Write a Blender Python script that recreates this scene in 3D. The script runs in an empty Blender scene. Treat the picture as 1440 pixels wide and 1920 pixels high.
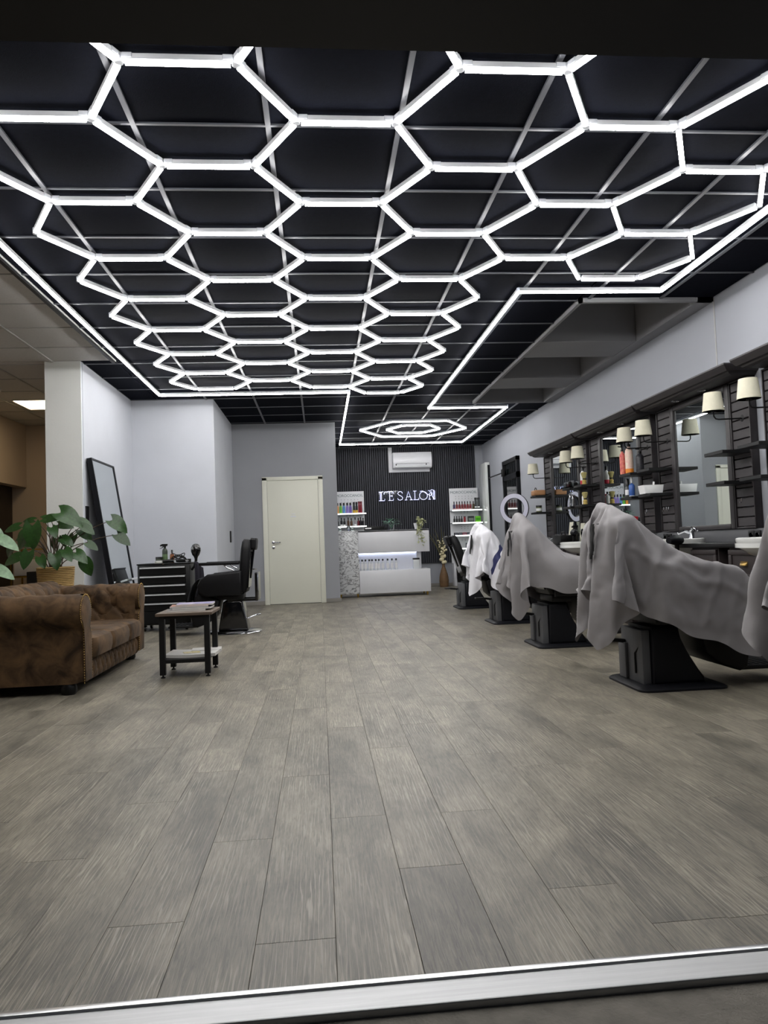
import bpy, bmesh, math, random
from mathutils import Vector, Matrix, noise
random.seed(7)
S = bpy.context.scene
C = S.collection
PI = math.pi

# ---------------------------------------------------------------- camera, world, exposure
cd = bpy.data.cameras.new('camera')
cam = bpy.data.objects.new('camera', cd)
C.objects.link(cam)
def cam_axes(yaw, pitch, roll):
    cy, sy, cp, sp = math.cos(yaw), math.sin(yaw), math.cos(pitch), math.sin(pitch)
    f = Vector((sy*cp, cy*cp, sp)); r = Vector((cy, -sy, 0)); u = r.cross(f)
    cr, sr = math.cos(roll), math.sin(roll)
    return cr*r + sr*u, -sr*r + cr*u, f
_r, _u, _f = cam_axes(.0892, .0465, -.0364)
cam.matrix_world = Matrix(((_r.x, _u.x, -_f.x, 0), (_r.y, _u.y, -_f.y, 0), (_r.z, _u.z, -_f.z, .9), (0, 0, 0, 1)))
cd.sensor_width = 36
cd.lens = 36*1363.2/1920
cd.clip_start = .05
S.camera = cam
w = bpy.data.worlds.new('night_street')
S.world = w
w.use_nodes = True
w.node_tree.nodes['Background'].inputs[0].default_value = (.55, .6, .7, 1)
w.node_tree.nodes['Background'].inputs[1].default_value = .05
S.view_settings.view_transform = 'Standard'
S.view_settings.look = 'None'
S.view_settings.gamma = 1
S.view_settings.use_curve_mapping = False
S.view_settings.exposure = 0
S.cycles.max_bounces = 8
S.cycles.diffuse_bounces = 5
S.cycles.glossy_bounces = 4
S.cycles.sample_clamp_indirect = 6
LED = 32.0          # strength of the ceiling tubes

# ---------------------------------------------------------------- materials
MATS = {}
def lin(c):
    return tuple((x/12.92 if x <= .04045 else ((x+.055)/1.055)**2.4) for x in [v/255 for v in c])
def mat(name, rgb, rough=.5, metal=0., var=.06, scale=6., bump=0., bscale=60., spec=.5, emit=0., trans=0., coat=0., sheen=0., stretch=None, rnd=0., ramp=None):
    """one procedural material: base colour with a noise variation, optional fine relief"""
    if name in MATS: return MATS[name]
    m = bpy.data.materials.new(name); m.use_nodes = True
    n, l = m.node_tree.nodes, m.node_tree.links
    b = n['Principled BSDF']
    col = lin(rgb)
    tc = n.new('ShaderNodeTexCoord'); mp = n.new('ShaderNodeMapping')
    l.new(tc.outputs['Object'], mp.inputs[0])
    if stretch: mp.inputs['Scale'].default_value = stretch
    no = n.new('ShaderNodeTexNoise'); no.inputs['Scale'].default_value = scale; no.inputs['Detail'].default_value = 5
    l.new(mp.outputs[0], no.inputs['Vector'])
    cr = n.new('ShaderNodeValToRGB')
    if ramp:
        cr.color_ramp.elements[0].position = .32; cr.color_ramp.elements[1].position = .68
        cr.color_ramp.elements[0].color = (*lin(ramp), 1); cr.color_ramp.elements[1].color = (*col, 1)
    else:
        cr.color_ramp.elements[0].position = .3; cr.color_ramp.elements[1].position = .7
        cr.color_ramp.elements[0].color = (*[c*(1-var) for c in col], 1); cr.color_ramp.elements[1].color = (*[min(1, c*(1+var)) for c in col], 1)
    l.new(no.outputs['Fac'], cr.inputs[0])
    out = cr.outputs[0]
    if rnd:
        oi = n.new('ShaderNodeObjectInfo'); mr = n.new('ShaderNodeMapRange')
        mr.inputs[3].default_value = 1-rnd; mr.inputs[4].default_value = 1+rnd
        l.new(oi.outputs['Random'], mr.inputs[0])
        hs = n.new('ShaderNodeHueSaturation'); l.new(mr.outputs[0], hs.inputs['Value']); l.new(out, hs.inputs['Color']); out = hs.outputs[0]
        cb = n.new('ShaderNodeVectorMath'); cb.operation = 'ADD'
        sc = n.new('ShaderNodeVectorMath'); sc.operation = 'SCALE'; sc.inputs[0].default_value = (37, 61, 23)
        l.new(oi.outputs['Random'], sc.inputs['Scale']); l.new(mp.outputs[0], cb.inputs[0]); l.new(sc.outputs[0], cb.inputs[1]); l.new(cb.outputs[0], no.inputs['Vector'])
    l.new(out, b.inputs['Base Color'])
    b.inputs['Roughness'].default_value = rough; b.inputs['Metallic'].default_value = metal
    b.inputs['Specular IOR Level'].default_value = spec
    if coat: b.inputs['Coat Weight'].default_value = coat; b.inputs['Coat Roughness'].default_value = .08
    if sheen: b.inputs['Sheen Weight'].default_value = sheen
    if trans: b.inputs['Transmission Weight'].default_value = trans; b.inputs['IOR'].default_value = 1.45
    if emit:
        b.inputs['Emission Color'].default_value = (*col, 1); b.inputs['Emission Strength'].default_value = emit
    if bump:
        nb = n.new('ShaderNodeTexNoise'); nb.inputs['Scale'].default_value = bscale; nb.inputs['Detail'].default_value = 4
        l.new(mp.outputs[0], nb.inputs['Vector'])
        bp = n.new('ShaderNodeBump'); bp.inputs['Strength'].default_value = bump; bp.inputs['Distance'].default_value = .01
        l.new(nb.outputs['Fac'], bp.inputs['Height']); l.new(bp.outputs[0], b.inputs['Normal'])
    MATS[name] = m
    return m

def plank_mat():
    m = bpy.data.materials.new('grey_oak_planks'); m.use_nodes = True
    n, l = m.node_tree.nodes, m.node_tree.links; b = n['Principled BSDF']
    tc = n.new('ShaderNodeTexCoord'); oi = n.new('ShaderNodeObjectInfo')
    ofs = n.new('ShaderNodeVectorMath'); ofs.operation = 'SCALE'; ofs.inputs[0].default_value = (91, 57, 13)
    l.new(oi.outputs['Random'], ofs.inputs['Scale'])
    ad = n.new('ShaderNodeVectorMath'); ad.operation = 'ADD'
    l.new(tc.outputs['Object'], ad.inputs[0]); l.new(ofs.outputs[0], ad.inputs[1])
    def noise_(scale, detail, stretch, rough=.55, dist=0.):
        mp = n.new('ShaderNodeMapping'); mp.inputs['Scale'].default_value = stretch
        l.new(ad.outputs[0], mp.inputs[0])
        t = n.new('ShaderNodeTexNoise'); t.inputs['Scale'].default_value = scale; t.inputs['Detail'].default_value = detail
        t.inputs['Roughness'].default_value = rough; t.inputs['Distortion'].default_value = dist
        l.new(mp.outputs[0], t.inputs['Vector']); return t.outputs['Fac']
    def ramp(src, p0, c0, p1, c1):
        r = n.new('ShaderNodeValToRGB'); e = r.color_ramp.elements
        e[0].position, e[1].position = p0, p1; e[0].color, e[1].color = (*c0, 1), (*c1, 1)
        l.new(src, r.inputs[0]); return r.outputs[0]
    def mix(kind, fac, a, bb):
        x = n.new('ShaderNodeMix'); x.data_type = 'RGBA'; x.blend_type = kind
        if isinstance(fac, float): x.inputs[0].default_value = fac
        else: l.new(fac, x.inputs[0])
        l.new(a, x.inputs[6]); l.new(bb, x.inputs[7]); return x.outputs[2]
    big = noise_(2.2, 4, (2.2, .9, 1), .6, .6)
    base = ramp(big, .34, lin((98, 94, 84)), .68, lin((144, 138, 124)))
    fine = noise_(17, 6, (9, .55, 1), .65, 1.2)
    f2 = ramp(fine, .38, (.50, .49, .50), .62, (1.14, 1.12, 1.08))
    c1 = mix('MULTIPLY', .85, base, f2)
    # pale wire-brushed streaks that follow the grain
    mpw = n.new('ShaderNodeMapping'); mpw.inputs['Scale'].default_value = (1, .045, 1); l.new(ad.outputs[0], mpw.inputs[0])
    wv = n.new('ShaderNodeTexWave'); wv.wave_type = 'BANDS'; wv.bands_direction = 'X'
    wv.inputs['Scale'].default_value = 26; wv.inputs['Distortion'].default_value = 9; wv.inputs['Detail'].default_value = 3; wv.inputs['Detail Scale'].default_value = 2.2
    l.new(mpw.outputs[0], wv.inputs['Vector'])
    st = ramp(wv.outputs['Fac'], .80, (0, 0, 0), 1.0, (1, 1, 1))
    patch = ramp(noise_(3, 3, (1.5, .8, 1)), .40, (.04, .04, .04), .62, (.5, .5, .5))
    stm = n.new('ShaderNodeMath'); stm.operation = 'MULTIPLY'; l.new(st, stm.inputs[0]); l.new(patch, stm.inputs[1])
    pale = n.new('ShaderNodeRGB'); pale.outputs[0].default_value = (*lin((182, 174, 158)), 1)
    c2 = mix('MIX', stm.outputs[0], c1, pale.outputs[0])
    hs = n.new('ShaderNodeHueSaturation'); mr = n.new('ShaderNodeMapRange'); mr.inputs[3].default_value = .93; mr.inputs[4].default_value = 1.07
    l.new(oi.outputs['Random'], mr.inputs[0]); l.new(mr.outputs[0], hs.inputs['Value']); l.new(c2, hs.inputs['Color'])
    l.new(hs.outputs[0], b.inputs['Base Color'])
    b.inputs['Roughness'].default_value = .42; b.inputs['Specular IOR Level'].default_value = .45
    bp = n.new('ShaderNodeBump'); bp.inputs['Strength'].default_value = .22; bp.inputs['Distance'].default_value = .004
    l.new(fine, bp.inputs['Height']); l.new(bp.outputs[0], b.inputs['Normal'])
    return m

def marble_mat():
    m = bpy.data.materials.new('white_marble_relief'); m.use_nodes = True
    n, l = m.node_tree.nodes, m.node_tree.links; b = n['Principled BSDF']
    tc = n.new('ShaderNodeTexCoord')
    mp = n.new('ShaderNodeMapping'); mp.inputs['Scale'].default_value = (1, 1, 1.7); mp.inputs['Rotation'].default_value = (0, .35, 0); l.new(tc.outputs['Object'], mp.inputs[0])
    t = n.new('ShaderNodeTexNoise'); t.inputs['Scale'].default_value = 9; t.inputs['Detail'].default_value = 5; t.inputs['Distortion'].default_value = 1.2
    l.new(mp.outputs[0], t.inputs['Vector'])
    s = n.new('ShaderNodeMath'); s.operation = 'SUBTRACT'; s.inputs[1].default_value = .5; l.new(t.outputs['Fac'], s.inputs[0])
    a = n.new('ShaderNodeMath'); a.operation = 'ABSOLUTE'; l.new(s.outputs[0], a.inputs[0])
    r = n.new('ShaderNodeValToRGB'); e = r.color_ramp.elements
    e[0].position, e[1].position = .0, .05; e[0].color, e[1].color = (.12, .12, .13, 1), (.68, .69, .70, 1)
    l.new(a.outputs[0], r.inputs[0]); l.new(r.outputs[0], b.inputs['Base Color']); b.inputs['Roughness'].default_value = .25
    return m

def suede_mat():
    m = bpy.data.materials.new('worn_brown_suede'); m.use_nodes = True
    n, l = m.node_tree.nodes, m.node_tree.links; b = n['Principled BSDF']
    tc = n.new('ShaderNodeTexCoord')
    t = n.new('ShaderNodeTexNoise'); t.inputs['Scale'].default_value = 7; t.inputs['Detail'].default_value = 6; t.inputs['Roughness'].default_value = .6; t.inputs['Distortion'].default_value = .5
    l.new(tc.outputs['Object'], t.inputs['Vector'])
    r = n.new('ShaderNodeValToRGB'); e = r.color_ramp.elements
    e[0].position, e[1].position = .33, .72; e[0].color, e[1].color = (*lin((42, 30, 19)), 1), (*lin((108, 83, 56)), 1)
    l.new(t.outputs['Fac'], r.inputs[0]); l.new(r.outputs[0], b.inputs['Base Color'])
    b.inputs['Roughness'].default_value = .75; b.inputs['Specular IOR Level'].default_value = .25; b.inputs['Sheen Weight'].default_value = .05; b.inputs['Sheen Roughness'].default_value = .4
    t2 = n.new('ShaderNodeTexNoise'); t2.inputs['Scale'].default_value = 90; l.new(tc.outputs['Object'], t2.inputs['Vector'])
    bp = n.new('ShaderNodeBump'); bp.inputs['Strength'].default_value = .12; bp.inputs['Distance'].default_value = .004
    l.new(t2.outputs['Fac'], bp.inputs['Height']); l.new(bp.outputs[0], b.inputs['Normal'])
    return m

def tube_mat(name, rgb, strength):
    m = bpy.data.materials.new(name); m.use_nodes = True
    n, l = m.node_tree.nodes, m.node_tree.links
    b = n['Principled BSDF']
    b.inputs['Base Color'].default_value = (.85, .85, .85, 1)
    b.inputs['Emission Color'].default_value = (*rgb, 1); b.inputs['Emission Strength'].default_value = strength
    return m

M_LED = tube_mat('led_tube_diffuser', (1, .985, .97), LED)
M_PLANK = plank_mat(); M_MARBLE = marble_mat(); M_SUEDE = suede_mat()
M_WALLW = mat('white_wall_paint', (190, 193, 200), .75, var=.025, scale=2.5, bump=.05, bscale=140)
M_WALLG = mat('grey_wall_paint', (150, 152, 157), .75, var=.03, scale=2, bump=.05, bscale=140)
M_WALLR = mat('pale_grey_wall_paint', (158, 161, 168), .75, var=.03, scale=1.5, bump=.05, bscale=140)
M_TAN = mat('tan_wall_paint', (182, 168, 156), .8, var=.04, scale=2)
M_TILEB = mat('black_ceiling_tile', (15, 17, 25), .9, var=.15, scale=40, bump=.1, bscale=220, rnd=.12, spec=.04)
M_TILEW = mat('white_ceiling_tile', (190, 189, 187), .85, var=.05, scale=60, bump=.1, bscale=220, rnd=.03)
M_GRID = mat('grey_ceiling_grid', (84, 86, 92), .4, var=.03)
M_GRIDW = mat('white_ceiling_grid', (170, 170, 168), .5, var=.03)
M_COFFER = mat('grey_coffer_paint', (142, 142, 145), .8, var=.03, scale=3)
M_PVC = mat('white_lamp_housing', (225, 226, 230), .45, var=.02)
M_CLEAR = mat('milky_connector_plastic', (205, 208, 214), .3, var=.03)
M_DOOR = mat('ivory_door_lacquer', (222, 222, 208), .45, var=.015, scale=2)
M_BLACK = mat('black_lacquer', (8, 8, 9), .4, var=.1, spec=.3)
M_BLACKM = mat('matt_black_metal', (12, 12, 14), .5, var=.12, spec=.35)
M_VINYL = mat('black_vinyl_upholstery', (11, 11, 14), .45, var=.12, scale=12, bump=.06, bscale=150, spec=.25)
M_PLASTIC = mat('dark_grey_moulded_plastic', (17, 18, 23), .5, var=.08, bump=.05, bscale=260, spec=.25)
M_GLOSSB = mat('glossy_black_plastic', (8, 8, 10), .12, var=.1, coat=.6)
M_CHROME = mat('chrome', (205, 207, 212), .14, 1., var=.03)
M_STEEL = mat('brushed_aluminium', (172, 173, 174), .5, 1., var=.08, scale=14, stretch=(.3, 8, 8))
M_BRASS = mat('aged_brass', (168, 140, 84), .35, 1., var=.1)
M_MIRROR = mat('mirror_glass', (226, 232, 232), .01, 1., var=.0)
M_UNIT = mat('charcoal_stained_wood', (42, 38, 40), .45, var=.12, scale=8, stretch=(3, .6, 3), bump=.06, bscale=90)
M_UNIT2 = mat('charcoal_slat_wood', (54, 50, 52), .55, var=.12, scale=8, stretch=(3, .6, 3), bump=.06, bscale=90, rnd=.1)
M_CAB = mat('dark_brown_cabinet_wood', (46, 39, 39), .5, var=.15, scale=8, stretch=(3, .6, 3))
M_SHADE = mat('cream_linen_shade', (226, 222, 200), .85, var=.03, scale=60, bump=.08, bscale=400)
M_CERAMIC = mat('white_glazed_ceramic', (232, 233, 230), .12, var=.01, coat=.4)
M_WHITE = mat('white_lacquer', (225, 226, 230), .35, var=.015)
M_GLOSSW = mat('glossy_white_panel', (228, 232, 229), .08, var=.01, coat=.5)
M_SLAT = mat('charcoal_acoustic_slat', (50, 52, 60), .6, var=.15, scale=9, stretch=(4, 4, .5), rnd=.08)
M_FELT = mat('black_felt_backing', (10, 10, 12), .95, var=.1)
M_CAPE = mat('grey_cape_nylon', (138, 135, 137), .55, var=.03, scale=5, sheen=.1, bump=.35, bscale=7)
M_CAPEW = mat('white_cape_nylon', (228, 228, 234), .6, var=.02, scale=5, sheen=.15)
M_NAVY = mat('navy_cape_stripe', (44, 50, 96), .6, var=.05)
M_STRAP = mat('black_neck_strap', (10, 10, 11), .8, var=.2)
M_LEAF = mat('deep_green_leaf', (38, 68, 28), .34, var=.35, scale=9, rnd=.18)
M_STEM = mat('brown_green_stem', (70, 58, 44), .6, var=.2)
M_BASKET = mat('woven_straw', (176, 146, 92), .8, var=.25, scale=20, stretch=(1, 1, 9), bump=.5, bscale=90)
M_WOODTOP = mat('weathered_brown_board', (92, 78, 66), .6, var=.2, scale=7, stretch=(.6, 5, 5), bump=.1, bscale=70)
M_PAPER = mat('newsprint', (214, 213, 210), .8, var=.12, scale=35, stretch=(1, 3, 1))
M_GLASS = mat('clear_glass', (235, 240, 240), .03, var=.0, trans=1., spec=.5)
M_DARKGLASS = mat('dark_window_glass', (14, 17, 18), .03, var=.05, coat=.3)
M_CONCRETE = mat('grey_brown_pavement', (112, 108, 100), .85, var=.2, scale=18, bump=.3, bscale=120)
M_SUBFLOOR = mat('dark_joint_filler', (46, 42, 39), .9, var=.1)
M_FRAMEB = mat('anthracite_door_frame', (9, 11, 17), .5, var=.1, spec=.3)
M_SKIRT = mat('grey_wood_skirting', (132, 128, 122), .5, var=.1, scale=8, stretch=(.5, 5, 5))
M_GOLD = mat('gold_trim', (190, 155, 70), .3, 1., var=.06)

# ---------------------------------------------------------------- mesh helpers
class MB:
    def __init__(s): s.bm = bmesh.new(); s.mi = 0
    def _new(s, vs, fs):
        bv = [s.bm.verts.new(v) for v in vs]
        out = []
        for f in fs:
            try:
                fc = s.bm.faces.new([bv[i] for i in f]); fc.material_index = s.mi; out.append(fc)
            except ValueError: pass
        return bv, out
    def box(s, x0, x1, y0, y1, z0, z1, bev=0., seg=2, M=None):
        vs = [Vector((x, y, z)) for x in (x0, x1) for y in (y0, y1) for z in (z0, z1)]
        if M: vs = [M @ v for v in vs]
        bv, fs = s._new(vs, [(0, 1, 3, 2), (4, 6, 7, 5), (0, 4, 5, 1), (2, 3, 7, 6), (0, 2, 6, 4), (1, 5, 7, 3)])
        if bev:
            es = list({e for f in fs for e in f.edges})
            bmesh.ops.bevel(s.bm, geom=es, offset=bev, segments=seg, profile=.5, affect='EDGES', clamp_overlap=True)
        return s
    def prism(s, pts, axis, a0, a1, bev=0., seg=2):
        """pts: 2-D outline in the two other axes (order x,y,z without axis)"""
        def mk(p, a):
            return (a, p[0], p[1]) if axis == 'x' else (p[0], a, p[1]) if axis == 'y' else (p[0], p[1], a)
        n = len(pts)
        bv, fs = s._new([mk(p, a0) for p in pts] + [mk(p, a1) for p in pts],
                        [tuple(range(n))[::-1], tuple(range(n, 2*n))] + [(i, (i+1) % n, n+(i+1) % n, n+i) for i in range(n)])
        if bev:
            es = list({e for f in fs[:2] for e in f.edges})
            bmesh.ops.bevel(s.bm, geom=es, offset=bev, segments=seg, profile=.5, affect='EDGES', clamp_overlap=True)
        return s
    def tube(s, path, r, n=8, caps=True):
        P = [Vector(p) for p in path]; k = len(P); rings = []
        rr = r if isinstance(r, (list, tuple)) else [r]*k
        prev = None
        for i, p in enumerate(P):
            t = (P[min(i+1, k-1)] - P[max(i-1, 0)]).normalized()
            if prev is None:
                a = Vector((0, 0, 1)) if abs(t.z) < .9 else Vector((1, 0, 0)); a = (a - t*a.dot(t)).normalized()
            else: a = (prev - t*prev.dot(t)).normalized()
            prev = a; b = t.cross(a)
            rings.append([s.bm.verts.new(p + rr[i]*(math.cos(2*PI*j/n)*a + math.sin(2*PI*j/n)*b)) for j in range(n)])
        for i in range(k-1):
            for j in range(n):
                f = s.bm.faces.new([rings[i][j], rings[i][(j+1) % n], rings[i+1][(j+1) % n], rings[i+1][j]]); f.material_index = s.mi
        if caps:
            for R in (rings[0][::-1], rings[-1]):
                f = s.bm.faces.new(R); f.material_index = s.mi
        return s
    def lathe(s, prof, n=16, c=(0, 0, 0), M=None):
        rings = []
        for r, z in prof:
            ring = []
            for j in range(n):
                v = Vector((r*math.cos(2*PI*j/n), r*math.sin(2*PI*j/n), z))
                if M: v = M @ v
                ring.append(s.bm.verts.new(v + Vector(c)))
            rings.append(ring)
        for i in range(len(rings)-1):
            for j in range(n):
                f = s.bm.faces.new([rings[i][j], rings[i][(j+1) % n], rings[i+1][(j+1) % n], rings[i+1][j]]); f.material_index = s.mi
        for R, r in ((rings[0][::-1], prof[0][0]), (rings[-1], prof[-1][0])):
            if r > 1e-4:
                f = s.bm.faces.new(R); f.material_index = s.mi
        return s
    def loft(s, rings, caps=True, closed=True):
        rs = [[s.bm.verts.new(v) for v in R] for R in rings]; n = len(rs[0])
        for i in range(len(rs)-1):
            for j in range(n if closed else n-1):
                f = s.bm.faces.new([rs[i][j], rs[i][(j+1) % n], rs[i+1][(j+1) % n], rs[i+1][j]]); f.material_index = s.mi
        if caps and closed:
            for R in (rs[0][::-1], rs[-1]):
                f = s.bm.faces.new(R); f.material_index = s.mi
        return s
    def grid(s, fn, nu, nv):
        g = [[s.bm.verts.new(fn(i/nu, j/nv)) for j in range(nv+1)] for i in range(nu+1)]
        for i in range(nu):
            for j in range(nv):
                f = s.bm.faces.new([g[i][j], g[i+1][j], g[i+1][j+1], g[i][j+1]]); f.material_index = s.mi
        return s
    def sphere(s, c, r, sx=1, sy=1, sz=1, nu=12, nv=8):
        prof = [(r*math.sin(PI*i/nv), -r*math.cos(PI*i/nv)) for i in range(nv+1)]
        prof = [(max(a, 1e-5), b) for a, b in prof]
        return s.lathe(prof, nu, c, Matrix.Diagonal((sx, sy, sz, 1)))
    def mesh(s, name, mats, smooth=False, weld=False):
        if weld: bmesh.ops.remove_doubles(s.bm, verts=s.bm.verts, dist=1e-5)
        bmesh.ops.recalc_face_normals(s.bm, faces=s.bm.faces)
        me = bpy.data.meshes.new(name); s.bm.to_mesh(me); s.bm.free()
        for m in (mats if isinstance(mats, (list, tuple)) else [mats]): me.materials.append(m)
        if smooth:
            me.polygons.foreach_set('use_smooth', [True]*len(me.polygons))
            if smooth != 'all':
                try: me.set_sharp_from_angle(angle=math.radians(40))
                except Exception: pass
        return me
    def obj(s, name, mats, parent=None, smooth=True, loc=None, rot=None, **kw):
        return link(name, s.mesh(name, mats, smooth), parent, loc, rot, **kw)
def link(name, me, parent=None, loc=None, rot=None, **kw):
    o = bpy.data.objects.new(name, me); C.objects.link(o)
    if parent: o.parent = parent
    if loc: o.location = loc
    if rot: o.rotation_euler = rot
    for k, v in kw.items(): o[k] = v
    return o
def thing(name, label, cat, loc=(0, 0, 0), rotz=0., group=None):
    o = bpy.data.objects.new(name, None); C.objects.link(o)
    o.empty_display_size = .1
    o.location = loc; o.rotation_euler = (0, 0, rotz); o['label'] = label; o['category'] = cat
    if group: o['group'] = group
    return o
def tag(o, label, cat, group=None):
    o['label'] = label; o['category'] = cat
    if group: o['group'] = group
    return o
def struct(name, me_or_mb, mats, label=None, parent=None, smooth=False):
    o = me_or_mb.obj(name, mats, parent, smooth)
    if not parent: o['kind'] = 'structure'
    if label: o['label'] = label
    return o
def rrect(x0, x1, y0, y1, r, n=5):
    out = []
    for cx, cy, a in ((x1-r, y1-r, 0), (x0+r, y1-r, 90), (x0+r, y0+r, 180), (x1-r, y0+r, 270)):
        for i in range(n+1):
            t = math.radians(a+90*i/n); out.append((cx+r*math.cos(t), cy+r*math.sin(t)))
    return out
def text_mesh(txt, size, name, mats, extrude=.002):
    cu = bpy.data.curves.new('t', 'FONT'); cu.body = txt; cu.size = size; cu.extrude = extrude; cu.align_x = 'CENTER'; cu.align_y = 'CENTER'
    o = bpy.data.objects.new('t', cu); C.objects.link(o)
    dg = bpy.context.evaluated_depsgraph_get()
    me = bpy.data.meshes.new_from_object(o.evaluated_get(dg)); me.name = name
    bpy.data.objects.remove(o); bpy.data.curves.remove(cu)
    me.materials.clear()
    me.materials.append(mats)
    return me
ORD = ['first', 'second', 'third', 'fourth', 'fifth', 'sixth', 'seventh', 'eighth', 'ninth', 'tenth', 'eleventh', 'twelfth']
# ---------------------------------------------------------------- setting: floor
XL, XR, YF, YB, ZC = -2.5, 3.56, 1.53, 15.42, 3.0
WXL = -5.2
b = MB(); b.box(WXL, XR+.1, YF, YB+.1, -.05, -.004)
floor = struct('floor', b, M_SUBFLOOR)
PW, PL, GAP = .1835, 1.22, .0009
joint = {0: 2.474, 1: 2.062, -3: 1.862, -2: 2.342, 2: 2.46, -5: 2.292, -1: 2.95, 3: 3.1, -4: 2.75}
def plank_mesh(L):
    b = MB()
    hw, hl = (PW-GAP)/2, (L-GAP)/2
    b.box(-hw, hw, -hl, hl, -.004, 0., bev=.0006, seg=1)
    return b.mesh('plank', M_PLANK)
full = plank_mesh(PL)
spots = []
r0, r1 = math.floor(WXL/PW), math.ceil(XR/PW)
for r in range(r0, r1):
    xc = .007 + PW*(r+.5)
    if xc-PW/2 > XR-.01: continue
    j = joint.get(r, 1.6 + random.random()*PL)
    y = j - PL*math.ceil((j-YF)/PL)
    while y < YB:
        a, e = max(y, YF), min(y+PL, YB)
        if e-a > .02 and not (xc < -4.85 and a < 9.8): spots.append((xc, a, e))
        y += PL
def view_size(sp):
    x, a, e = sp; d = max(.5, (a+e)/2)
    infr = -.7*d*.75 - .3 < x < .66*d + .4
    return (1 if infr else 0, (1/a - 1/e)/d)
spots.sort(key=view_size, reverse=True)
for xc, a, e in spots[:295]:
    L = e-a
    link('plank', full if abs(L-PL) < 1e-4 else plank_mesh(L), floor, (xc, (a+e)/2, 0))
b = MB()
for xc, a, e in spots[295:]:
    b.box(xc-(PW-GAP)/2, xc+(PW-GAP)/2, a+GAP/2, e-GAP/2, -.004, 0)
b.obj('planks_far', M_PLANK, floor, kind='stuff')

# threshold and pavement outside
b = MB(); b.box(-1.9, 2.5, 1.452, 1.528, -.03, .004, bev=.003)
sill = struct('trim_1', b, M_STEEL, 'scuffed aluminium door sill')
b = MB(); b.box(-1.9, 2.5, 1.528, 1.545, -.03, .009, bev=.003); b.obj('sill_lip', mat('bright_aluminium', (225, 226, 228), .3, 1., var=.03), sill)
b = MB(); b.box(-4, 4.5, -2.5, 1.452, -.08, -.012)
struct('pavement', b, M_CONCRETE, 'grey brown mat outside the door sill')

# ---------------------------------------------------------------- setting: ceiling
b = MB(); b.box(WXL, XR+.1, YF, YB+.1, ZC+.62, ZC+.72)
ceil = struct('ceiling', b, M_BLACKM)
T = .6515
xg = [-.19 + T*i for i in range(-8, 7)]
yg = [2.885 + T*i for i in range(-3, 21)]
yt = sorted(yg + [7.985])
CO = (2.33, 3.555, 6.09, 10.6)       # coffered opening x0 x1 y0 y1
def clip(a0, a1, c0, c1): return max(a0, c0), min(a1, c1)
def tile(x0, x1, y0, y1, m):
    if x1-x0 < .03 or y1-y0 < .03: return
    if x0 > CO[0]-.02 and x1 < CO[1]+.05 and y0 > CO[2]-.02 and y1 < CO[3]+.02: return
    key = (round(x1-x0, 3), round(y1-y0, 3), m.name)
    me = TM.get(key)
    if not me:
        hx, hy = (x1-x0)/2-.008, (y1-y0)/2-.008
        q = MB(); q.box(-hx, hx, -hy, hy, .002, .018, bev=.003, seg=1); me = TM[key] = q.mesh('tile', m)
    link('tile', me, ceil, ((x0+x1)/2, (y0+y1)/2, ZC))
TM = {}
XW = -2.135
for i in range(len(xg)-1):
    for j in range(len(yt)-1):
        y0, y1 = clip(yt[j], yt[j+1], YF, YB)
        # black field (right of the strip, and the whole width behind the pillar)
        lim = XW if y1 <= 7.99 else XL
        x0, x1 = clip(xg[i], xg[i+1], lim, XR)
        cuts = [(x0, x1, y0, y1)]
        if x1 > CO[0] and x0 < CO[1] and y1 > CO[2] and y0 < CO[3]:
            cuts = []
            if x0 < CO[0]: cuts.append((x0, CO[0], y0, y1))
            xa = max(x0, CO[0])
            if y0 < CO[2]: cuts.append((xa, x1, y0, CO[2]))
            if y1 > CO[3]: cuts.append((xa, x1, CO[3], y1))
        for q in cuts: tile(*q, M_TILEB)
        # white field of the side area
        lim = XW if y1 <= 7.99 else -2.87
        x0, x1 = clip(xg[i], xg[i+1], WXL, lim)
        if y0 < 11.9: tile(x0, x1, y0, y1, M_TILEW)
for k, x in enumerate(xg[1:], 1):
    for (ya, yb, m) in ((YF, YB, None),):
        if x > XR: continue
        w_ = x < XW
        segs = [(ya, yb)]
        if CO[0] < x < CO[1]: segs = [(ya, CO[2]), (CO[3], yb)]
        if w_: segs = [(ya, 7.99 if x > -2.87 else 11.9)]
        for s0, s1 in segs:
            q = MB(); q.box(-.013, .013, 0, s1-s0, -.009, .012); q.obj('grid_bar', M_GRIDW if w_ else M_GRID, ceil, False, (x, s0, ZC))
for y in yg[1:]:
    if y > YB: continue
    lo = XW if y < 7.99 else XL
    segs = [(lo, XR)]
    if CO[2] < y < CO[3]: segs = [(lo, CO[0])]
    for s0, s1 in segs:
        q = MB(); q.box(0, s1-s0, -.008, .008, -.006, .012); q.obj('grid_bar', M_GRID, ceil, False, (s0, y, ZC))
    if y < 11.9:
        s1 = XW if y < 7.99 else -2.87
        q = MB(); q.box(0, s1-WXL, -.006, .006, -.004, .012); q.obj('grid_bar', M_GRIDW, ceil, False, (WXL, y, ZC))
q = MB(); q.box(XW-.03, XW+.0, YF, 7.975, ZC-.03, ZC+.03); q.obj('edge_profile', M_BLACKM, ceil, False)
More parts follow.
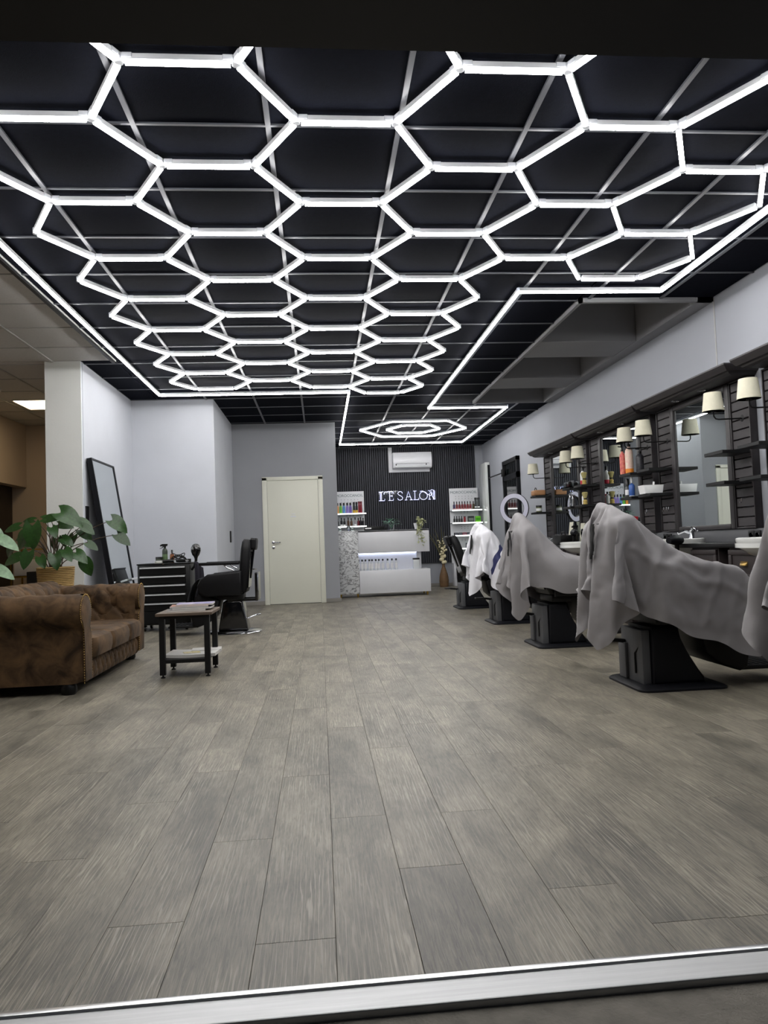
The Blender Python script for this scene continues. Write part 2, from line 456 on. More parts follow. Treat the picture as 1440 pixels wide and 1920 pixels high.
# coffered grey opening
b = MB()
x0, x1, y0, y1 = CO
zl, zt = ZC-.035, ZC+.5
b.box(x0, x0+.03, y0, y1, zl, ZC+.05)                 # left lip
b.box(x0, x1, y0, y0+.035, zl, ZC+.06)                # front lip
b.box(x0, x1, y1-.03, y1, zl, zt)
b.box(3.41, x1, y0, y1, zl, zt)                       # broad strip along the wall
b.box(x0-.02, x1, y0, y1, zt, zt+.03)                 # top
b.box(x0-.02, x0, y0, y1, ZC+.02, zt); b.box(x0, x1, y0-.02, y0, ZC+.02, zt)
co = struct('ceiling_recess', b, M_COFFER, 'grey recessed ceiling coffers beside the right wall')
for a, e in ((7.345, 7.97), (8.99, 9.59)):
    q = MB(); q.box(x0+.031, 3.409, a, e, zl+.004, zt-.005, bev=.006, seg=1); q.obj('cross_beam', M_COFFER, co, False)

# ---------------------------------------------------------------- setting: walls
def wall(name, x0, x1, y0, y1, m, z0=0., z1=ZC, label=None):
    b = MB(); b.box(x0, x1, y0, y1, z0, z1); return struct(name, b, m, label)
wr = wall('wall_right', XR, XR+.12, YF, YB, M_WALLR, 0, ZC+.55)
q = MB(); q.box(XR-.006, XR, 6.085, 6.1, 2.26, ZC); q.obj('wall_seam', M_GRIDW, wr, False)
wb = wall('wall_back', .2, XR+.12, YB, YB+.12, M_WALLR)
q = MB(); q.box(.32, 3.38, YB-.02, YB-.001, .5, ZC-.005); q.obj('felt_backing', M_FELT, wb, False)
sm = MB(); sm.box(-.0155, .0155, -.022, 0, .5, ZC-.008, bev=.003, seg=1); sm = sm.mesh('slat', M_SLAT)
for i in range(66):
    link('slat', sm, wb, (.345+.0462*i, YB-.02, 0))
wd = wall('wall_rear', -1.4, .31, 12.13, 12.25, M_WALLG, label='grey wall around the white door')
wall('wall_passage', .2, .31, 12.25, YB, M_WALLG, label='side of the grey wall beside the reception desk')
wall('wall_partition', -2.62, -1.4, 10.08, 12.25, M_WALLW, label='pale projecting wall behind the tool chest')
wall('wall_left', -2.87, XL, 7.98, 10.08, M_WALLW, label='white pillar and wall behind the leaning mirror')
q = MB(); q.box(-2.872, XL, 7.972, 7.981, 0, ZC); q.obj('whiter_front_slab', mat('brightened_pillar_white', (222, 224, 221), .8, var=.03, scale=2, bump=.08, bscale=50), bpy.data.objects['wall_left'], False)  # thin slab whiter than the wall, added to brighten the pillar's front by colour
q = MB(); q.box(XL, XL+.006, 8.02, 8.035, .0, ZC); q.obj('corner_bead', M_WALLW, bpy.data.objects['wall_left'], False)
wall('wall_alcove', -5.2, -2.87, 11.86, 11.98, M_TAN, label='tan wall at the back of the side area')
wa = wall('wall_side', -4.72, -4.57, 2.0, 9.9, M_TAN, label='tan side wall of the side area')
b = MB(); b.box(-4.72, -4.57, 9.9, 11.86, 2.02, ZC); b.obj('lintel', M_TAN, wa, False)
wall('wall_end', -4.95, -4.79, 9.9, 11.86, mat('dark_brown_panel', (52, 44, 40), .6, var=.1), label='dark brown panel in the side passage')
wf = wall('wall_front', WXL, XR+.12, 1.36, 1.5, M_FRAMEB, 1.985, ZC+.1, label='dark header above the shop entrance')
q = MB(); q.box(-1.9, 2.5, 1.34, 1.53, 1.978, 2.006, bev=.004, seg=1); q.obj('header_rail', M_FRAMEB, wf, False)
for x0, x1 in ((WXL, -1.75), (2.35, XR+.12)):
    q = MB(); q.box(x0, x1, 1.36, 1.5, 0, 1.985); q.obj('front_panel', M_FRAMEB, wf, False)
# skirtings
def skirt(n, x0, x1, y0, y1):
    b = MB(); b.box(x0, x1, y0, y1, 0, .065, bev=.004, seg=1); return struct('baseboard_%d' % n, b, M_SKIRT)
skirt(1, -1.4, -.915, 12.112, 12.13); skirt(2, .07, .328, 12.112, 12.13); skirt(3, XL, -1.385, 10.062, 10.08); skirt(4, .33, 3.44, 15.40, 15.42)
skirt(5, XR-.018, XR, 10.95, 12.5)
skirt(6, -1.4, -1.382, 10.08, 12.11)
# small black switches on the wall edges
def switch(label, c, sx, sy, sz, m=M_BLACKM):
    t = thing('light_switch', label, 'switch', c)
    q = MB(); q.box(-sx, sx, -sy, sy, -sz, sz, bev=.002, seg=1); q.obj('plate', m, t)
    q = MB(); q.box(-sx*.5-.002, sx*.5+.002, -sy*.5-.002, sy*.5+.002, -sz*.4, sz*.4, bev=.001, seg=1); q.obj('rocker', M_PLASTIC, t)
switch('black wall switch on the side of the projecting wall near the black chair', (-1.394, 11.6, 1.13), .008, .06, .09)
switch('black wall switch on the white pillar beside the leaning mirror', (XL+.006, 8.1, 1.36), .007, .045, .085)

# door
t = thing('door_1', 'closed ivory flush door in an ivory frame in the grey wall', 'door', (-.425, 12.13, 0)); t['kind'] = 'structure'
del t['category']
b = MB()
for s_ in (-1, 1): b.box(s_*.42 if s_ > 0 else -.5, .5 if s_ > 0 else -.42, -.03, .0, 0, 2.095, bev=.004)
b.box(-.5, .5, -.03, 0, 2.045, 2.105, bev=.004); b.obj('door_frame', M_DOOR, t)
b = MB(); b.box(-.417, .417, -.018, .0, .008, 2.042, bev=.002); lf = b.obj('door_leaf', M_DOOR, t)
b = MB(); b.tube([(-.34, -.018, 1.02), (-.34, -.065, 1.02), (-.33, -.07, 1.02), (-.22, -.07, 1.02)], .01, 8)
b.lathe([(.026, 0), (.026, .008), (.02, .01)], 14, (-.34, -.018, 1.02), Matrix.Rotation(PI/2, 4, 'X')); b.obj('door_handle', M_CHROME, lf)
b = MB(); b.lathe([(.025, 0), (.025, .008), (.018, .01)], 14, (-.34, -.018, .935), Matrix.Rotation(PI/2, 4, 'X')); b.obj('keyhole_plate', M_CHROME, lf)
b = MB(); b.box(-.045, .045, -.0205, -.018, 1.43, 1.45, bev=.001, seg=1); b.box(-.03, .03, -.0205, -.018, 1.475, 1.485, bev=.001, seg=1); b.obj('door_plate', M_WHITE, lf)

# black framed glass door in the right wall
t = thing('door_2', 'black framed glass door in the right wall by the ring light', 'door', (XR, 13.04, 0)); t['kind'] = 'structure'; del t['category']
b = MB(); F = .07
b.box(-.06, 0, -.51, -.51+F, 0, 2.41); b.box(-.06, 0, .51-F, .51, 0, 2.41); b.box(-.06, 0, -.51, .51, 2.41-F, 2.41); b.box(-.06, 0, -.51, .51, 2.03, 2.13); b.box(-.06, 0, -.51, .51, 0, .16)
b.obj('door_frame', M_FRAMEB, t)
for z0, z1 in ((.16, 2.03), (2.13, 2.34)):
    b = MB(); b.box(-.03, -.02, -.44, .44, z0, z1); b.obj('pane', M_DARKGLASS, t)
b = MB(); b.box(-.11, -.06, .3, .42, 2.12, 2.26, bev=.008); b.tube([(-.1, .36, 2.19), (-.1, 1.42, 2.2)], .013, 6); b.obj('door_closer', M_BLACKM, t)

# ---------------------------------------------------------------- ceiling lights
ZL = 2.94
def bar_mesh(L):
    h = MB(); h.box(-.0125, .0125, 0, L, .005, .034, bev=.003, seg=1); h = h.mesh('light_bar', M_PVC)
    d = MB(); d.prism([(-.0128, .005), (-.0125, -.005), (-.008, -.0095), (.008, -.0095), (.0125, -.005), (.0128, .005)], 'y', 0, L); d = d.mesh('diffuser', M_LED)
    return h, d
BM = {}
def add_bar(root, p, q, inset=.022):
    p, q = Vector(p), Vector(q); d = q-p; L = d.length-2*inset; key = round(L, 2)
    if key not in BM: BM[key] = bar_mesh(key)
    s = p + d.normalized()*((d.length-key)/2)
    ang = math.atan2(-d.x, d.y)
    o = link('light_bar', BM[key][0], root, (s.x, s.y, ZL), (0, 0, ang))
    link('diffuser', BM[key][1], o)
cm = MB(); cm.lathe([(.018, -.004), (.018, .034)], 10)
for k in range(3):
    a = k*2*PI/3
    cm.box(.010, .055, -.0145, .0145, .012, .0365, bev=.003, seg=1, M=Matrix.Rotation(a, 4, 'Z'))
CONN = cm.mesh('connector', M_CLEAR)
cm = MB(); cm.lathe([(.016, -.004), (.016, .034)], 10); CONN2 = cm.mesh('connector', M_CLEAR)
h = 2.04; s_ = .2339*h; hx0, hy0 = -.2576*h, 1.47*h
def hv(c, k, sd): return (round(hx0+1.5*s_*c+(-s_/2 if sd == 'L' else s_/2), 4), round(hy0+math.sqrt(3)*s_*(k+(.5 if c % 2 else 0)), 4))
cells = [(0, k) for k in range(-1, 7)] + [(-1, k) for k in range(-1, 7)] + [(1, k) for k in range(-1, 7)] + [(2, k) for k in range(-1, 8)] + [(3, k) for k in range(-1, 2)] + [(4, k) for k in range(0, 3)]
edges = {}
for c, k in cells:
    o_ = 1 if c % 2 else 0
    mid = k + (1 if o_ else 0) + (0 if o_ else 0)
    # neighbours' vertices on the middle line of the cell
    mk = k+1 if o_ else k
    V_ = [hv(c, k, 'L'), hv(c, k, 'R'), hv(c+1, mk, 'L'), hv(c, k+1, 'R'), hv(c, k+1, 'L'), hv(c-1, mk, 'R')]
    for i in range(6):
        e = tuple(sorted((V_[i], V_[(i+1) % 6])))
        edges[e] = 1
root = thing('honeycomb_light', 'white honeycomb of LED tubes across the black tiled ceiling', 'ceiling light', (0, 0, ZL))
vs = {}
def keep(p): return p[1] > 1.62
ZL0, ZL = ZL, 0.
for p, q in edges:
    if keep(p) and keep(q):
        add_bar(root, (*p, 0), (*q, 0)); 
        for v in (p, q): vs.setdefault(v, []).append(p if v == q else q)
for v, nb in vs.items():
    d = Vector((nb[0][0]-v[0], nb[0][1]-v[1])); link('connector', CONN if len(nb) == 3 else CONN2, root, (v[0], v[1], 0), (0, 0, math.atan2(d.y, d.x)))
def outline(name, label, pts, closed, maxlen=2.6):
    r = thing(name, label, 'ceiling light', (0, 0, ZL0))
    P = pts + ([pts[0]] if closed else [])
    for a, c in zip(P, P[1:]):
        a, c = Vector((*a, 0)), Vector((*c, 0)); n = max(1, math.ceil((c-a).length/maxlen))
        for i in range(n): add_bar(r, a+(c-a)*i/n, a+(c-a)*(i+1)/n, .006)
        for i in range(n+1 if not closed else n):
            v = a+(c-a)*i/n; link('connector', CONN2, r, (v.x, v.y, 0))
    return r
outline('border_light', 'LED strip outline framing the whole black ceiling field', [(-2.0, 1.75), (-2.0, 9.52), (.445, 9.52), (.455, 14.43), (2.93, 14.43), (2.9, 10.76), (1.69, 10.76), (1.69, 5.755), (2.905, 5.755), (2.905, 1.75)], False)
hexp = lambda cx, cy, R: [(cx+R*math.cos(PI*k/3), cy+R*math.sin(PI*k/3)) for k in range(6)]
outline('hexagon_light', 'larger outer LED hexagon on the ceiling above the reception desk', hexp(1.71, 12.7, .945), True)
outline('hexagon_light', 'smaller inner LED hexagon nested inside the other one above the desk', hexp(1.71, 12.7, .475), True)
# warm LED panel in the side area
t = thing('ceiling_panel_light', 'warm yellow square LED panel in the white side ceiling', 'ceiling light', (-3.68, 10.2, ZC))
b = MB(); b.box(-.31, .31, -.3, .3, -.012, .0); b.obj('panel_frame', M_PVC, t)
b = MB(); b.box(-.295, .295, -.285, .285, -.016, -.0125); b.obj('diffuser', tube_mat('warm_led_panel', (1, .76, .42), 10.), t)
q = MB(); q.lathe([(.05, 0), (.045, -.03), (.02, -.04)], 14, (-3.9, 9.25, ZC)); tag(q.obj('smoke_detector', M_WHITE), 'small round smoke detector on the white side ceiling', 'smoke detector')
# ---------------------------------------------------------------- reception
t = thing('reception_desk', 'white reception desk with grey marbled end column and lit slot', 'reception desk', (.315, 12.95, 0))
b = MB(); b.box(0, .36, 0, .52, .065, 1.185, bev=.004); b.obj('marble_column', M_MARBLE, t)
b = MB(); b.box(.364, 1.64, 0, .05, .775, 1.18, bev=.004); b.box(.364, 1.64, 0, .52, 1.15, 1.18, bev=.004); b.box(1.615, 1.64, .05, .52, .775, 1.15); b.obj('upper_panel', M_WHITE, t)
b = MB(); b.box(.364, 1.64, 0, .52, .062, .468, bev=.004); b.obj('lower_panel', M_WHITE, t)
b = MB(); b.box(.364, 1.5, .22, .25, .468, .80); b.box(1.42, 1.5, .14, .22, .468, .80); b.obj('slot_back', M_WHITE, t)
b = MB(); b.box(.37, 1.42, .19, .205, .77, .778); b.obj('slot_led_strip', tube_mat('cool_slot_led', (.72, .78, 1), 9), t)
for x, y in ((.03, .04), (.33, .04), (1.58, .04), (1.58, .48), (.03, .48)):
    b = MB(); b.lathe([(.012, 0), (.02, .064)], 10, (x, y, 0)); b.obj('foot', M_GOLD, t)

def bottle_mesh(hb, r, neck=.35, cap=.2, shape='round'):
    """body and cap outlines for a bottle of height hb"""
    hc = hb*(1-cap)
    body = MB(); body.lathe([(r*.92, 0), (r, hb*.02), (r, hc*.78), (r*.8, hc*.88), (r*neck, hc*.95), (r*neck, hc)], 12)
    c_ = MB(); c_.lathe([(r*(neck+.12), hc), (r*(neck+.12), hb*.98), (r*(neck+.02), hb)], 10)
    return body, c_
def bottle(label, loc, hb, r, m, mc, cat='bottle', neck=.35, cap=.2, group=None, band=None, name='bottle'):
    t = thing(name, label, cat, loc, 0, group)
    bo, ca = bottle_mesh(hb, r, neck, cap)
    bo.obj('body', m, t); ca.obj('cap', mc, t)
    if band:
        z0, z1, mm = band
        q = MB(); q.lathe([(r*1.015, hb*z0), (r*1.015, hb*z1)], 12); q.obj('label_band', mm, t)
    return t
WHITEL = mat('white_label', (236, 236, 236), .5, var=.01)
CAPB = mat('black_bottle_cap', (14, 14, 15), .35)
CLEARB = mat('clear_bottle_liquid', (222, 226, 228), .12, var=.01)
xs = [.675, .74, .80, .868, .918, .985, 1.04, 1.11, 1.198, 1.275, 1.35, 1.405]
for i, x in enumerate(xs[:11]):
    bottle('clear bottle with black cap, %s from the marbled end in the desk slot' % ORD[i], (x, 13.02, .469), .2, .026, CLEARB, CAPB, neck=.5, cap=.17, group='clear bottles in the desk slot', band=(.18, .62, WHITEL))
t = thing('perfume_box', 'larger clear square flacon with black lid at the open end of the desk slot', 'bottle', (1.715, 13.0, .469))
b = MB(); b.box(-.055, .055, 0, .08, 0, .165, bev=.006); b.obj('body', CLEARB, t)
b = MB(); b.box(-.06, .06, -.004, .084, .165, .195, bev=.004); b.obj('lid', CAPB, t)
# things on the desk
t = thing('receipt_terminal', 'low black cash terminal on the reception desk', 'terminal', (.97, 13.1, 1.185))
b = MB(); b.box(-.16, .2, 0, .26, 0, .075, bev=.01); b.obj('body', M_BLACK, t)
b = MB(); b.box(-.15, -.04, -.004, 0, .028, .05); b.obj('paper_slip', WHITEL, t)
b = MB(); b.box(.2, .245, .05, .2, 0, .05, bev=.006); b.obj('side_reader', M_PLASTIC, t)
for i, (x, hh) in enumerate(((.06, .07), (.22, .1), (.29, .075))):
    t = thing('glass_jar', ['small clear glass jar at the wall end of the marbled desk top', 'tallest clear glass jar on the marbled desk top', 'clear glass jar next to the black cash terminal'][i], 'jar', (.3+x, 13.08, 1.186))
    b = MB(); b.lathe([(.03, 0), (.034, .01), (.034, hh*.8), (.026, hh*.85), (.024, hh*.85), (.030, hh*.78), (.030, .008), (.0001, .008)], 14); b.obj('body', M_GLASS, t)
    b = MB(); b.lathe([(.027, hh*.85), (.029, hh), (.0001, hh)], 14); b.obj('lid', M_CHROME, t)

def leaf_fn(L, W, curl=.25, heart=.18, fold=.25):
    def fn(u, v):
        # u along the leaf 0..1 , v across -1..1
        s = 2*v-1; x = u
        wdt = W*(math.sin(PI*min(1, (x+.10)/1.10)**.75))**.8 if x < 1 else 0
        wdt = max(wdt, 0)
        lx = L*(x - heart*abs(s)**1.5*(1-x)**2)
        return Vector((lx, s*wdt, -curl*L*x*x + fold*abs(s)*wdt*.6))
    return fn
LEAFM = []
for i in range(4):
    b = MB(); b.grid(leaf_fn(1, .36+.03*i, .22+.1*i, .28, .1+.12*i), 8, 6)
    me = b.mesh('leaf', M_LEAF, smooth='all'); LEAFM.append(me)
def leaf_at(root, tip, dirv, L, me, up=None, name='leaf'):
    """leaf whose base sits at tip and whose blade points along dirv"""
    d = Vector(dirv).normalized(); up = Vector(up or (0, 0, 1)); y = up.cross(d).normalized(); z = d.cross(y)
    o = bpy.data.objects.new(name, me); C.objects.link(o); o.parent = root
    o.matrix_local = Matrix(((d.x*L, y.x*L, z.x*L, tip[0]), (d.y*L, y.y*L, z.y*L, tip[1]), (d.z*L, y.z*L, z.z*L, tip[2]), (0, 0, 0, 1)))
    return o
def arc(p, q, sag, n=8):
    p, q = Vector(p), Vector(q); m = (p+q)/2 + Vector(sag)
    return [(1-k/n)**2*p + 2*(k/n)*(1-k/n)*m + (k/n)**2*q for k in range(n+1)]

M_EUC = mat('pale_green_leaf', (120, 160, 140), .5, var=.25, rnd=.15)
t = thing('potted_sprig', 'small green leafy sprig in a clear glass pot on the reception desk', 'plant', (1.3, 13.1, 1.182))
b = MB(); b.lathe([(.035, 0), (.05, .1), (.046, .1), (.032, .006), (.0001, .006)], 14); b.obj('glass_pot', M_GLASS, t)
rs = random.Random(3)
smallleaf = MB(); smallleaf.grid(leaf_fn(1, .4, .2, .1, .2), 5, 4); smallleaf = smallleaf.mesh('leaf', M_EUC, smooth='all')
for i in range(7):
    a = PI*i/6; e = Vector((math.cos(a)*.17*rs.uniform(.8, 1.1), rs.uniform(-.06, .04), .10+.10*math.sin(a)+rs.uniform(-.02, .02)))
    p = arc((0, 0, .03), e, (0, 0, .10)); q = MB(); q.tube(p, .003, 5); q.obj('stem', M_EUC, t)
    for k in range(3, 9):
        if k <= 8: leaf_at(t, p[k], (math.cos(a)+rs.uniform(-.6, .6), rs.uniform(-1, .2), rs.uniform(-.3, .5)), .055, smallleaf)
M_PALE = mat('dusty_pale_green_leaf', (168, 172, 130), .7, var=.25, rnd=.15)
t = thing('trailing_plant', 'pale trailing plant hanging over the open end of the reception desk', 'plant', (1.80, 13.02, 1.182))
b = MB(); b.lathe([(.05, 0), (.075, .11), (.07, .11), (.045, .005), (.0001, .005)], 14, (-.03, .05, 0)); b.obj('pot', M_WHITE, t)
tl = MB(); tl.grid(leaf_fn(1, .35, .3, .1, .2), 4, 3); tl = tl.mesh('leaf', M_PALE, smooth='all')
for i in range(16):
    x0 = rs.uniform(-.10, .09); drop = rs.uniform(.02, .38) if i % 2 else rs.uniform(-.1, .1)
    pts = arc((-.03, .05, .1), (x0+.03, -.055-.02*rs.random(), .08-drop if drop > 0 else .08-drop), (0, -.06, .16), 10); q = MB(); q.tube(pts, .003, 5); q.obj('stem', M_PALE, t)
    for k in range(3, 11):
        leaf_at(t, pts[k], (rs.uniform(-1, 1), -.7+rs.uniform(-.5, .5), rs.uniform(-.9, .3)), .05, tl)
# vase with dried stems on the floor
M_VASE = mat('brown_rattan_vase', (120, 92, 62), .6, var=.25, scale=10, stretch=(1, 1, 10), bump=.3, bscale=60)
M_BLOSSOM = mat('cream_blossom', (222, 212, 176), .7, var=.1)
t = thing('floor_vase', 'brown ribbed floor vase with cream blossom stems by the slatted wall', 'vase', (2.56, 15.1, 0))
b = MB(); b.lathe([(.085, 0), (.095, .03), (.1, .14), (.088, .24), (.06, .34), (.032, .42), (.028, .46), (.034, .49), (.026, .485), (.02, .44), (.0001, .43)], 20); v = b.obj('body', M_VASE, t)
for z in (.12, .2, .27): 
    q = MB(); r_ = .103 if z < .15 else .098 if z < .22 else .083; q.tube([(r_*math.cos(k*PI/10), r_*math.sin(k*PI/10), z) for k in range(21)], .0035, 5, False); q.obj('ring', M_VASE, v)
blo = MB(); blo.sphere((0, 0, 0), .022, nu=8, nv=5); blo = blo.mesh('blossom', M_BLOSSOM, smooth='all')
M_DRY = mat('olive_dry_grass', (98, 96, 62), .7, var=.2)
for i in range(4):
    e = (rs.uniform(-.07, .07), rs.uniform(-.05, .05), rs.uniform(.95, 1.06)); p = arc((0, 0, .45), e, (0, 0, .05), 10); q = MB(); q.tube(p, .004, 5); q.obj('stem', M_DRY, t)
    for k in range(1, 11):
        s_ = (1.7 if k < 4 else 1.1 if k < 7 else .75); o = link('blossom', blo, t, Vector(p[k])+Vector((rs.uniform(-.04, .04), rs.uniform(-.04, .02), 0))); o.scale = (s_, s_, s_)
for i in range(7):
    a = rs.uniform(-.34, .30) if i else -.3; e = (a, rs.uniform(-.08, .1), rs.uniform(1.05, 1.38)-abs(a)*.4); q = MB(); p = arc((0, 0, .45), e, (-a*.2, 0, .1), 8); q.tube(p, [.003, .006, .008, .008, .007, .006, .005, .004, .001], 4); q.obj('blade', M_DRY, t)

# display towers
CH = {}
def cm_(rgb): 
    k = 'bottle_%d_%d_%d' % rgb
    return mat('bottle_colour_%d' % (list(CH).index(k) if k in CH else CH.setdefault(k, len(CH)) ), rgb, .35, var=.05)
def display(x0, x1, yb, label, nsh):
    t = thing('shelf_display', label, 'display shelf', (x0, yb, 0)); W = x1-x0
    b = MB(); b.box(0, W, -.03, 0, .48, 2.075, bev=.003); bk = b.obj('back_board', M_WHITE, t)
    dm = MB(); dm.lathe([(.0065, 0), (.0065, .002)], 8, (0, 0, 0), Matrix.Rotation(PI/2, 4, 'X')); dm = dm.mesh('peg_hole', CAPB)
    for z in (1.9, 1.85, 1.57, 1.54, 1.25, 1.21, .98, .95):
        n = 6 if z > 1.8 else 3
        for k in range(n): link('peg_hole', dm, bk, (W/2+(k-(n-1)/2)*.07, -.03, z))
    lg = text_mesh('MOROCCANOIL', .078, 'lettering', mat('grey_teal_letter', (92, 112, 118), .5))
    o = link('lettering', lg, t, (W/2, -.0305, 1.985), (PI/2, 0, 0))
    for z in (1.6, 1.332, 1.065, .79)[:nsh]:
        b = MB(); b.box(.0, W, -.30, -.03, z-.02, z, bev=.002, seg=1); s_ = b.obj('shelf', M_GLOSSW, t)
        b = MB(); b.box(.0, W+.02, -.312, -.3005, z-.022, z+.002); b.obj('led_edge', tube_mat('shelf_led_edge', (.95, 1, .97), 3.), s_)
    b = MB(); b.box(.0, W, -.26, 0, 0, .475, bev=.003); b.obj('plinth', M_WHITE, t)
    return t
display(.345, .957, 15.395, 'white lit product display behind the marbled desk end', 2)
display(2.79, 3.41, 15.395, 'white lit product display beside the tall glossy white panel', 4)
yb = 15.2
L1 = [(.385, 'orange', (226, 150, 62)), (.452, 'green', (110, 190, 70)), (.519, 'sky blue', (92, 150, 205)), (.59, 'lilac', (150, 130, 205)), (.655, 'violet', (120, 98, 180)), ]
for x, n, c in L1:
    bottle('%s bottle with black pump cap on the top shelf behind the desk' % n, (x, yb-.05, 1.6), .225, .027, cm_(c), CAPB, neck=.6, cap=.25)
for i, x in enumerate((.73, .785)):
    bottle('black bottle with gold foot, %s the red ones on the shelf behind the desk' % ('further from' if i == 0 else 'next to'), (x, yb-.05, 1.6), .235, .024, cm_((24, 26, 30)), CAPB, neck=.85, cap=.2, band=(.02, .28, cm_((205, 165, 50))))
for i, x in enumerate((.837, .88)):
    bottle('tall dark red tube, %s one on the top shelf behind the desk' % ('inner' if i == 0 else 'outermost'), (x, yb-.05, 1.6), .245, .021, cm_((130, 22, 40)), cm_((110, 18, 34)), neck=.9, cap=.15)
row = [(.385, 'black'), (.46, 'black'), (.52, 'black'), (.6, 'brown'), (.665, 'brown'), (.745, 'white label'), (.81, 'dark red'), (.86, 'black'), (.91, 'black')]
cc = {'black': (24, 22, 30), 'brown': (70, 44, 22), 'white label': (150, 145, 150), 'dark red': (90, 14, 26)}
for i, (x, n) in enumerate(row):
    bottle('small %s bottle, %s along the lower lit shelf behind the desk' % (n, ORD[i]), (x, yb-.05, 1.332), .17+.015*(i % 2), .025, cm_(cc[n]), CAPB, neck=.4, cap=.28, band=(.06, .22, WHITEL) if i in (1, 2, 5) else None)
for i in range(7):
    bottle('dark red bottle, %s from the slatted wall side on the right display top shelf' % ORD[i], (2.845+.058*i, yb-.05, 1.6), .18, .025, cm_((112, 16, 30)) if i else cm_((52, 40, 84)), CAPB, neck=.35, cap=.28, band=(.0, .18, cm_((190, 150, 150))))
bottle('amber brown bottle beside the red ones on the right display top shelf', (3.258, yb-.05, 1.6), .175, .024, cm_((60, 46, 16)), CAPB)
for i, x in enumerate((3.31, 3.37)):
    bottle('tall dark grey can, %s the glossy panel on the right display top shelf' % ('further from' if i == 0 else 'closest to'), (x, yb-.05, 1.6), .25, .027, cm_((62, 66, 68)), CAPB, neck=.9, cap=.15, band=(.15, .25, WHITEL))
for i in range(4):
    bottle('short black bottle, %s on the second shelf of the right display' % ORD[i], (2.84+.052*i, yb-.05, 1.332), .14, .022, cm_((26, 22, 24)), CAPB, cap=.3)
bottle('small red tin on the second shelf of the right display', (3.06, yb-.05, 1.332), .13, .024, cm_((140, 26, 36)), CAPB, cat='tin', neck=.9, cap=.1, name='tin')
def carton(label, x, z, w_, h_, d_, m, m2=None, cat='box', name='carton'):
    t = thing(name, label, cat, (x, yb-.1, z))
    b = MB(); b.box(-w_/2, w_/2, 0, d_, 0, h_, bev=.003, seg=1); b.obj('body', m, t)
    b = MB(); b.box(-w_*.4, w_*.4, -.002, 0, h_*.25, h_*.7); b.obj('front_label', m2 or WHITEL, t)
carton('black gift set box on the second shelf of the right display', 3.19, 1.332, .13, .13, .08, cm_((40, 46, 44)), cm_((120, 130, 120)))
carton('bright green carton on the second shelf of the right display', 3.34, 1.332, .11, .125, .08, cm_((112, 200, 40)), cm_((60, 150, 20)))
for i, (x, c) in enumerate(((2.86, (24, 24, 27)), (2.95, (22, 22, 24)), (3.04, (150, 60, 76)), (3.13, (34, 32, 38)), (3.25, (40, 40, 48)))):
    carton('low %s jar box, %s on the third shelf of the right display' % ('rose' if i == 2 else 'dark', ORD[i]), x, 1.065, .08, .055, .07, cm_(c), cm_((110, 110, 120)))
carton('dark grey carton on the lowest shelf of the right display', 3.14, .79, .15, .11, .08, cm_((50, 60, 70)), cm_((30, 34, 40)))
carton('green carton on the lowest shelf of the right display', 3.27, .79, .085, .13, .08, cm_((70, 160, 40)), cm_((110, 200, 60)))
# tall glossy panel, ribbed bin
t = thing('tall_panel', 'tall glossy white panel standing against the right wall beside the display', 'panel', (3.46, 14.78, 0))
b = MB(); b.box(0, .094, 0, .6, 0, 2.555, bev=.004); b.obj('board', M_GLOSSW, t)
b = MB(); b.box(.05, .099, -.004, 0, 0, 2.5); b.obj('painted_gap_shadow', M_FRAMEB, t)  # dark strip painting in the shadow of the gap beside the panel
t = thing('waste_bin', 'black ribbed waste bin below the right product display', 'bin', (2.93, 14.93, 0))
b = MB(); pr_ = [(.11, 0)]
for k in range(14): z = .02+.032*k; pr_ += [(.115+.0012*k, z), (.122+.0012*k, z+.008), (.122+.0012*k, z+.022), (.115+.0012*k, z+.03)]
b.lathe(pr_ + [(.12, .472), (.0001, .45)], 20); b.obj('body', M_BLACKM, t)

# air conditioner, on its white board
t = thing('air_conditioner', 'white split air conditioner high on the slatted wall', 'air conditioner', (2.0, YB-.042, 2.69))
b = MB(); b.box(-.49, -.415, -.018, 0, -.235, .30); b.box(-.415, .39, -.018, 0, -.235, .17); b.obj('mounting_board', M_WHITE, t)
b = MB(); b.prism([(-.02, -.165), (-.17, -.165), (-.205, -.13), (-.215, -.02), (-.205, .12), (-.17, .168), (-.02, .168)], 'x', -.413, .413, bev=.008); body = b.obj('body', M_WHITE, t)
b = MB(); b.box(-.35, .35, -.2155, -.205, -.075, -.07); b.obj('panel_seam', M_PLASTIC, body)
b = MB(); b.box(-.37, .37, -.212, -.19, -.155, -.115, bev=.004); b.obj('air_flap', mat('off_white_flap', (205, 208, 210), .4), t)
for x in (-.36, .28): 
    b = MB(); b.box(x, x+.02, -.216, -.2, -.11, -.08); b.obj('flap_hinge', M_PLASTIC, t)

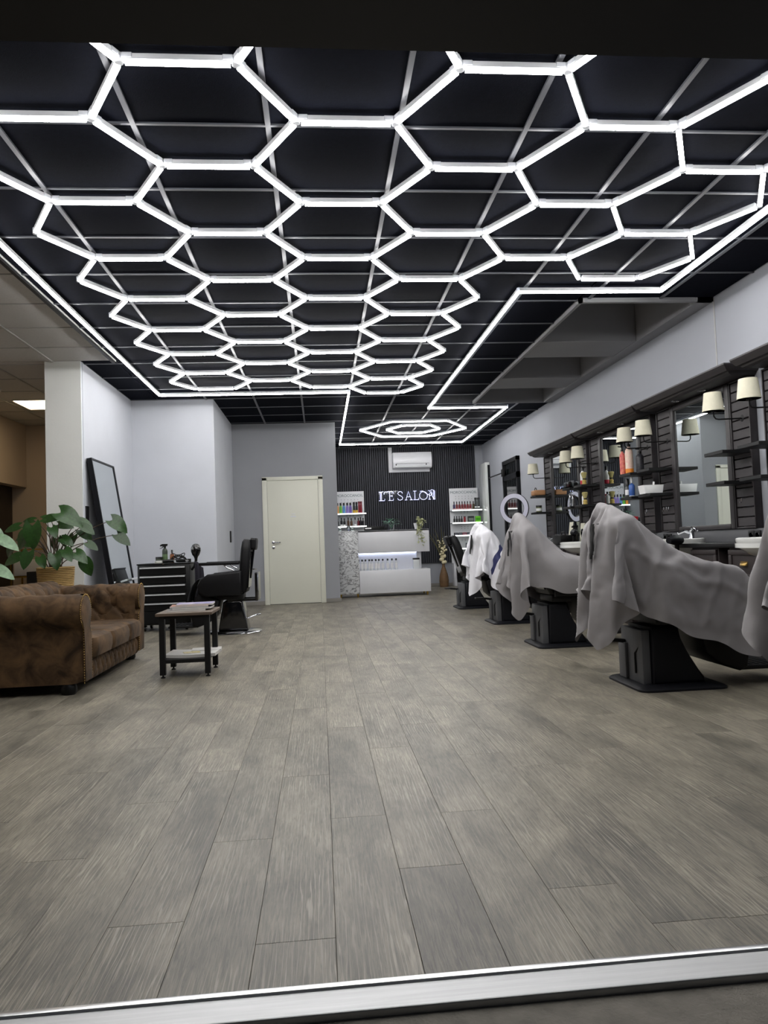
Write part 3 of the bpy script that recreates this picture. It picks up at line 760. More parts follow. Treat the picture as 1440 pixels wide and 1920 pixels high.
# neon sign
t = thing('neon_sign', 'bluish white neon lettering on the dark slatted wall', 'sign', (1.275, YB-.075, 1.857))
NEON = tube_mat('neon_tube', (.58, .60, 1), 1.9)
def stroke(ps, r=.0075): return ps
Wd = 1.205; H = .185
letters = {
 'L': (0, .16, [[(.03, 1), (.03, 0)], [(.055, 1), (.055, .0)], [(.0, 1), (.085, 1)], [(.0, 0), (.12, 0), (.125, .2)]]),
 'E': (.185, .16, [[(.045, 1), (.045, 0)], [(-.075, .72), (-.06, .98), (.02, 1.02), (.12, 1.0), (.122, .8)], [(.045, .52), (.1, .52)], [(.1, .62), (.1, .42)], [(.02, 0), (.12, 0), (.125, .2)]]),
 'S': (.40, .13, [[(.105, .78), (.09, .95), (.055, 1), (.018, .93), (.005, .76), (.03, .6), (.08, .45), (.11, .28), (.095, .08), (.055, 0), (.015, .05), (.0, .22)]]),
 'A': (.555, .16, [[(.0, 0), (.05, 0)], [(.02, 0), (.078, 1), (.14, 0)], [(.105, 0), (.165, 0)], [(.045, .36), (.115, .36)]]),
 'L2': (.74, .12, [[(.0, 1), (.065, 1)], [(.03, 1), (.03, 0)], [(.0, 0), (.11, 0), (.115, .2)]]),
 'O': (.865, .19, [[(.09+.085*math.sin(2*PI*k/20), .45+.46*math.cos(2*PI*k/20)) for k in range(21)], [(.02, .95), (.08, .98), (.17, .62), (.24, .42), (.285, .6), (.26, .9)]]),
 'N': (1.06, .15, [[(.0, 0), (.05, 0)], [(.025, 0), (.025, .72)], [(.0, 1.0), (.03, 1.0), (.115, .03)], [(.115, 0), (.115, 1.05), (.08, 1.12), (.05, 1.0)], [(.14, 0), (.14, .95), (.115, 1.05)], [(.1, 0), (.145, 0)]]),
}
for k, (ox, wd_, sts) in letters.items():
    b = MB()
    for st in sts: b.tube([(ox+x, 0, z*H) for x, z in st], .0047, 6)
    b.obj('letter', NEON, t)
b = MB(); b.box(.0, Wd, .012, .016, -.01, H+.02); b.obj('acrylic_backing', mat('clear_acrylic_sheet', (210, 215, 230), .05, var=0, trans=.96), t)
b = MB()
for x in (.08, .6, 1.12): b.tube([(x, .016, .09), (x, .045, .09)], .006, 6)
b.obj('stand_off', M_CHROME, t)

# ring light on a tripod
t = thing('ring_light', 'white ring light on a black tripod stand in front of the black glass door', 'ring light', (3.02, 11.05, 0))
Rz = Matrix.Translation((0, 0, 1.405)) @ Matrix.Rotation(math.radians(-38), 4, 'Z')
def ringpt(rr, y, k, n=36): a = 2*PI*k/n; return Rz @ Vector((rr*math.cos(a), y, rr*math.sin(a)))
b = MB(); b.loft([[ringpt(r, y, k) for k in range(36)] for r, y in ((.165, -.012), (.232, -.012), (.232, -.005))], caps=False)
b.obj('diffuser', mat('lavender_white_diffuser', (214, 214, 232), .5, var=.01), t)
b = MB(); rings = [[ringpt(r, y, k) for k in range(36)] for r, y in ((.160, -.014), (.160, .03), (.19, .04), (.232, .03), (.238, -.008), (.233, -.014), (.233, -.006))]
b.loft(rings, caps=False); b.obj('ring_housing', M_BLACK, t)
b = MB(); b.tube([(0, 0, .25), (0, 0, 1.17)], .012, 8); b.obj('pole', M_BLACKM, t)
for k in range(3):
    a = 2*PI*k/3+.4; b = MB(); b.tube([(0, 0, .62), (.24*math.cos(a), .24*math.sin(a), .012)], .009, 6); b.obj('leg', M_BLACKM, t)

# ---------------------------------------------------------------- barber stations on the right wall
XF = 3.50
def slat_panel(t, y0, y1, z0, z1, n):
    """framed louvre panel: four frame members and separate slats"""
    fw = .014; b = MB()
    b.box(XF-.008, XR-.001, y0, y0+fw, z0, z1, bev=.004); b.box(XF-.008, XR-.001, y1-fw, y1, z0, z1, bev=.004)
    b.box(XF-.008, XR-.001, y0+fw, y1-fw, z0, z0+fw, bev=.004); b.box(XF-.008, XR-.001, y0+fw, y1-fw, z1-fw, z1, bev=.004)
    p = b.obj('side_panel', M_UNIT, t, loc=(0, 0, 0))
    hs = (z1-z0-2*fw)/n
    key = (round(y1-y0-2*fw, 3), n)
    if key not in SLM:
        q = MB(); q.box(0, .03, 0, y1-y0-2*fw, .004, hs-.004, bev=.004, seg=1); SLM[key] = q.mesh('slat', M_UNIT2)
    for k in range(n): link('slat', SLM[key], p, (XF+.004, y0+fw, z0+fw+k*hs))
    return p
SLM = {}
ST = {'A': (9.17, 10.97), 'B': (7.31, 9.05), 'C': (5.555, 7.18), 'D': (3.75, 5.375)}
CN = {'A': (9.05, 11.01), 'B': (7.215, 9.03), 'C': (5.48, 7.205), 'D': (3.6, 5.40)}
STL = {'A': 'farthest dark panelled mirror station, nearest the ring light', 'B': 'dark panelled mirror station second from the ring light end', 'C': 'dark panelled mirror station with an empty mirror reflecting the white pillar', 'D': 'dark panelled mirror station cut off at the picture edge'}
def mount_lamp(y, label):
    t = thing('wall_lamp', label, 'wall lamp', (XF+.012, y, 1.845), 0, 'cream shaded wall lamps')
    b = MB(); b.lathe([(.03, 0), (.03, .008), (.012, .014)], 14, (0, 0, 0), Matrix.Rotation(-PI/2, 4, 'Y')); b.obj('wall_plate', M_BLACKM, t)
    b = MB(); b.tube([(-.005, 0, 0), (-.21, 0, -.005), (-.235, 0, .0), (-.25, 0, .02), (-.252, 0, .06)], .006, 8); b.obj('arm', M_BLACKM, t)
    b = MB(); b.lathe([(.018, .055), (.022, .06), (.022, .105), (.012, .12), (.0001, .12)], 12, (-.252, 0, 0)); b.obj('bulb_holder', M_BLACKM, t)
    b = MB(); b.lathe([(.086, .062), (.0675, .215), (.0655, .215), (.084, .062)], 28, (-.252, 0, 0)); b.obj('lamp_shade', M_SHADE, t)
def shelf(t, y0, y1, z, d=.235):
    b = MB(); b.box(XF-.012-d, XF-.012, y0, y1, z-.028, z, bev=.003, seg=1); return b.obj('shelf', M_BLACKM, t)
for k, (y0, y1) in ST.items():
    t = thing('mirror_station', STL[k], 'mirror station', (0, 0, 0)); Z0, Z1 = .935, 2.175
    slat_panel(t, y1-.30, y1, Z0, Z1, 15); slat_panel(t, y0, y0+.285, Z0, Z1, 15)
    a, e = y0+.285, y1-.30
    b = MB(); fw = .07
    def fr(ya, yb_, za, zb): b.box(XF-.014, XR-.001, ya, yb_, za, zb, bev=.012)
    fr(a, a+fw, Z0, Z1); fr(e-fw, e, Z0, Z1); fr(a+fw, e-fw, Z0, Z0+.045); fr(a+fw, e-fw, Z1-.06, Z1)
    mf = b.obj('mirror_frame', M_UNIT, t)
    b = MB(); b.box(XF+.006, XF+.012, a+fw-.005, e-fw+.005, Z0+.04, Z1-.055); b.obj('mirror_glass', M_MIRROR, t)
    # cornice with moulded profile, returned at both ends by plain end faces
    prof = [(XR-.001, 2.176), (XF-.15, 2.176), (XF-.175, 2.188), (XF-.185, 2.2), (XF-.21, 2.205), (XF-.235, 2.235), (XF-.245, 2.25), (XF-.245, 2.262), (XR-.001, 2.262)]
    b = MB(); ya, yb_ = CN[k]; ya += .07; yb_ -= .07
    b.loft([[(XR-.001, ya-f_, z), (x, ya-f_, z), (x, yb_+f_, z), (XR-.001, yb_+f_, z)] for x, z, f_ in [(x, z, max(0, (XF-.15-x)*.74)) for x, z in prof[1:-1]]]); co_ = b.obj('cornice', M_UNIT, t, smooth=False)
    for yy in (a+.28, e-.28):
        q = MB(); q.lathe([(.045, 2.1765), (.045, 2.171), (.03, 2.171), (.028, 2.175), (.0001, 2.1755)], 18, (XF-.08, yy, 0)); q.obj('downlight', M_CHROME, co_)
    for z in ((1.575, 1.325) if k != 'C' else (1.575, 1.325)):
        shelf(t, y0+.015, y0+.295, z); shelf(t, y1-.295, y1-.015, z)
    hm = MB(); hm.tube([(XF+.008, 0, 0), (XF-.02, 0, -.005), (XF-.022, 0, -.04), (XF-.035, 0, -.045), (XF-.038, 0, -.03)], .004, 6); hm = hm.mesh('hook', M_CHROME)
    for yy in ((y1-.2, y1-.155, y1-.1) if k in 'C' else (y1-.16, y1-.12) if k in 'BD' else ()): link('hook', hm, t, (0, yy, 1.19))
    if k in 'BC': link('hook', hm, t, (0, y0+.16, 1.19))
    mount_lamp(y1-.195, 'cream wall lamp on the far panel of the %s mirror station' % {'A': 'farthest', 'B': 'second farthest', 'C': 'third farthest', 'D': 'nearest'}[k])
    mount_lamp(y0+.125, 'cream wall lamp on the near panel of the %s mirror station' % {'A': 'farthest', 'B': 'second farthest', 'C': 'third farthest', 'D': 'nearest'}[k])
# continuous counter, backsplash, cabinets, basins
t = thing('worktop', 'long black worktop running below the mirror stations', 'worktop', (0, 0, 0))
b = MB(); b.box(3.46, XR-.008, 3.6, 11.0, .79, .825, bev=.004)
yy = 3.6
for k in 'DCBA':
    yc = sum(ST[k])/2; b.box(3.08, 3.4605, yy, yc-.30, .79, .825, bev=.004); yy = yc+.30
b.box(3.08, 3.4605, yy, 11.0, .79, .825, bev=.004); b.obj('top_board', M_BLACK, t)
b = MB(); b.box(XR-.05, XR-.008, 3.6, 11.0, .825, .932, bev=.002); b.obj('backsplash', mat('grey_backsplash', (92, 93, 96), .5, var=.05), t)
def cabinet(y0, y1, label):
    t = thing('drawer_cabinet', label, 'cabinet', (3.12, y0, 0)); W = y1-y0
    b = MB(); b.box(0, .43, 0, W, .07, .788, bev=.003); b.box(.04, .43, .01, W-.01, 0, .07); b.obj('carcass', M_CAB, t)
    for z0, z1 in ((.555, .775), (.32, .54), (.085, .305)):
        b = MB(); fw = .04
        b.box(-.022, 0, .012, W-.012, z0, z0+fw, bev=.006); b.box(-.022, 0, .012, W-.012, z1-fw, z1, bev=.006); b.box(-.022, 0, .012, .012+fw, z0+fw, z1-fw, bev=.006); b.box(-.022, 0, W-.012-fw, W-.012, z0+fw, z1-fw, bev=.006)
        b.box(-.010, 0, .05, W-.05, z0+fw-.002, z1-fw+.002); d = b.obj('drawer', M_CAB, t)
        q = MB(); zz = (z0+z1)/2
        q.loft([[(-.012-.026*math.sin(u)*math.sin(v_), W/2-.042*math.cos(v_), zz-.008+.026*math.cos(u)) for v_ in [PI*j/10 for j in range(11)]] for u in [PI*.5*i/5 for i in range(6)]], caps=False, closed=False)
        q.box(-.0125, -.0105, W/2-.046, W/2+.046, zz+.016, zz+.024); q.obj('cup_handle', M_BRASS, d)
for k, (y0, y1) in ST.items():
    nm = {'A': 'farthest', 'B': 'second farthest', 'C': 'third farthest', 'D': 'nearest'}[k]
    cabinet(y0-.08, y0+.33, 'dark drawer cabinet with brass cup handles at the near end of the %s station' % nm)
    cabinet(y1-.46, y1-.05, 'dark drawer cabinet with brass cup handles at the far end of the %s station' % nm)
    yc = (y0+y1)/2
    t = thing('wash_basin', 'white wash basin with chrome lever tap at the %s mirror station' % nm, 'wash basin', (0, yc, 0))
    def ring(sx, sy, z, ox=0, n=32):
        out = []
        for j in range(n):
            a = 2*PI*j/n; cx = math.cos(a); sy_ = math.sin(a)
            px = (abs(cx)**.62)*(1 if cx > 0 else -1) if cx > 0 else -(abs(cx)**.9)
            out.append((3.11+ox+.33*px*sx, .29*sy*(abs(sy_)**.75)*(1 if sy_ > 0 else -1), z))
        return out
    b = MB(); b.loft([ring(.55, .55, .72, .06), ring(.78, .8, .745, .03), ring(.95, .96, .80), ring(1.0, 1.0, .845), ring(1.0, 1.0, .862), ring(.97, .97, .868), ring(.9, .88, .866), ring(.84, .82, .83), ring(.7, .7, .78), ring(.3, .3, .762)]); b.obj('bowl', M_CERAMIC, t)
    b = MB(); b.loft([ring(1.012, 1.015, .80), ring(1.014, 1.017, .83)], caps=False); b.obj('front_lip', M_CERAMIC, t)
    b = MB(); b.lathe([(.028, .866), (.024, .875), (.022, .93), (.02, .94), (.0001, .94)], 14, (3.37, -.02, 0)); b.tube([(3.37, -.02, .91), (3.30, -.02, .935), (3.24, -.02, .915)], .012, 8); b.tube([(3.37, -.02, .94), (3.36, -.05, .965), (3.34, -.15, .95), (3.33, -.2, .925)], [.012, .011, .009, .006], 8); b.obj('tap', M_CHROME, t)
    b = MB(); b.box(3.15, 3.5, -.12, .12, .3, .74, bev=.01); b.obj('trap_cover', M_BLACKM, t)
    for yy in ((y1-.13, y1-.05) if k != 'D' else (y1-.14, y1-.06)): pass
def sockets(y, label):
    t = thing('power_socket', label, 'socket', (XR-.05, y, .875))
    for s_ in (-1, 1):
        b = MB(); b.box(-.012, 0, s_*.043-.04, s_*.043+.04, -.042, .042, bev=.004); p = b.obj('socket_plate', M_BLACK, t)
        b = MB(); b.lathe([(.026, 0), (.024, -.003), (.02, .008), (.0001, .008)], 14, (-.012, s_*.043, 0), Matrix.Rotation(PI/2, 4, 'Y')); b.obj('socket_cup', M_GLOSSB, p)
sockets(7.08, 'double black socket below the white tray in the third mirror station')
sockets(5.6, 'double black socket between the two nearest stations')
sockets(7.42, 'double black socket below the spray bottles of the second farthest station')

# ------- things on the station shelves and worktop
def on(y, x, z): return (x, y, z)
SH1, SH2 = 1.5755, 1.3255
xs_ = XF-.15
M_KRAFT = mat('tan_leather_pouch', (176, 128, 88), .6, var=.1)
yA, yB, yC, yD = ST['A'], ST['B'], ST['C'], ST['D']
t = thing('leather_pouch', 'tan leather pouch on the far upper shelf by the ring light', 'pouch', (xs_, yA[1]-.15, SH1))
b = MB(); b.box(-.1, .08, -.09, .09, 0, .085, bev=.02, seg=3); b.obj('body', M_KRAFT, t)
b = MB(); b.tube(arc((-.05, -.06, .083), (-.05, .06, .083), (0, 0, .08)), .006, 6); b.obj('handle', M_STRAP, t)
t = thing('pomade_jar', 'small olive jar on the far lower shelf by the ring light', 'jar', (xs_, yA[1]-.12, SH2))
b = MB(); b.lathe([(.04, 0), (.045, .01), (.045, .07), (.04, .08)], 16); b.obj('body', cm_((96, 104, 66)), t)
b = MB(); b.lathe([(.046, .08), (.046, .105), (.0001, .105)], 16); b.obj('lid', CAPB, t)
b = MB(); b.lathe([(.0455, .02), (.0455, .06)], 16); b.obj('label_band', WHITEL, t)
t = thing('clipper_tray', 'clear organiser tray with clipper combs on the upper shelf of the farthest station', 'tray', (xs_, yA[0]+.16, SH1))
b = MB(); b.box(-.12, .1, -.1, .1, 0, .008); b.box(-.12, -.115, -.1, .1, 0, .06); b.box(.095, .1, -.1, .1, 0, .06); b.box(-.12, .1, -.1, -.095, 0, .06); b.box(-.12, .1, .095, .1, 0, .06); b.obj('tray', M_GLASS, t)
for i in range(5):
    b = MB(); b.box(-.1+.038*i, -.075+.038*i, -.06, .06, .009, .07+.012*(i % 3), bev=.003, seg=1); b.obj('comb', M_BLACK if i % 2 else cm_((120, 124, 128)), t)
for i, (dy, hh, lab) in enumerate(((-.02, .15, 'silver hair clipper standing on the lower shelf of the farthest station'), (.08, .165, 'second silver clipper behind it on the lower shelf, farther from the camera'))):
    t = thing('hair_clipper', lab, 'hair clipper', (xs_-.02, yA[0]+.12+dy, SH2))
    b = MB(); b.loft([rrect_ := [(x*s_, y*s_, z) for x, y in rrect(-.025, .025, -.02, .02, .012, 3)] for s_, z in ((1, 0), (1.05, .03), (.8, .08), (.95, .12), (.8, hh-.015))]); b.obj('body', M_CHROME, t)
    b = MB(); b.box(-.022, .022, -.016, .016, hh-.016, hh, bev=.003, seg=1); b.obj('blade', M_STEEL, t)
def brush(label, y, z):
    t = thing('shaving_brush', label, 'brush', (xs_-.02, y, z))
    b = MB(); b.lathe([(.026, 0), (.03, .01), (.024, .03), (.03, .045), (.018, .06), (.015, .065)], 16); b.obj('handle', cm_((196, 170, 96)), t)
    b = MB(); b.lathe([(.0185, .064), (.02, .078)], 16); b.obj('ferrule', CAPB, t)
    b = MB(); b.lathe([(.018, .078), (.03, .115), (.038, .145), (.03, .156), (.0001, .16)], 16); b.obj('bristles', mat('blond_bristle', (172, 160, 104), .8, var=.2, scale=40, stretch=(1, 1, .1)), t)
brush('blond shaving brush next to the white and red bottle on the upper shelf', yB[1]-.2, SH1)
brush('blond shaving brush on the lower shelf of the second farthest station', yB[1]-.2, SH2)
bottle('white bottle with red foot and black cap on the upper shelf beside a shaving brush', (xs_, yB[1]-.1, SH1), .235, .032, WHITEL, CAPB, neck=.45, cap=.22, band=(.0, .26, cm_((190, 34, 60))))
bottle('small white bottle beside the brush on the lower shelf', (xs_, yB[1]-.1, SH2), .16, .024, WHITEL, CAPB, neck=.4, cap=.2)
def spray(label, loc, hb, r, m, band=None, trig=True):
    t = thing('spray_bottle', label, 'spray bottle', loc)
    b = MB(); b.lathe([(r*.95, 0), (r, .01), (r, hb*.6), (r*.85, hb*.7), (r*.4, hb*.77), (r*.4, hb*.8)], 18); b.obj('body', m, t)
    if band: b = MB(); b.lathe([(r*1.012, hb*band[0]), (r*1.012, hb*band[1])], 18); b.obj('label_band', band[2], t)
    b = MB(); b.lathe([(r*.48, hb*.8), (r*.48, hb*.87)], 12)
    if trig:
        b.prism([(-.055, hb*.87), (-.055, hb*.93), (-.03, hb*.99), (.035, hb*.99), (.03, hb*.87), (.012, hb*.87)], 'y', -.012, .012, bev=.003, seg=1); b.prism([(-.02, hb*.88), (-.035, hb*.8), (-.06, hb*.76), (-.058, hb*.74), (-.028, hb*.78), (-.008, hb*.88)], 'y', -.007, .007)
    else: b.tube([(0, 0, hb*.87), (0, 0, hb*.96), (-.045, 0, hb*.975)], .007, 6)
    b.obj('spray_head', CAPB, t)
M_FLORAL = mat('flowered_cream_label', (236, 222, 200), .5, scale=38, ramp=(232, 186, 176), var=.1)
spray('cream flowered pump bottle with an orange foot on the upper shelf', (xs_-.03, yB[0]+.17, SH1), .36, .042, M_FLORAL, (.0, .14, cm_((232, 138, 40))), False)
spray('red flowered pump bottle half hidden behind the cream one', (xs_-.07, yB[0]+.25, SH1), .31, .03, mat('red_flowered_label', (196, 64, 84), .5, scale=30, ramp=(226, 150, 120)), None, False)
spray('black printed bottle beside the cream flowered one on the upper shelf', (xs_+.05, yB[0]+.09, SH1), .26, .04, mat('black_printed_label', (20, 20, 26), .4, scale=45, ramp=(60, 60, 66)), None, False)
bottle('clear bottle with black cap and white label on the lower shelf', (xs_-.04, yB[0]+.225, SH2), .2, .027, cm_((70, 72, 70)), CAPB, neck=.6, cap=.4, band=(.12, .4, WHITEL))
bottle('blue and white nozzle bottle on the lower shelf of the second farthest station', (xs_-.03, yB[0]+.14, SH2), .21, .031, cm_((58, 96, 168)), WHITEL, neck=.2, cap=.3, band=(.0, .05, WHITEL))
t = thing('white_tray', 'white open box on the lower far shelf of the empty mirror station', 'box', (xs_-.02, yC[1]-.15, SH2))
b = MB(); b.prism([(-.09, 0), (.09, 0), (.105, .085), (-.105, .085)], 'y', -.07, .07, bev=.006); b.obj('body', WHITEL, t)
b = MB(); b.tube([(.03, .0, .085), (.035, 0, .12)], .01, 8); b.obj('nozzle', WHITEL, t)
# worktop of the farthest station
t = thing('tool_box', 'black tool box on the worktop of the farthest station', 'box', (3.25, 9.5, .826))
b = MB(); b.box(-.1, .14, -.17, .17, 0, .13, bev=.012); b.obj('body', M_BLACK, t)
b = MB(); b.tube([(0, -.07, .13), (0, -.07, .17), (0, .07, .17), (0, .07, .13)], .008, 6); b.obj('handle', M_BLACKM, t)
for i, (y, lab) in enumerate(((9.74, 'cream notice card standing behind the black tool box, the farther one'), (9.3, 'cream notice card standing behind the black tool box, the nearer one'))):
    t = thing('notice_card', lab, 'card', (3.42, y, .826))
    b = MB(); b.box(-.003, .003, -.07, .07, 0, .31-.03*i, M=Matrix.Rotation(.12, 4, 'Y')); b.obj('card', mat('cream_card', (222, 220, 200), .7, var=.02), t)
    b = MB(); b.box(-.002, .05, -.03, .03, 0, .004); b.obj('foot', M_GLASS, t)
spray('dark spray bottle standing between the notice cards', (3.44, 9.55, .826), .26, .035, cm_((22, 24, 24)))
t = thing('shaver_stand', 'black stand with a hand mirror beside the tap of the farthest station', 'mirror', (3.3, 8.93, .826))
b = MB(); b.lathe([(.045, 0), (.045, .012), (.01, .02), (.009, .09), (.0001, .09)], 14); b.obj('stand', M_BLACK, t)
b = MB(); b.loft([[(.02*d, .045*s_*math.cos(2*PI*k/16)*.7, .14+.06*s_*math.sin(2*PI*k/16)) for k in range(16)] for d, s_ in ((-.6, .8), (-.3, 1), (.3, 1), (.6, .8))]); b.obj('mirror_head', M_GLOSSB, t)
def dryer(label, loc, rz):
    t = thing('hair_dryer', label, 'hair dryer', loc, rz)
    b = MB(); b.tube([(-.1, 0, .15), (-.06, 0, .155), (0, 0, .155), (.06, 0, .152), (.1, 0, .15)], [.025, .034, .045, .042, .032], 14); b.obj('barrel', M_PLASTIC, t)
    b = MB(); b.tube([(.03, 0, .13), (.035, 0, .06), (.045, 0, .0)], [.02, .018, .02], 10); b.obj('handle', M_BLACK, t)
    b = MB(); b.tube([(.045, 0, .01)] + [(.09+.05*math.cos(a), .06*math.sin(a), .012) for a in [k*.6 for k in range(12)]], .006, 6); b.obj('cable', M_STRAP, t)
dryer('black hair dryer hanging in front of the basin of the third station', (3.02, 5.98, .705), .6)
dryer('black hair dryer lying on the worktop of the farthest station', (3.25, 9.08, .826), 1.4)
for i, (y, lab) in enumerate(((7.56, 'green and white spray bottle with a red head on the worktop, nearer one'), (7.72, 'green and white spray bottle with a red head on the worktop, farther one'))):
    t = thing('cleaner_bottle', lab, 'spray bottle', (3.38, y+.0, .826))
    b = MB(); b.lathe([(.05, 0), (.052, .02), (.05, .14), (.025, .2), (.02, .22)], 16); b.obj('body', cm_((150, 190, 160)), t)
    b = MB(); b.lathe([(.022, .22), (.022, .245)], 12); b.prism([(-.06, .245), (-.06, .275), (-.03, .295), (.04, .29), (.03, .245)], 'y', -.014, .014, bev=.003, seg=1); b.obj('spray_head', cm_((200, 40, 50)), t)
# ---------------------------------------------------------------- barber chairs
def sidepad(b, pts, y0, y1, bev=.02): b.prism(pts, 'y', y0, y1, bev=bev, seg=3)
def rot_xz(x, z, a): return (x*math.cos(a)-z*math.sin(a), x*math.sin(a)+z*math.cos(a))
def make_chair(label, loc, rotz, base='plastic', group='black barber chairs', recline=.33, az=.66):
    t = thing('barber_chair', label, 'barber chair', loc, rotz, group)
    if base == 'plastic':
        b = MB()
        rr = lambda k, z: [(x*k+.0, y*k, z) for x, y in rrect(-.268, .27, -.265, .265, .06)]
        b.loft([rr(1, 0), rr(1, .012), rr(.96, .02), rr(.86, .028)]); b.obj('base_plate', M_PLASTIC, t)
        b = MB(); b.prism([(-.15, .026), (.17, .026), (.165, .06), (.045, .2), (.035, .22), (.02, .36), (-.15, .36)], 'y', -.17, .17, bev=.02, seg=3); b.obj('pedestal', M_PLASTIC, t)
        b = MB(); b.box(-.205, -.152, -.15, .15, .022, .345, bev=.01); b.box(-.225, -.2, .05, .15, .03, .25, bev=.006); pb = b.obj('pedestal_back', mat('grey_pedestal_plastic', (84, 85, 88), .5, var=.05), t)
        b = MB(); b.tube([(-.21, -.06, .08), (-.21, -.06, .20), (-.20, -.1, .24), (-.19, -.1, .33)], .006, 6); b.obj('cable', M_STRAP, pb)
        b = MB(); b.tube([(-.18, .09, .25), (-.26, .08, .262), (-.32, .07, .268)], .012, 8); b.box(-.40, -.30, .03, .11, .262, .28, bev=.008); b.obj('pump_pedal', M_BLACKM, t)
    else:
        b = MB(); b.lathe([(.30, 0), (.305, .008), (.29, .02), (.16, .034), (.0001, .036)], 40); b.obj('base_plate', M_CHROME, t)
        b = MB(); b.prism([(-.165, .036), (.16, .036), (.1, .345), (.07, .365), (-.08, .365), (-.11, .345)], 'y', -.15, .15, bev=.025, seg=3); b.obj('pedestal', M_GLOSSB, t)
        b = MB(); b.tube([(-.13, -.06, .14), (-.2, -.07, .165), (-.25, -.07, .18)], .007, 8); b.box(-.29, -.24, -.1, -.04, .172, .192, bev=.006); b.obj('pump_pedal', M_CHROME, t)
        b = MB(); b.box(-.285, -.255, -.2, .2, .35, .66, bev=.006); b.box(-.26, .05, -.15, -.11, .35, .375); b.box(-.26, .05, .11, .15, .35, .375); b.obj('rear_frame', M_GLOSSB, t)
        b = MB(); b.lathe([(.05, 0), (.055, .012), (.0001, .02)], 16, (-.19, -.27, .68)); b.obj('recline_lever', M_CHROME, t)
    b = MB(); b.box(-.12, .16, -.17, .17, .372, .43, bev=.01); b.lathe([(.05, .33), (.07, .375)], 14); b.obj('seat_frame', M_BLACKM, t)
    b = MB(); b.box(-.12, .36, -.225, .225, .43, .545, bev=.035, seg=3); b.obj('seat', M_VINYL, t)
    for s_ in (-1, 1):
        b = MB(); pts = [(-.12, .425), (.26, .42), (.33, .46), (.355, .54), (.32, .61), (.24, min(az-.02, .66)), (-.12, min(az, .685))]
        b.prism(pts, 'y', s_*.26-.035, s_*.26+.035, bev=.022, seg=3); b.obj('side_pad', M_VINYL, t)
        b = MB(); b.tube([(-.04, s_*.27, az-.06), (.03, s_*.27, az-.03), (.07, s_*.27, az+.01)], .009, 8); b.obj('arm_bracket', M_CHROME, t)
        b = MB(); b.box(-.10, .33, s_*.27-.03, s_*.27+.03, az, az+.034, bev=.01); b.obj('armrest', M_VINYL, t)
    # backrest slab leaning backwards
    b = MB(); M = Matrix.Translation((-.12, 0, .5)) @ Matrix.Rotation(-recline, 4, 'Y')
    ring = lambda k, z, d: [M @ Vector((d[0] if i < 6 or i >= 18 else d[1], 0, 0)) for i in range(24)]
    b.loft([[M @ Vector((x, y, z)) for x, y in rrect(-.05*f, .045*f, -.23*g, .23*g, .03*f, 4)] for z, f, g in ((-.05, .8, .92), (0, 1, 1), (.25, 1.1, 1), (.42, 1.1, .97), (.5, .95, .88), (.53, .6, .75))])
    b.obj('backrest', M_VINYL, t)
    b = MB(); b.loft([[M @ Vector((x-.075, y, z)) for x, y in rrect(-.03*f, .035*f, -.13*f, .13*f, .02*f, 4)] for z, f in ((.42, .85), (.44, 1), (.53, 1), (.55, .85))]); b.obj('headrest', M_VINYL, t)
    b = MB(); b.tube([M @ Vector((-.06, .0, .1)), M @ Vector((-.075, 0, .45))], .012, 6); b.box(-.062, -.05, -.17, .17, 0, .4, bev=.004, seg=1, M=M); b.obj('back_shell', M_GLOSSB, t)
    b = MB(); b.prism([(.28, .43), (.13, .37), (.17, .2), (.25, .13), (.375, .085), (.42, .105), (.45, .25), (.4, .40), (.36, .46)], 'y', -.2, .2, bev=.02, seg=3); b.obj('leg_rest', M_VINYL, t)
    b = MB(); b.box(.37, .69, -.17, .17, .085, .112, bev=.008)
    fp = b.obj('footplate', M_BLACKM, t)
    for k in range(6):
        q = MB(); q.box(.42+.042*k, .435+.042*k, -.15, .15, .112, .1165, bev=.001, seg=1); q.obj('grip_rib', M_PLASTIC, fp)
    return t
CHR = [('near', (2.2, 2.6), 'black barber chair under a grey cape, cut off by the picture edge'),
       ('c1', (2.08, 4.335), 'black barber chair under a grey cape, the one seen nearest in full'),
       ('c2', (2.05, 6.18), 'black barber chair under a grey cape, between the striped cape chair and the nearest one'),
       ('c3', (2.12, 8.05), 'black barber chair under the white cape with navy stripes'),
       ('c4', (2.12, 10.05), 'uncovered black barber chair in front of the product display')]
CHO = {}
for k, (x, y), lab in CHR:
    CHO[k] = make_chair(lab, (x, y, 0), 0)
make_chair('uncovered black barber chair with a chrome disc foot beside the white door', (-.98, 8.28, 0), PI, 'disc', recline=.1, az=.755)

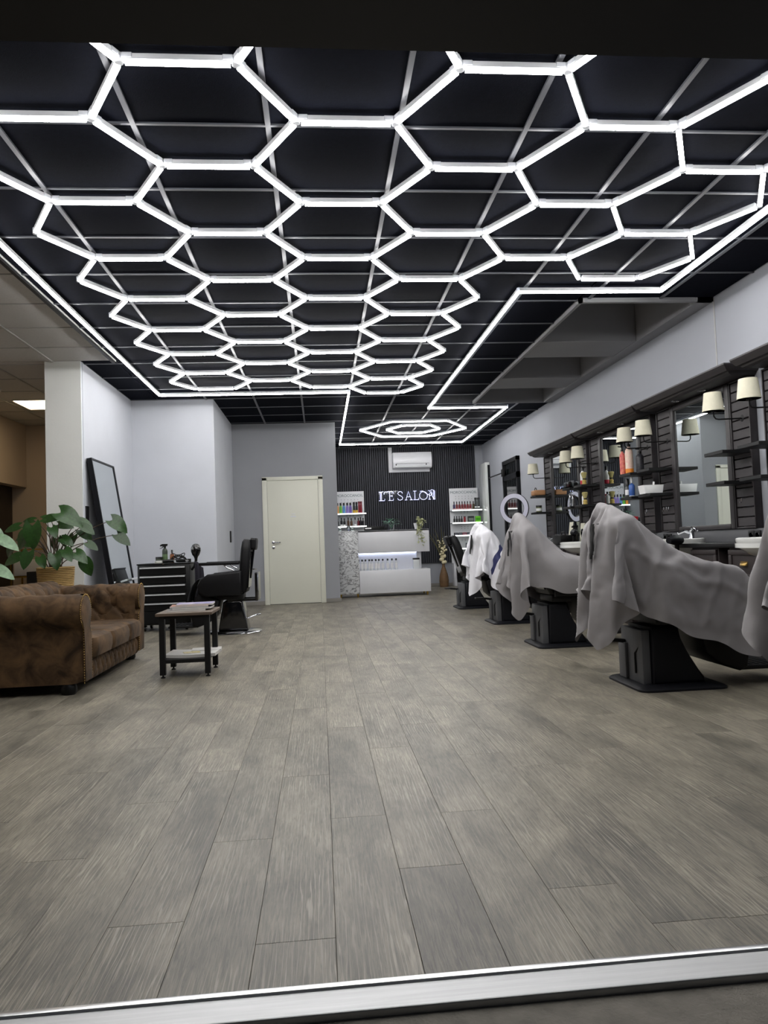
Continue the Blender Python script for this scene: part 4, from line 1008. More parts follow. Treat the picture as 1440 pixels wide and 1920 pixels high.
# black cape over the leg rest of that chair
# ---------------------------------------------------------------- left side furniture
# sofa
SX0, SX1, SY0, SY1 = -2.52, -1.575, 4.9, 6.63
t = thing('chesterfield_sofa', 'brown tufted suede chesterfield sofa with rolled arms', 'sofa', (0, 0, 0))
AW = .27
def arm(y_out, sgn):
    """rolled arm: outline in y-z swept along x"""
    pts = []
    def P(dy, z): return (y_out + sgn*dy, z)
    out = [P(.06, .07), P(.06, .43)]
    cyc, czc, R_ = .11, .54, .116
    for k in range(13):
        a = PI*1.15 - (PI*1.5)*k/12; out.append(P(cyc+R_*math.cos(a), czc+R_*math.sin(a)))
    out += [P(AW-.045, .40), P(AW-.05, .07)]
    return out
def sofa_arm(y_out, sgn, nm):
    o = arm(y_out, sgn); b = MB(); n = 26; rings = []
    yc = sum(p[0] for p in o)/len(o); zc = .35
    for i in range(n+1):
        x = SX0 + (SX1-SX0)*i/n; e = 1 - .06*max(0, (i-(n-2))/2)**2
        ring = []
        for (y, z) in o:
            yy, zz = yc+(y-yc)*e, zc+(z-zc)*e
            if z > .44:   # pleats on the roll
                pz = .006*math.cos((x-SX1)*2*PI/.17)
                zz += pz if z > .5 else 0
            ring.append((x, yy, zz))
        rings.append(ring)
    b.loft(rings); return b.obj(nm, M_SUEDE, t)
armN = sofa_arm(SY0, 1, 'arm'); armF = sofa_arm(SY1, -1, 'arm')
def tuft(u, v, pu, pv, depth):
    """diamond tufting height at u,v with button pitch pu,pv"""
    a, c = u/pu, v/pv
    d1 = abs(((a+c) % 1)-.5)*2; d2 = abs(((a-c) % 1)-.5)*2       # 1 on the fold lines
    f = max(d1, d2)**6*.45 + (d1*d2)**5
    return -depth*min(1, f)
# tufted inner faces: back and both arms
def panel(fn, nu, nv, nm): 
    b = MB(); b.grid(fn, nu, nv); return b.obj(nm, M_SUEDE, t, smooth='all')
LY0, LY1 = SY0+AW-.06, SY1-AW+.06
def backfn(u, v):
    y = SY0+.06 + (SY1-SY0-.12)*u; q = v*.62          # v runs up the face and over the roll
    if q < .26: x, z, nx, nz = SX0+.34-.16*q, .33+q, 1, .1
    else:
        a = (q-.26)/.36*PI*1.25; R_ = .12; x = SX0+.18 + R_*math.cos(a)*1.0; z = .575 + R_*math.sin(a)*.95; nx, nz = math.cos(a), math.sin(a)
    h_ = .012+tuft(y-SY0, q, .19, .2, .05)*(1 if q < .5 else .3)
    return Vector((x+nx*h_, y, z+nz*h_))
panel(backfn, 90, 44, 'back_rest')
b = MB(); b.box(SX0, SX0+.2, SY0+.06, SY1-.06, .07, .56, bev=.03, seg=3); b.obj('back_panel', M_SUEDE, t)
for sgn, yo in ((1, SY0), (-1, SY1)):
    def armfn(u, v, sgn=sgn, yo=yo):
        x = SX0+.2 + (SX1-SX0-.215)*u; q = v*.34
        if q < .13: y, z, ny, nz = AW-.035-.1*q, .35+q, 1, .1
        else:
            a = (q-.13)/.21*PI*.62; r_ = .128-.016*(q-.13)/.21; y = .11+r_*math.cos(a); z = .535+r_*math.sin(a); ny, nz = math.cos(a), math.sin(a)
        h_ = .004+tuft(x-SX1+.1, q-.03, .19, .2, .06)*(.9 if u < .93 else 0)*min(1, (1-v)*4)*min(1, v*6+.2)
        return Vector((x, yo+sgn*(y+ny*h_), z+nz*h_))
    panel(armfn, 60, 24, 'arm_tufting')
    # front scroll facing with nail heads
    o = arm(yo, sgn); yc = sum(p[0] for p in o)/len(o)
    b = MB(); b.prism([(yc+(y-yc)*.93, .35+(z-.35)*.955) for y, z in o], 'x', SX1-.005, SX1+.018, bev=.01, seg=2); fc = b.obj('arm_front', M_SUEDE, t)
    nm = MB(); nm.sphere((0, 0, 0), .0055, .6, 1, 1, 6, 4); nm = nm.mesh('nail_head', M_BRASS, smooth='all')
    L_ = [Vector((0, yc+(y-yc)*.985, .35+(z-.35)*.985)) for y, z in o]
    path = []
    for a_, c_ in zip(L_, L_[1:]):
        m_ = max(1, round((c_-a_).length/.017)); path += [a_+(c_-a_)*k/m_ for k in range(m_)]
    for p in path: link('nail_head', nm, fc, (SX1+.012, p.y, p.z))
for p0, p1, i in ((LY0+.02, 5.545, 0), (5.55, 6.02, 1), (6.025, LY1-.02, 2)):
    b = MB()
    n = 14
    def cush(z, k): return [(x, y, z) for x, y in rrect(SX0+.3+.02*(1-k), SX1+.045*k-.02*(1-k), p0+.02*(1-k), p1-.02*(1-k), .05, 4)]
    b.loft([cush(.205, .3), cush(.22, .85), cush(.26, 1), cush(.31, 1), cush(.345, .8), cush(.36, .2)]); o = b.obj('seat_cushion', M_SUEDE, t)
def railfn(u, v):
    y = LY0-.03 + (LY1-LY0+.06)*u; z = .06+.15*v
    return Vector((SX1-.022 + .022*math.sin(PI*v)**.5 + tuft(y, z-.06, .105, .15, .04)*math.sin(PI*v)**.3, y, z))
panel(railfn, 110, 14, 'front_rail')
b = MB(); b.box(SX0+.1, SX1-.03, LY0-.02, LY1+.02, .06, .215); b.obj('seat_base', M_SUEDE, t)
for x, y in ((SX1-.1, SY0+.1), (SX1-.1, SY1-.1), (SX0+.15, SY0+.1), (SX0+.15, SY1-.1)):
    b = MB(); b.lathe([(.04, 0), (.05, .015), (.05, .045), (.04, .07)], 14, (x, y, 0)); b.obj('foot', M_BLACK, t)

# side table
TX0, TX1, TY0, TY1 = -1.205, -.80, 5.41, 5.86
t = thing('side_table', 'small square side table with a dark board top and black metal legs', 'side table', (0, 0, 0))
b = MB(); b.box(TX0, TX1, TY0, TY1, .446, .468, bev=.003, seg=1); b.obj('table_top', M_WOODTOP, t)
for x in (TX0+.022, TX1-.062):
    for y in (TY0+.015, TY1-.055):
        b = MB(); b.box(x, x+.04, y, y+.04, .022, .446, bev=.002, seg=1); l_ = b.obj('leg', M_BLACKM, t)
        b = MB(); b.lathe([(.017, 0), (.017, .006), (.006, .012), (.006, .024)], 12, (x+.02, y+.02, 0)); b.obj('levelling_foot', M_BLACKM, l_)
b = MB(); b.box(TX0+.03, TX1-.03, TY0+.03, TY1-.03, .118, .13); b.box(TX0+.062, TX1-.062, TY0+.02, TY0+.035, .105, .13); b.box(TX0+.03, TX1-.03, TY0+.02, TY0+.05, .425, .446); b.obj('shelf', M_BLACKM, t)
def magazine(label, cx, cy, z, w_, d_, th, rz, m, cat='magazine', name='magazine', curl=0.):
    t = thing(name, label, cat, (cx, cy, z), rz)
    q = MB()
    q.loft([[(x, y, zz+curl*((x/w_*2)**2)*.5) for x, y in [(-w_/2+w_*k/10, -d_/2) for k in range(11)] + [(w_/2-w_*k/10, d_/2) for k in range(11)]] for zz in (0, th-.001)]); q.obj('pages', mat('magazine_pages', (205, 203, 198), .8, var=.08, scale=80, stretch=(1, 1, 30)), t)
    q = MB(); q.loft([[(x, y, zz+curl*((x/w_*2)**2)*.5) for x, y in [(-w_/2+w_*k/10, -d_/2) for k in range(11)] + [(w_/2-w_*k/10, d_/2) for k in range(11)]] for zz in (th-.0009, th)]); q.obj('cover', m, t)
COV1 = mat('dark_magazine_cover', (74, 70, 70), .35, var=.3, scale=14); COV2 = mat('violet_magazine_cover', (96, 92, 170), .3, scale=16, ramp=(205, 195, 205)); COV3 = mat('grey_magazine_cover', (110, 104, 100), .35, var=.35, scale=10)
COV4 = mat('orange_magazine_cover', (196, 130, 84), .3, scale=18, ramp=(90, 84, 100)); COV5 = mat('yellow_leaflet', (214, 196, 96), .5, scale=30, ramp=(226, 220, 200))
mx, my = -.985, 5.64
magazine('grey magazine, lowest of the stack on the side table', mx-.03, my, .4682, .28, .21, .011, .06, COV3)
magazine('dark magazine, second from the bottom of the stack on the side table', mx+.01, my+.04, .4794, .28, .21, .013, .0, COV1)
magazine('orange covered magazine showing below the violet top one', mx-.02, my+.06, .4926, .28, .21, .01, .1, COV4)
magazine('violet and white magazine on top of the stack on the side table', mx+.02, my+.08, .5028, .27, .2, .012, .05, COV2)
magazine('folded white newspaper on the lower shelf of the side table', mx+.01, my, .1305, .37, .29, .022, -.03, M_PAPER, 'newspaper', 'newspaper', .012)
magazine('yellow printed leaflet lying on the newspaper', mx, my-.03, .153, .12, .1, .003, .3, COV5, 'leaflet', 'leaflet')
magazine('second newspaper sticking out to the side behind the table leg', mx+.09, my+.11, .1535, .22, .16, .006, .1, M_PAPER, 'newspaper', 'newspaper')

# tool chest
t = thing('tool_chest', 'black tool chest with five silver drawer pulls', 'tool chest', (-2.13, 8.72, 0))
b = MB(); b.box(0, .6, 0, .46, .075, .775, bev=.006); b.box(-.008, .608, -.008, .468, .775, .79, bev=.004); b.obj('body', M_BLACK, t)
for i in range(5):
    z1 = .755-.105*i if i < 4 else .335; z0 = z1-.097
    b = MB(); b.box(.02, .555, -.012, 0, z0, z1, bev=.003, seg=1); d = b.obj('drawer', M_BLACK, t)
    b = MB(); b.prism([(-.012, z1-.004), (-.03, z1-.008), (-.034, z1-.022), (-.03, z1-.024), (-.012, z1-.018)], 'x', .03, .545); b.obj('drawer_pull', M_STEEL, d)
b = MB(); b.box(.02, .555, -.012, 0, .09, .232, bev=.003, seg=1); b.obj('lower_front', M_BLACK, t)
b = MB(); b.lathe([(.01, 0), (.01, .006), (.0001, .007)], 12, (.3, -.008, .783), Matrix.Rotation(PI/2, 4, 'X')); b.obj('lock', M_CHROME, t)
for x in (.06, .54):
    for y in (.07, .4):
        b = MB(); b.lathe([(.034, -.014), (.036, -.01), (.036, .01), (.034, .014)], 14, (x, y, .036), Matrix.Rotation(PI/2, 4, 'Y')); b.box(x-.022, x+.022, y-.015, y+.015, .05, .078); b.obj('caster', M_GLOSSB, t)
b = MB(); b.tube([(-.005, .06, .62), (-.07, .06, .62), (-.07, .4, .62), (-.005, .4, .62)], .012, 8); b.obj('push_bar', M_PVC, t)
ct = .791
spray('dark green spray bottle on the tool chest', (-1.86, 8.95, ct), .23, .032, cm_((36, 46, 34)), (.1, .45, cm_((88, 110, 76))))
bottle('amber bottle with black dropper cap on the tool chest', (-1.775, 8.94, ct), .155, .026, mat('amber_glass', (120, 66, 28), .15), CAPB, neck=.3, cap=.25)
for lab, x, y, r, hh, c in (('dark green jar beside the spray bottle on the tool chest', -1.92, 8.9, .038, .075, (44, 52, 36)), ('low white tub in front of the jars on the tool chest', -1.905, 8.82, .05, .03, (214, 214, 205)), ('small black lidded jar near the edge of the tool chest', -1.575, 8.95, .022, .04, (22, 24, 22))):
    t = thing('cream_jar', lab, 'jar', (x, y, ct))
    b = MB(); b.lathe([(r*.95, 0), (r, .006), (r, hh*.65), (r*.96, hh*.7)], 16); b.obj('body', cm_(c), t)
    b = MB(); b.lathe([(r*1.04, hh*.68), (r*1.04, hh), (.0001, hh)], 16); b.obj('lid', CAPB if c[0] < 100 else WHITEL, t)
t = thing('cable_tangle', 'tangle of black clipper cables on the tool chest', 'cables', (-1.7, 8.94, ct))
for i in range(4):
    b = MB(); rr = random.Random(i+5); ph = rr.random()*6
    b.tube([((.105-.01*i)*math.cos(ph+k*.45), .09*math.sin(ph+k*.45)*(1-.1*i), .012+.018*i+.045*(0.5+.5*math.sin(k*.9+i))) for k in range(16)], .0055, 6); b.obj('cable', M_STRAP, t)
for k, (x, lab) in enumerate(((-1.79, 'black hair clipper lying beside the amber bottle on the tool chest'), (-1.64, 'black hair clipper lying beside the cable tangle on the tool chest'))):
    t = thing('hair_clipper', lab, 'hair clipper', (x, 8.82, ct), .3-.6*k)
    b = MB(); b.tube([(-.07, 0, .022), (-.03, 0, .024), (.03, 0, .022), (.06, 0, .02)], [.016, .021, .019, .015], 10); b.obj('body', M_BLACK, t)
    b = MB(); b.box(.055, .085, -.018, .018, .012, .028, bev=.002, seg=1); b.obj('blade', M_STEEL, t)
# round headed brush holder and dark cloth hanging at the chest's side
t = thing('neck_duster', 'black round headed duster hanging at the tool chest side', 'duster', (-1.47, 8.8, .80))
b = MB(); b.lathe([(.0001, .0), (.016, .0), (.018, .03), (.024, .05), (.045, .08), (.058, .12), (.057, .155), (.042, .19), (.018, .206), (.0001, .208)], 18); b.obj('head', M_GLOSSB, t)
b = MB(); b.tube([(0, 0, .02), (-.02, .0, -.06), (-.055, .02, -.10)], .014, 8); b.obj('handle', M_BLACKM, t)
t = thing('hanging_towel', 'dark cloth hanging down the tool chest side', 'cloth', (-1.5, 8.78, 0))
def clothfn(u, v):
    x = .015+.10*u + .03*v*u; z = .79-.47*v-.05*u
    return Vector((x, .012*math.sin(u*14)*(.3+v) , z+.02*math.sin(u*5)))
b = MB(); b.grid(clothfn, 24, 14); o = b.obj('cloth', mat('dark_violet_cloth', (34, 32, 42), .9, var=.2), t, smooth='all')
o.modifiers.new('s', 'SOLIDIFY').thickness = .006
# a second dark cloth over the front of the uncovered chair
t = thing('folded_cape', 'black cape draped over the leg rest of the chair beside the door', 'cape', (-.98, 8.28, 0), PI)
def cfn(u, v):
    s_ = (v-.5)*.42; p = [(.22, .60), (.30, .625), (.37, .60), (.42, .54), (.455, .45), (.47, .36)]
    k = u*5; i = min(4, int(k)); f = k-i; x = p[i][0]*(1-f)+p[i+1][0]*f; z = p[i][1]*(1-f)+p[i+1][1]*f
    wv = .015*math.sin(v*17+u*2)*u
    return Vector((x+wv, s_*(1+.06*u), z-.05*u*math.sin(v*9+1)*.5))
b = MB(); b.grid(cfn, 24, 30); o = b.obj('cloth', mat('black_cape_nylon', (24, 25, 30), .6, var=.1), t, smooth='all'); o.modifiers.new('s', 'SOLIDIFY').thickness = .005

# leaning mirror
t = thing('leaning_mirror', 'large black framed mirror leaning against the white side wall', 'mirror', (XL+.012, 8.08, 0))
H_ = 1.95; off = .30; tilt = math.asin(off/1.98)
M = Matrix.Translation((off+.0, 0, 0)) @ Matrix.Rotation(-tilt, 4, 'Y')
Wm, Lm = .87, 1.985
b = MB(); fw = .018
b.box(0, .055, 0, fw, 0, Lm, M=M); b.box(0, .055, Wm-fw, Wm, 0, Lm, M=M); b.box(0, .055, fw, Wm-fw, 0, fw, M=M); b.box(0, .055, fw, Wm-fw, Lm-fw, Lm, M=M); b.box(0, .012, fw, Wm-fw, fw, Lm-fw, M=M); b.obj('frame', M_FRAMEB, t)
b = MB(); b.box(.04, .045, fw, Wm-fw, fw, Lm-fw, M=M); b.obj('mirror_glass', M_MIRROR, t)

# plant in a straw basket on a black stand
t = thing('plant_stand', 'black plant stand behind the sofa below the straw basket', 'stand', (-2.47, 7.18, 0))
b = MB(); b.box(-.17, .17, -.17, .17, .42, .45, bev=.004); b.obj('top', M_BLACKM, t)
for sx in (-1, 1):
    for sy in (-1, 1): b = MB(); b.box(sx*.15-.015, sx*.15+.015, sy*.15-.015, sy*.15+.015, 0, .42); b.obj('leg', M_BLACKM, t)
t = thing('potted_plant', 'broad leaved green plant in a straw basket behind the sofa', 'plant', (-2.5, 7.15, .452))
b = MB(); pr_ = [(.13, 0)]
n = 22
for k in range(n):
    z = .36*k/n; r_ = .135+.03*(z/.36)**.7; pr_ += [(r_+.004, z+.004), (r_+.006, z+.009), (r_, z+.36/n)]
pr_ += [(.155, .362), (.15, .34), (.0001, .33)]
b.lathe(pr_, 36); bk = b.obj('basket', M_BASKET, t)
b = MB(); b.box(.09, .12, -.145, -.125, .03, .05); b.box(.06, .088, -.158, -.138, .03, .05); b.obj('tag', M_BLACKM, bk)
# leaves: where the photograph shows them (offsets from the basket centre, heading, size)
LV = [  # x, z(above floor), y, heading dx,dz,dy , size
 (-.40, 1.23, -.05, -1, -.25, -.1, .20), (-.13, 1.22, -.28, .02, -1, -.22, .30), (-.05, 1.28, -.1, .9, .25, -.3, .19), (.12, 1.34, -.12, 1, -.42, -.2, .30), (.02, 1.24, .05, 1, -.15, -.2, .21),
 (.33, 1.21, 0, 1, -.55, -.1, .18), (.28, 1.18, .05, .9, -.75, .1, .20), (.66, 1.26, .05, 1, -.6, 0, .24), (.72, 1.12, .05, .9, -.7, -.1, .22), (.20, .99, -.22, .55, -.5, -.6, .21),
 (.30, .96, -.15, .8, -.5, -.4, .2), (.38, .88, -.1, .45, -1, -.2, .2), (-.17, .98, -.3, -.15, -.8, -.4, .23), (-.05, .93, -.28, .4, -.6, -.5, .17), (-.32, .94, -.2, -1, -.3, -.3, .21),
 (-.47, 1.04, -.05, -.8, -.9, -.1, .17), (-.3, 1.29, .1, -1, .05, .1, .16), (.05, 1.12, .1, .3, -.8, -.5, .15), (.17, 1.13, .12, -.3, -.9, -.5, .16), (-.05, 1.1, .12, -.2, -.9, -.4, .14), (-.28, 1.06, .05, -1, .05, .05, .17),
 (-.2, 1.3, .12, 1, .12, -.1, .17), (.1, 1.1, -.05, .8, -.3, -.4, .18),
 (-.22, 1.16, -.2, -.5, -.7, -.4, .22), (-.38, 1.15, .1, -1, -.3, 0, .18), (.22, 1.27, .15, .9, -.3, .2, .2), (.12, .95, -.3, .3, -.8, -.5, .2), (-.12, 1.3, .15, -.6, .1, .1, .18), (.4, 1.05, -.05, 1, -.6, -.2, .17), (.05, 1.2, -.2, .5, -.6, -.6, .17)]
rs = random.Random(11)
for i, (dx, z, dy, hx, hz, hy, L_) in enumerate(LV):
    e = Vector((dx*.78, dy, z-.452-.02)); s0 = Vector((rs.uniform(-.05, .05), rs.uniform(-.05, .05), .30))
    p = arc(s0, e, (-dx*.18, 0, .14), 9); q = MB(); q.tube(p, [.0062-.0003*k for k in range(10)], 6); q.obj('stem', M_STEM, t)
    leaf_at(t, e, (hx, hy, hz), L_*.71, LEAFM[i % 4], up=(0.15*rs.uniform(-1, 1), -.75, .65))
# leaves of a second plant that stands just outside the frame
t = thing('potted_plant', 'plant cut off at the picture edge with three pale leaves in view', 'plant', (-2.84, 5.95, .0))
b = MB(); b.lathe([(.12, .0), (.15, .4), (.14, .4), (.0001, .36)], 24); b.obj('pot', M_BASKET, t)
M_LEAFP = mat('pale_green_big_leaf', (120, 150, 116), .35, var=.25, rnd=.1)
lp = MB(); lp.grid(leaf_fn(1, .3, .25, .25, .2), 8, 6); lp = lp.mesh('leaf', M_LEAFP, smooth='all')
for e, d, L_ in (((.34, 0, 1.07), (1, -.1, -.55), .17), ((.3, .0, .84), (1, -.1, -.5), .17), ((.25, .05, 1.16), (.8, 0, -.7), .15), ((-.1, 0, 1.15), (-1, .2, -.3), .25), ((-.2, .1, 1.0), (-1, -.3, -.5), .25)):
    p = arc((0, 0, .36), e, (0, 0, .25), 8); q = MB(); q.tube(p, .006, 6); q.obj('stem', M_STEM, t); leaf_at(t, e, d, L_, lp, up=(0, -.7, .7))
# side area: white console with a gold frame, black box
t = thing('console_desk', 'white fronted desk with a thin gold frame in the side area', 'desk', (-4.42, 10.9, 0))
b = MB(); b.box(.03, .75, .0, .4, .66, .89, bev=.004); b.obj('front_box', M_WHITE, t)
b = MB(); b.box(-.02, 0, -.01, .01, 0, 1.04); b.box(-.02, .78, -.01, .01, 1.025, 1.04); b.box(.76, .78, -.01, .01, 0, 1.025); b.box(-.02, 0, .38, .4, 0, 1.04); b.box(.76, .78, .38, .4, 0, 1.04); b.box(-.02, .78, .03, .4, .63, .655); b.obj('gold_frame', M_GOLD, t)
t = thing('black_cabinet', 'low black cabinet in the side area behind the straw basket', 'cabinet', (-3.35, 9.3, 0))
b = MB(); b.box(-.25, .3, 0, .35, .03, .74, bev=.006); b.obj('body', M_BLACK, t)
b = MB(); b.box(-.24, .02, -.012, 0, .06, .72, bev=.003, seg=1); b.box(.03, .29, -.012, 0, .06, .72, bev=.003, seg=1); b.obj('doors', M_BLACK, t)
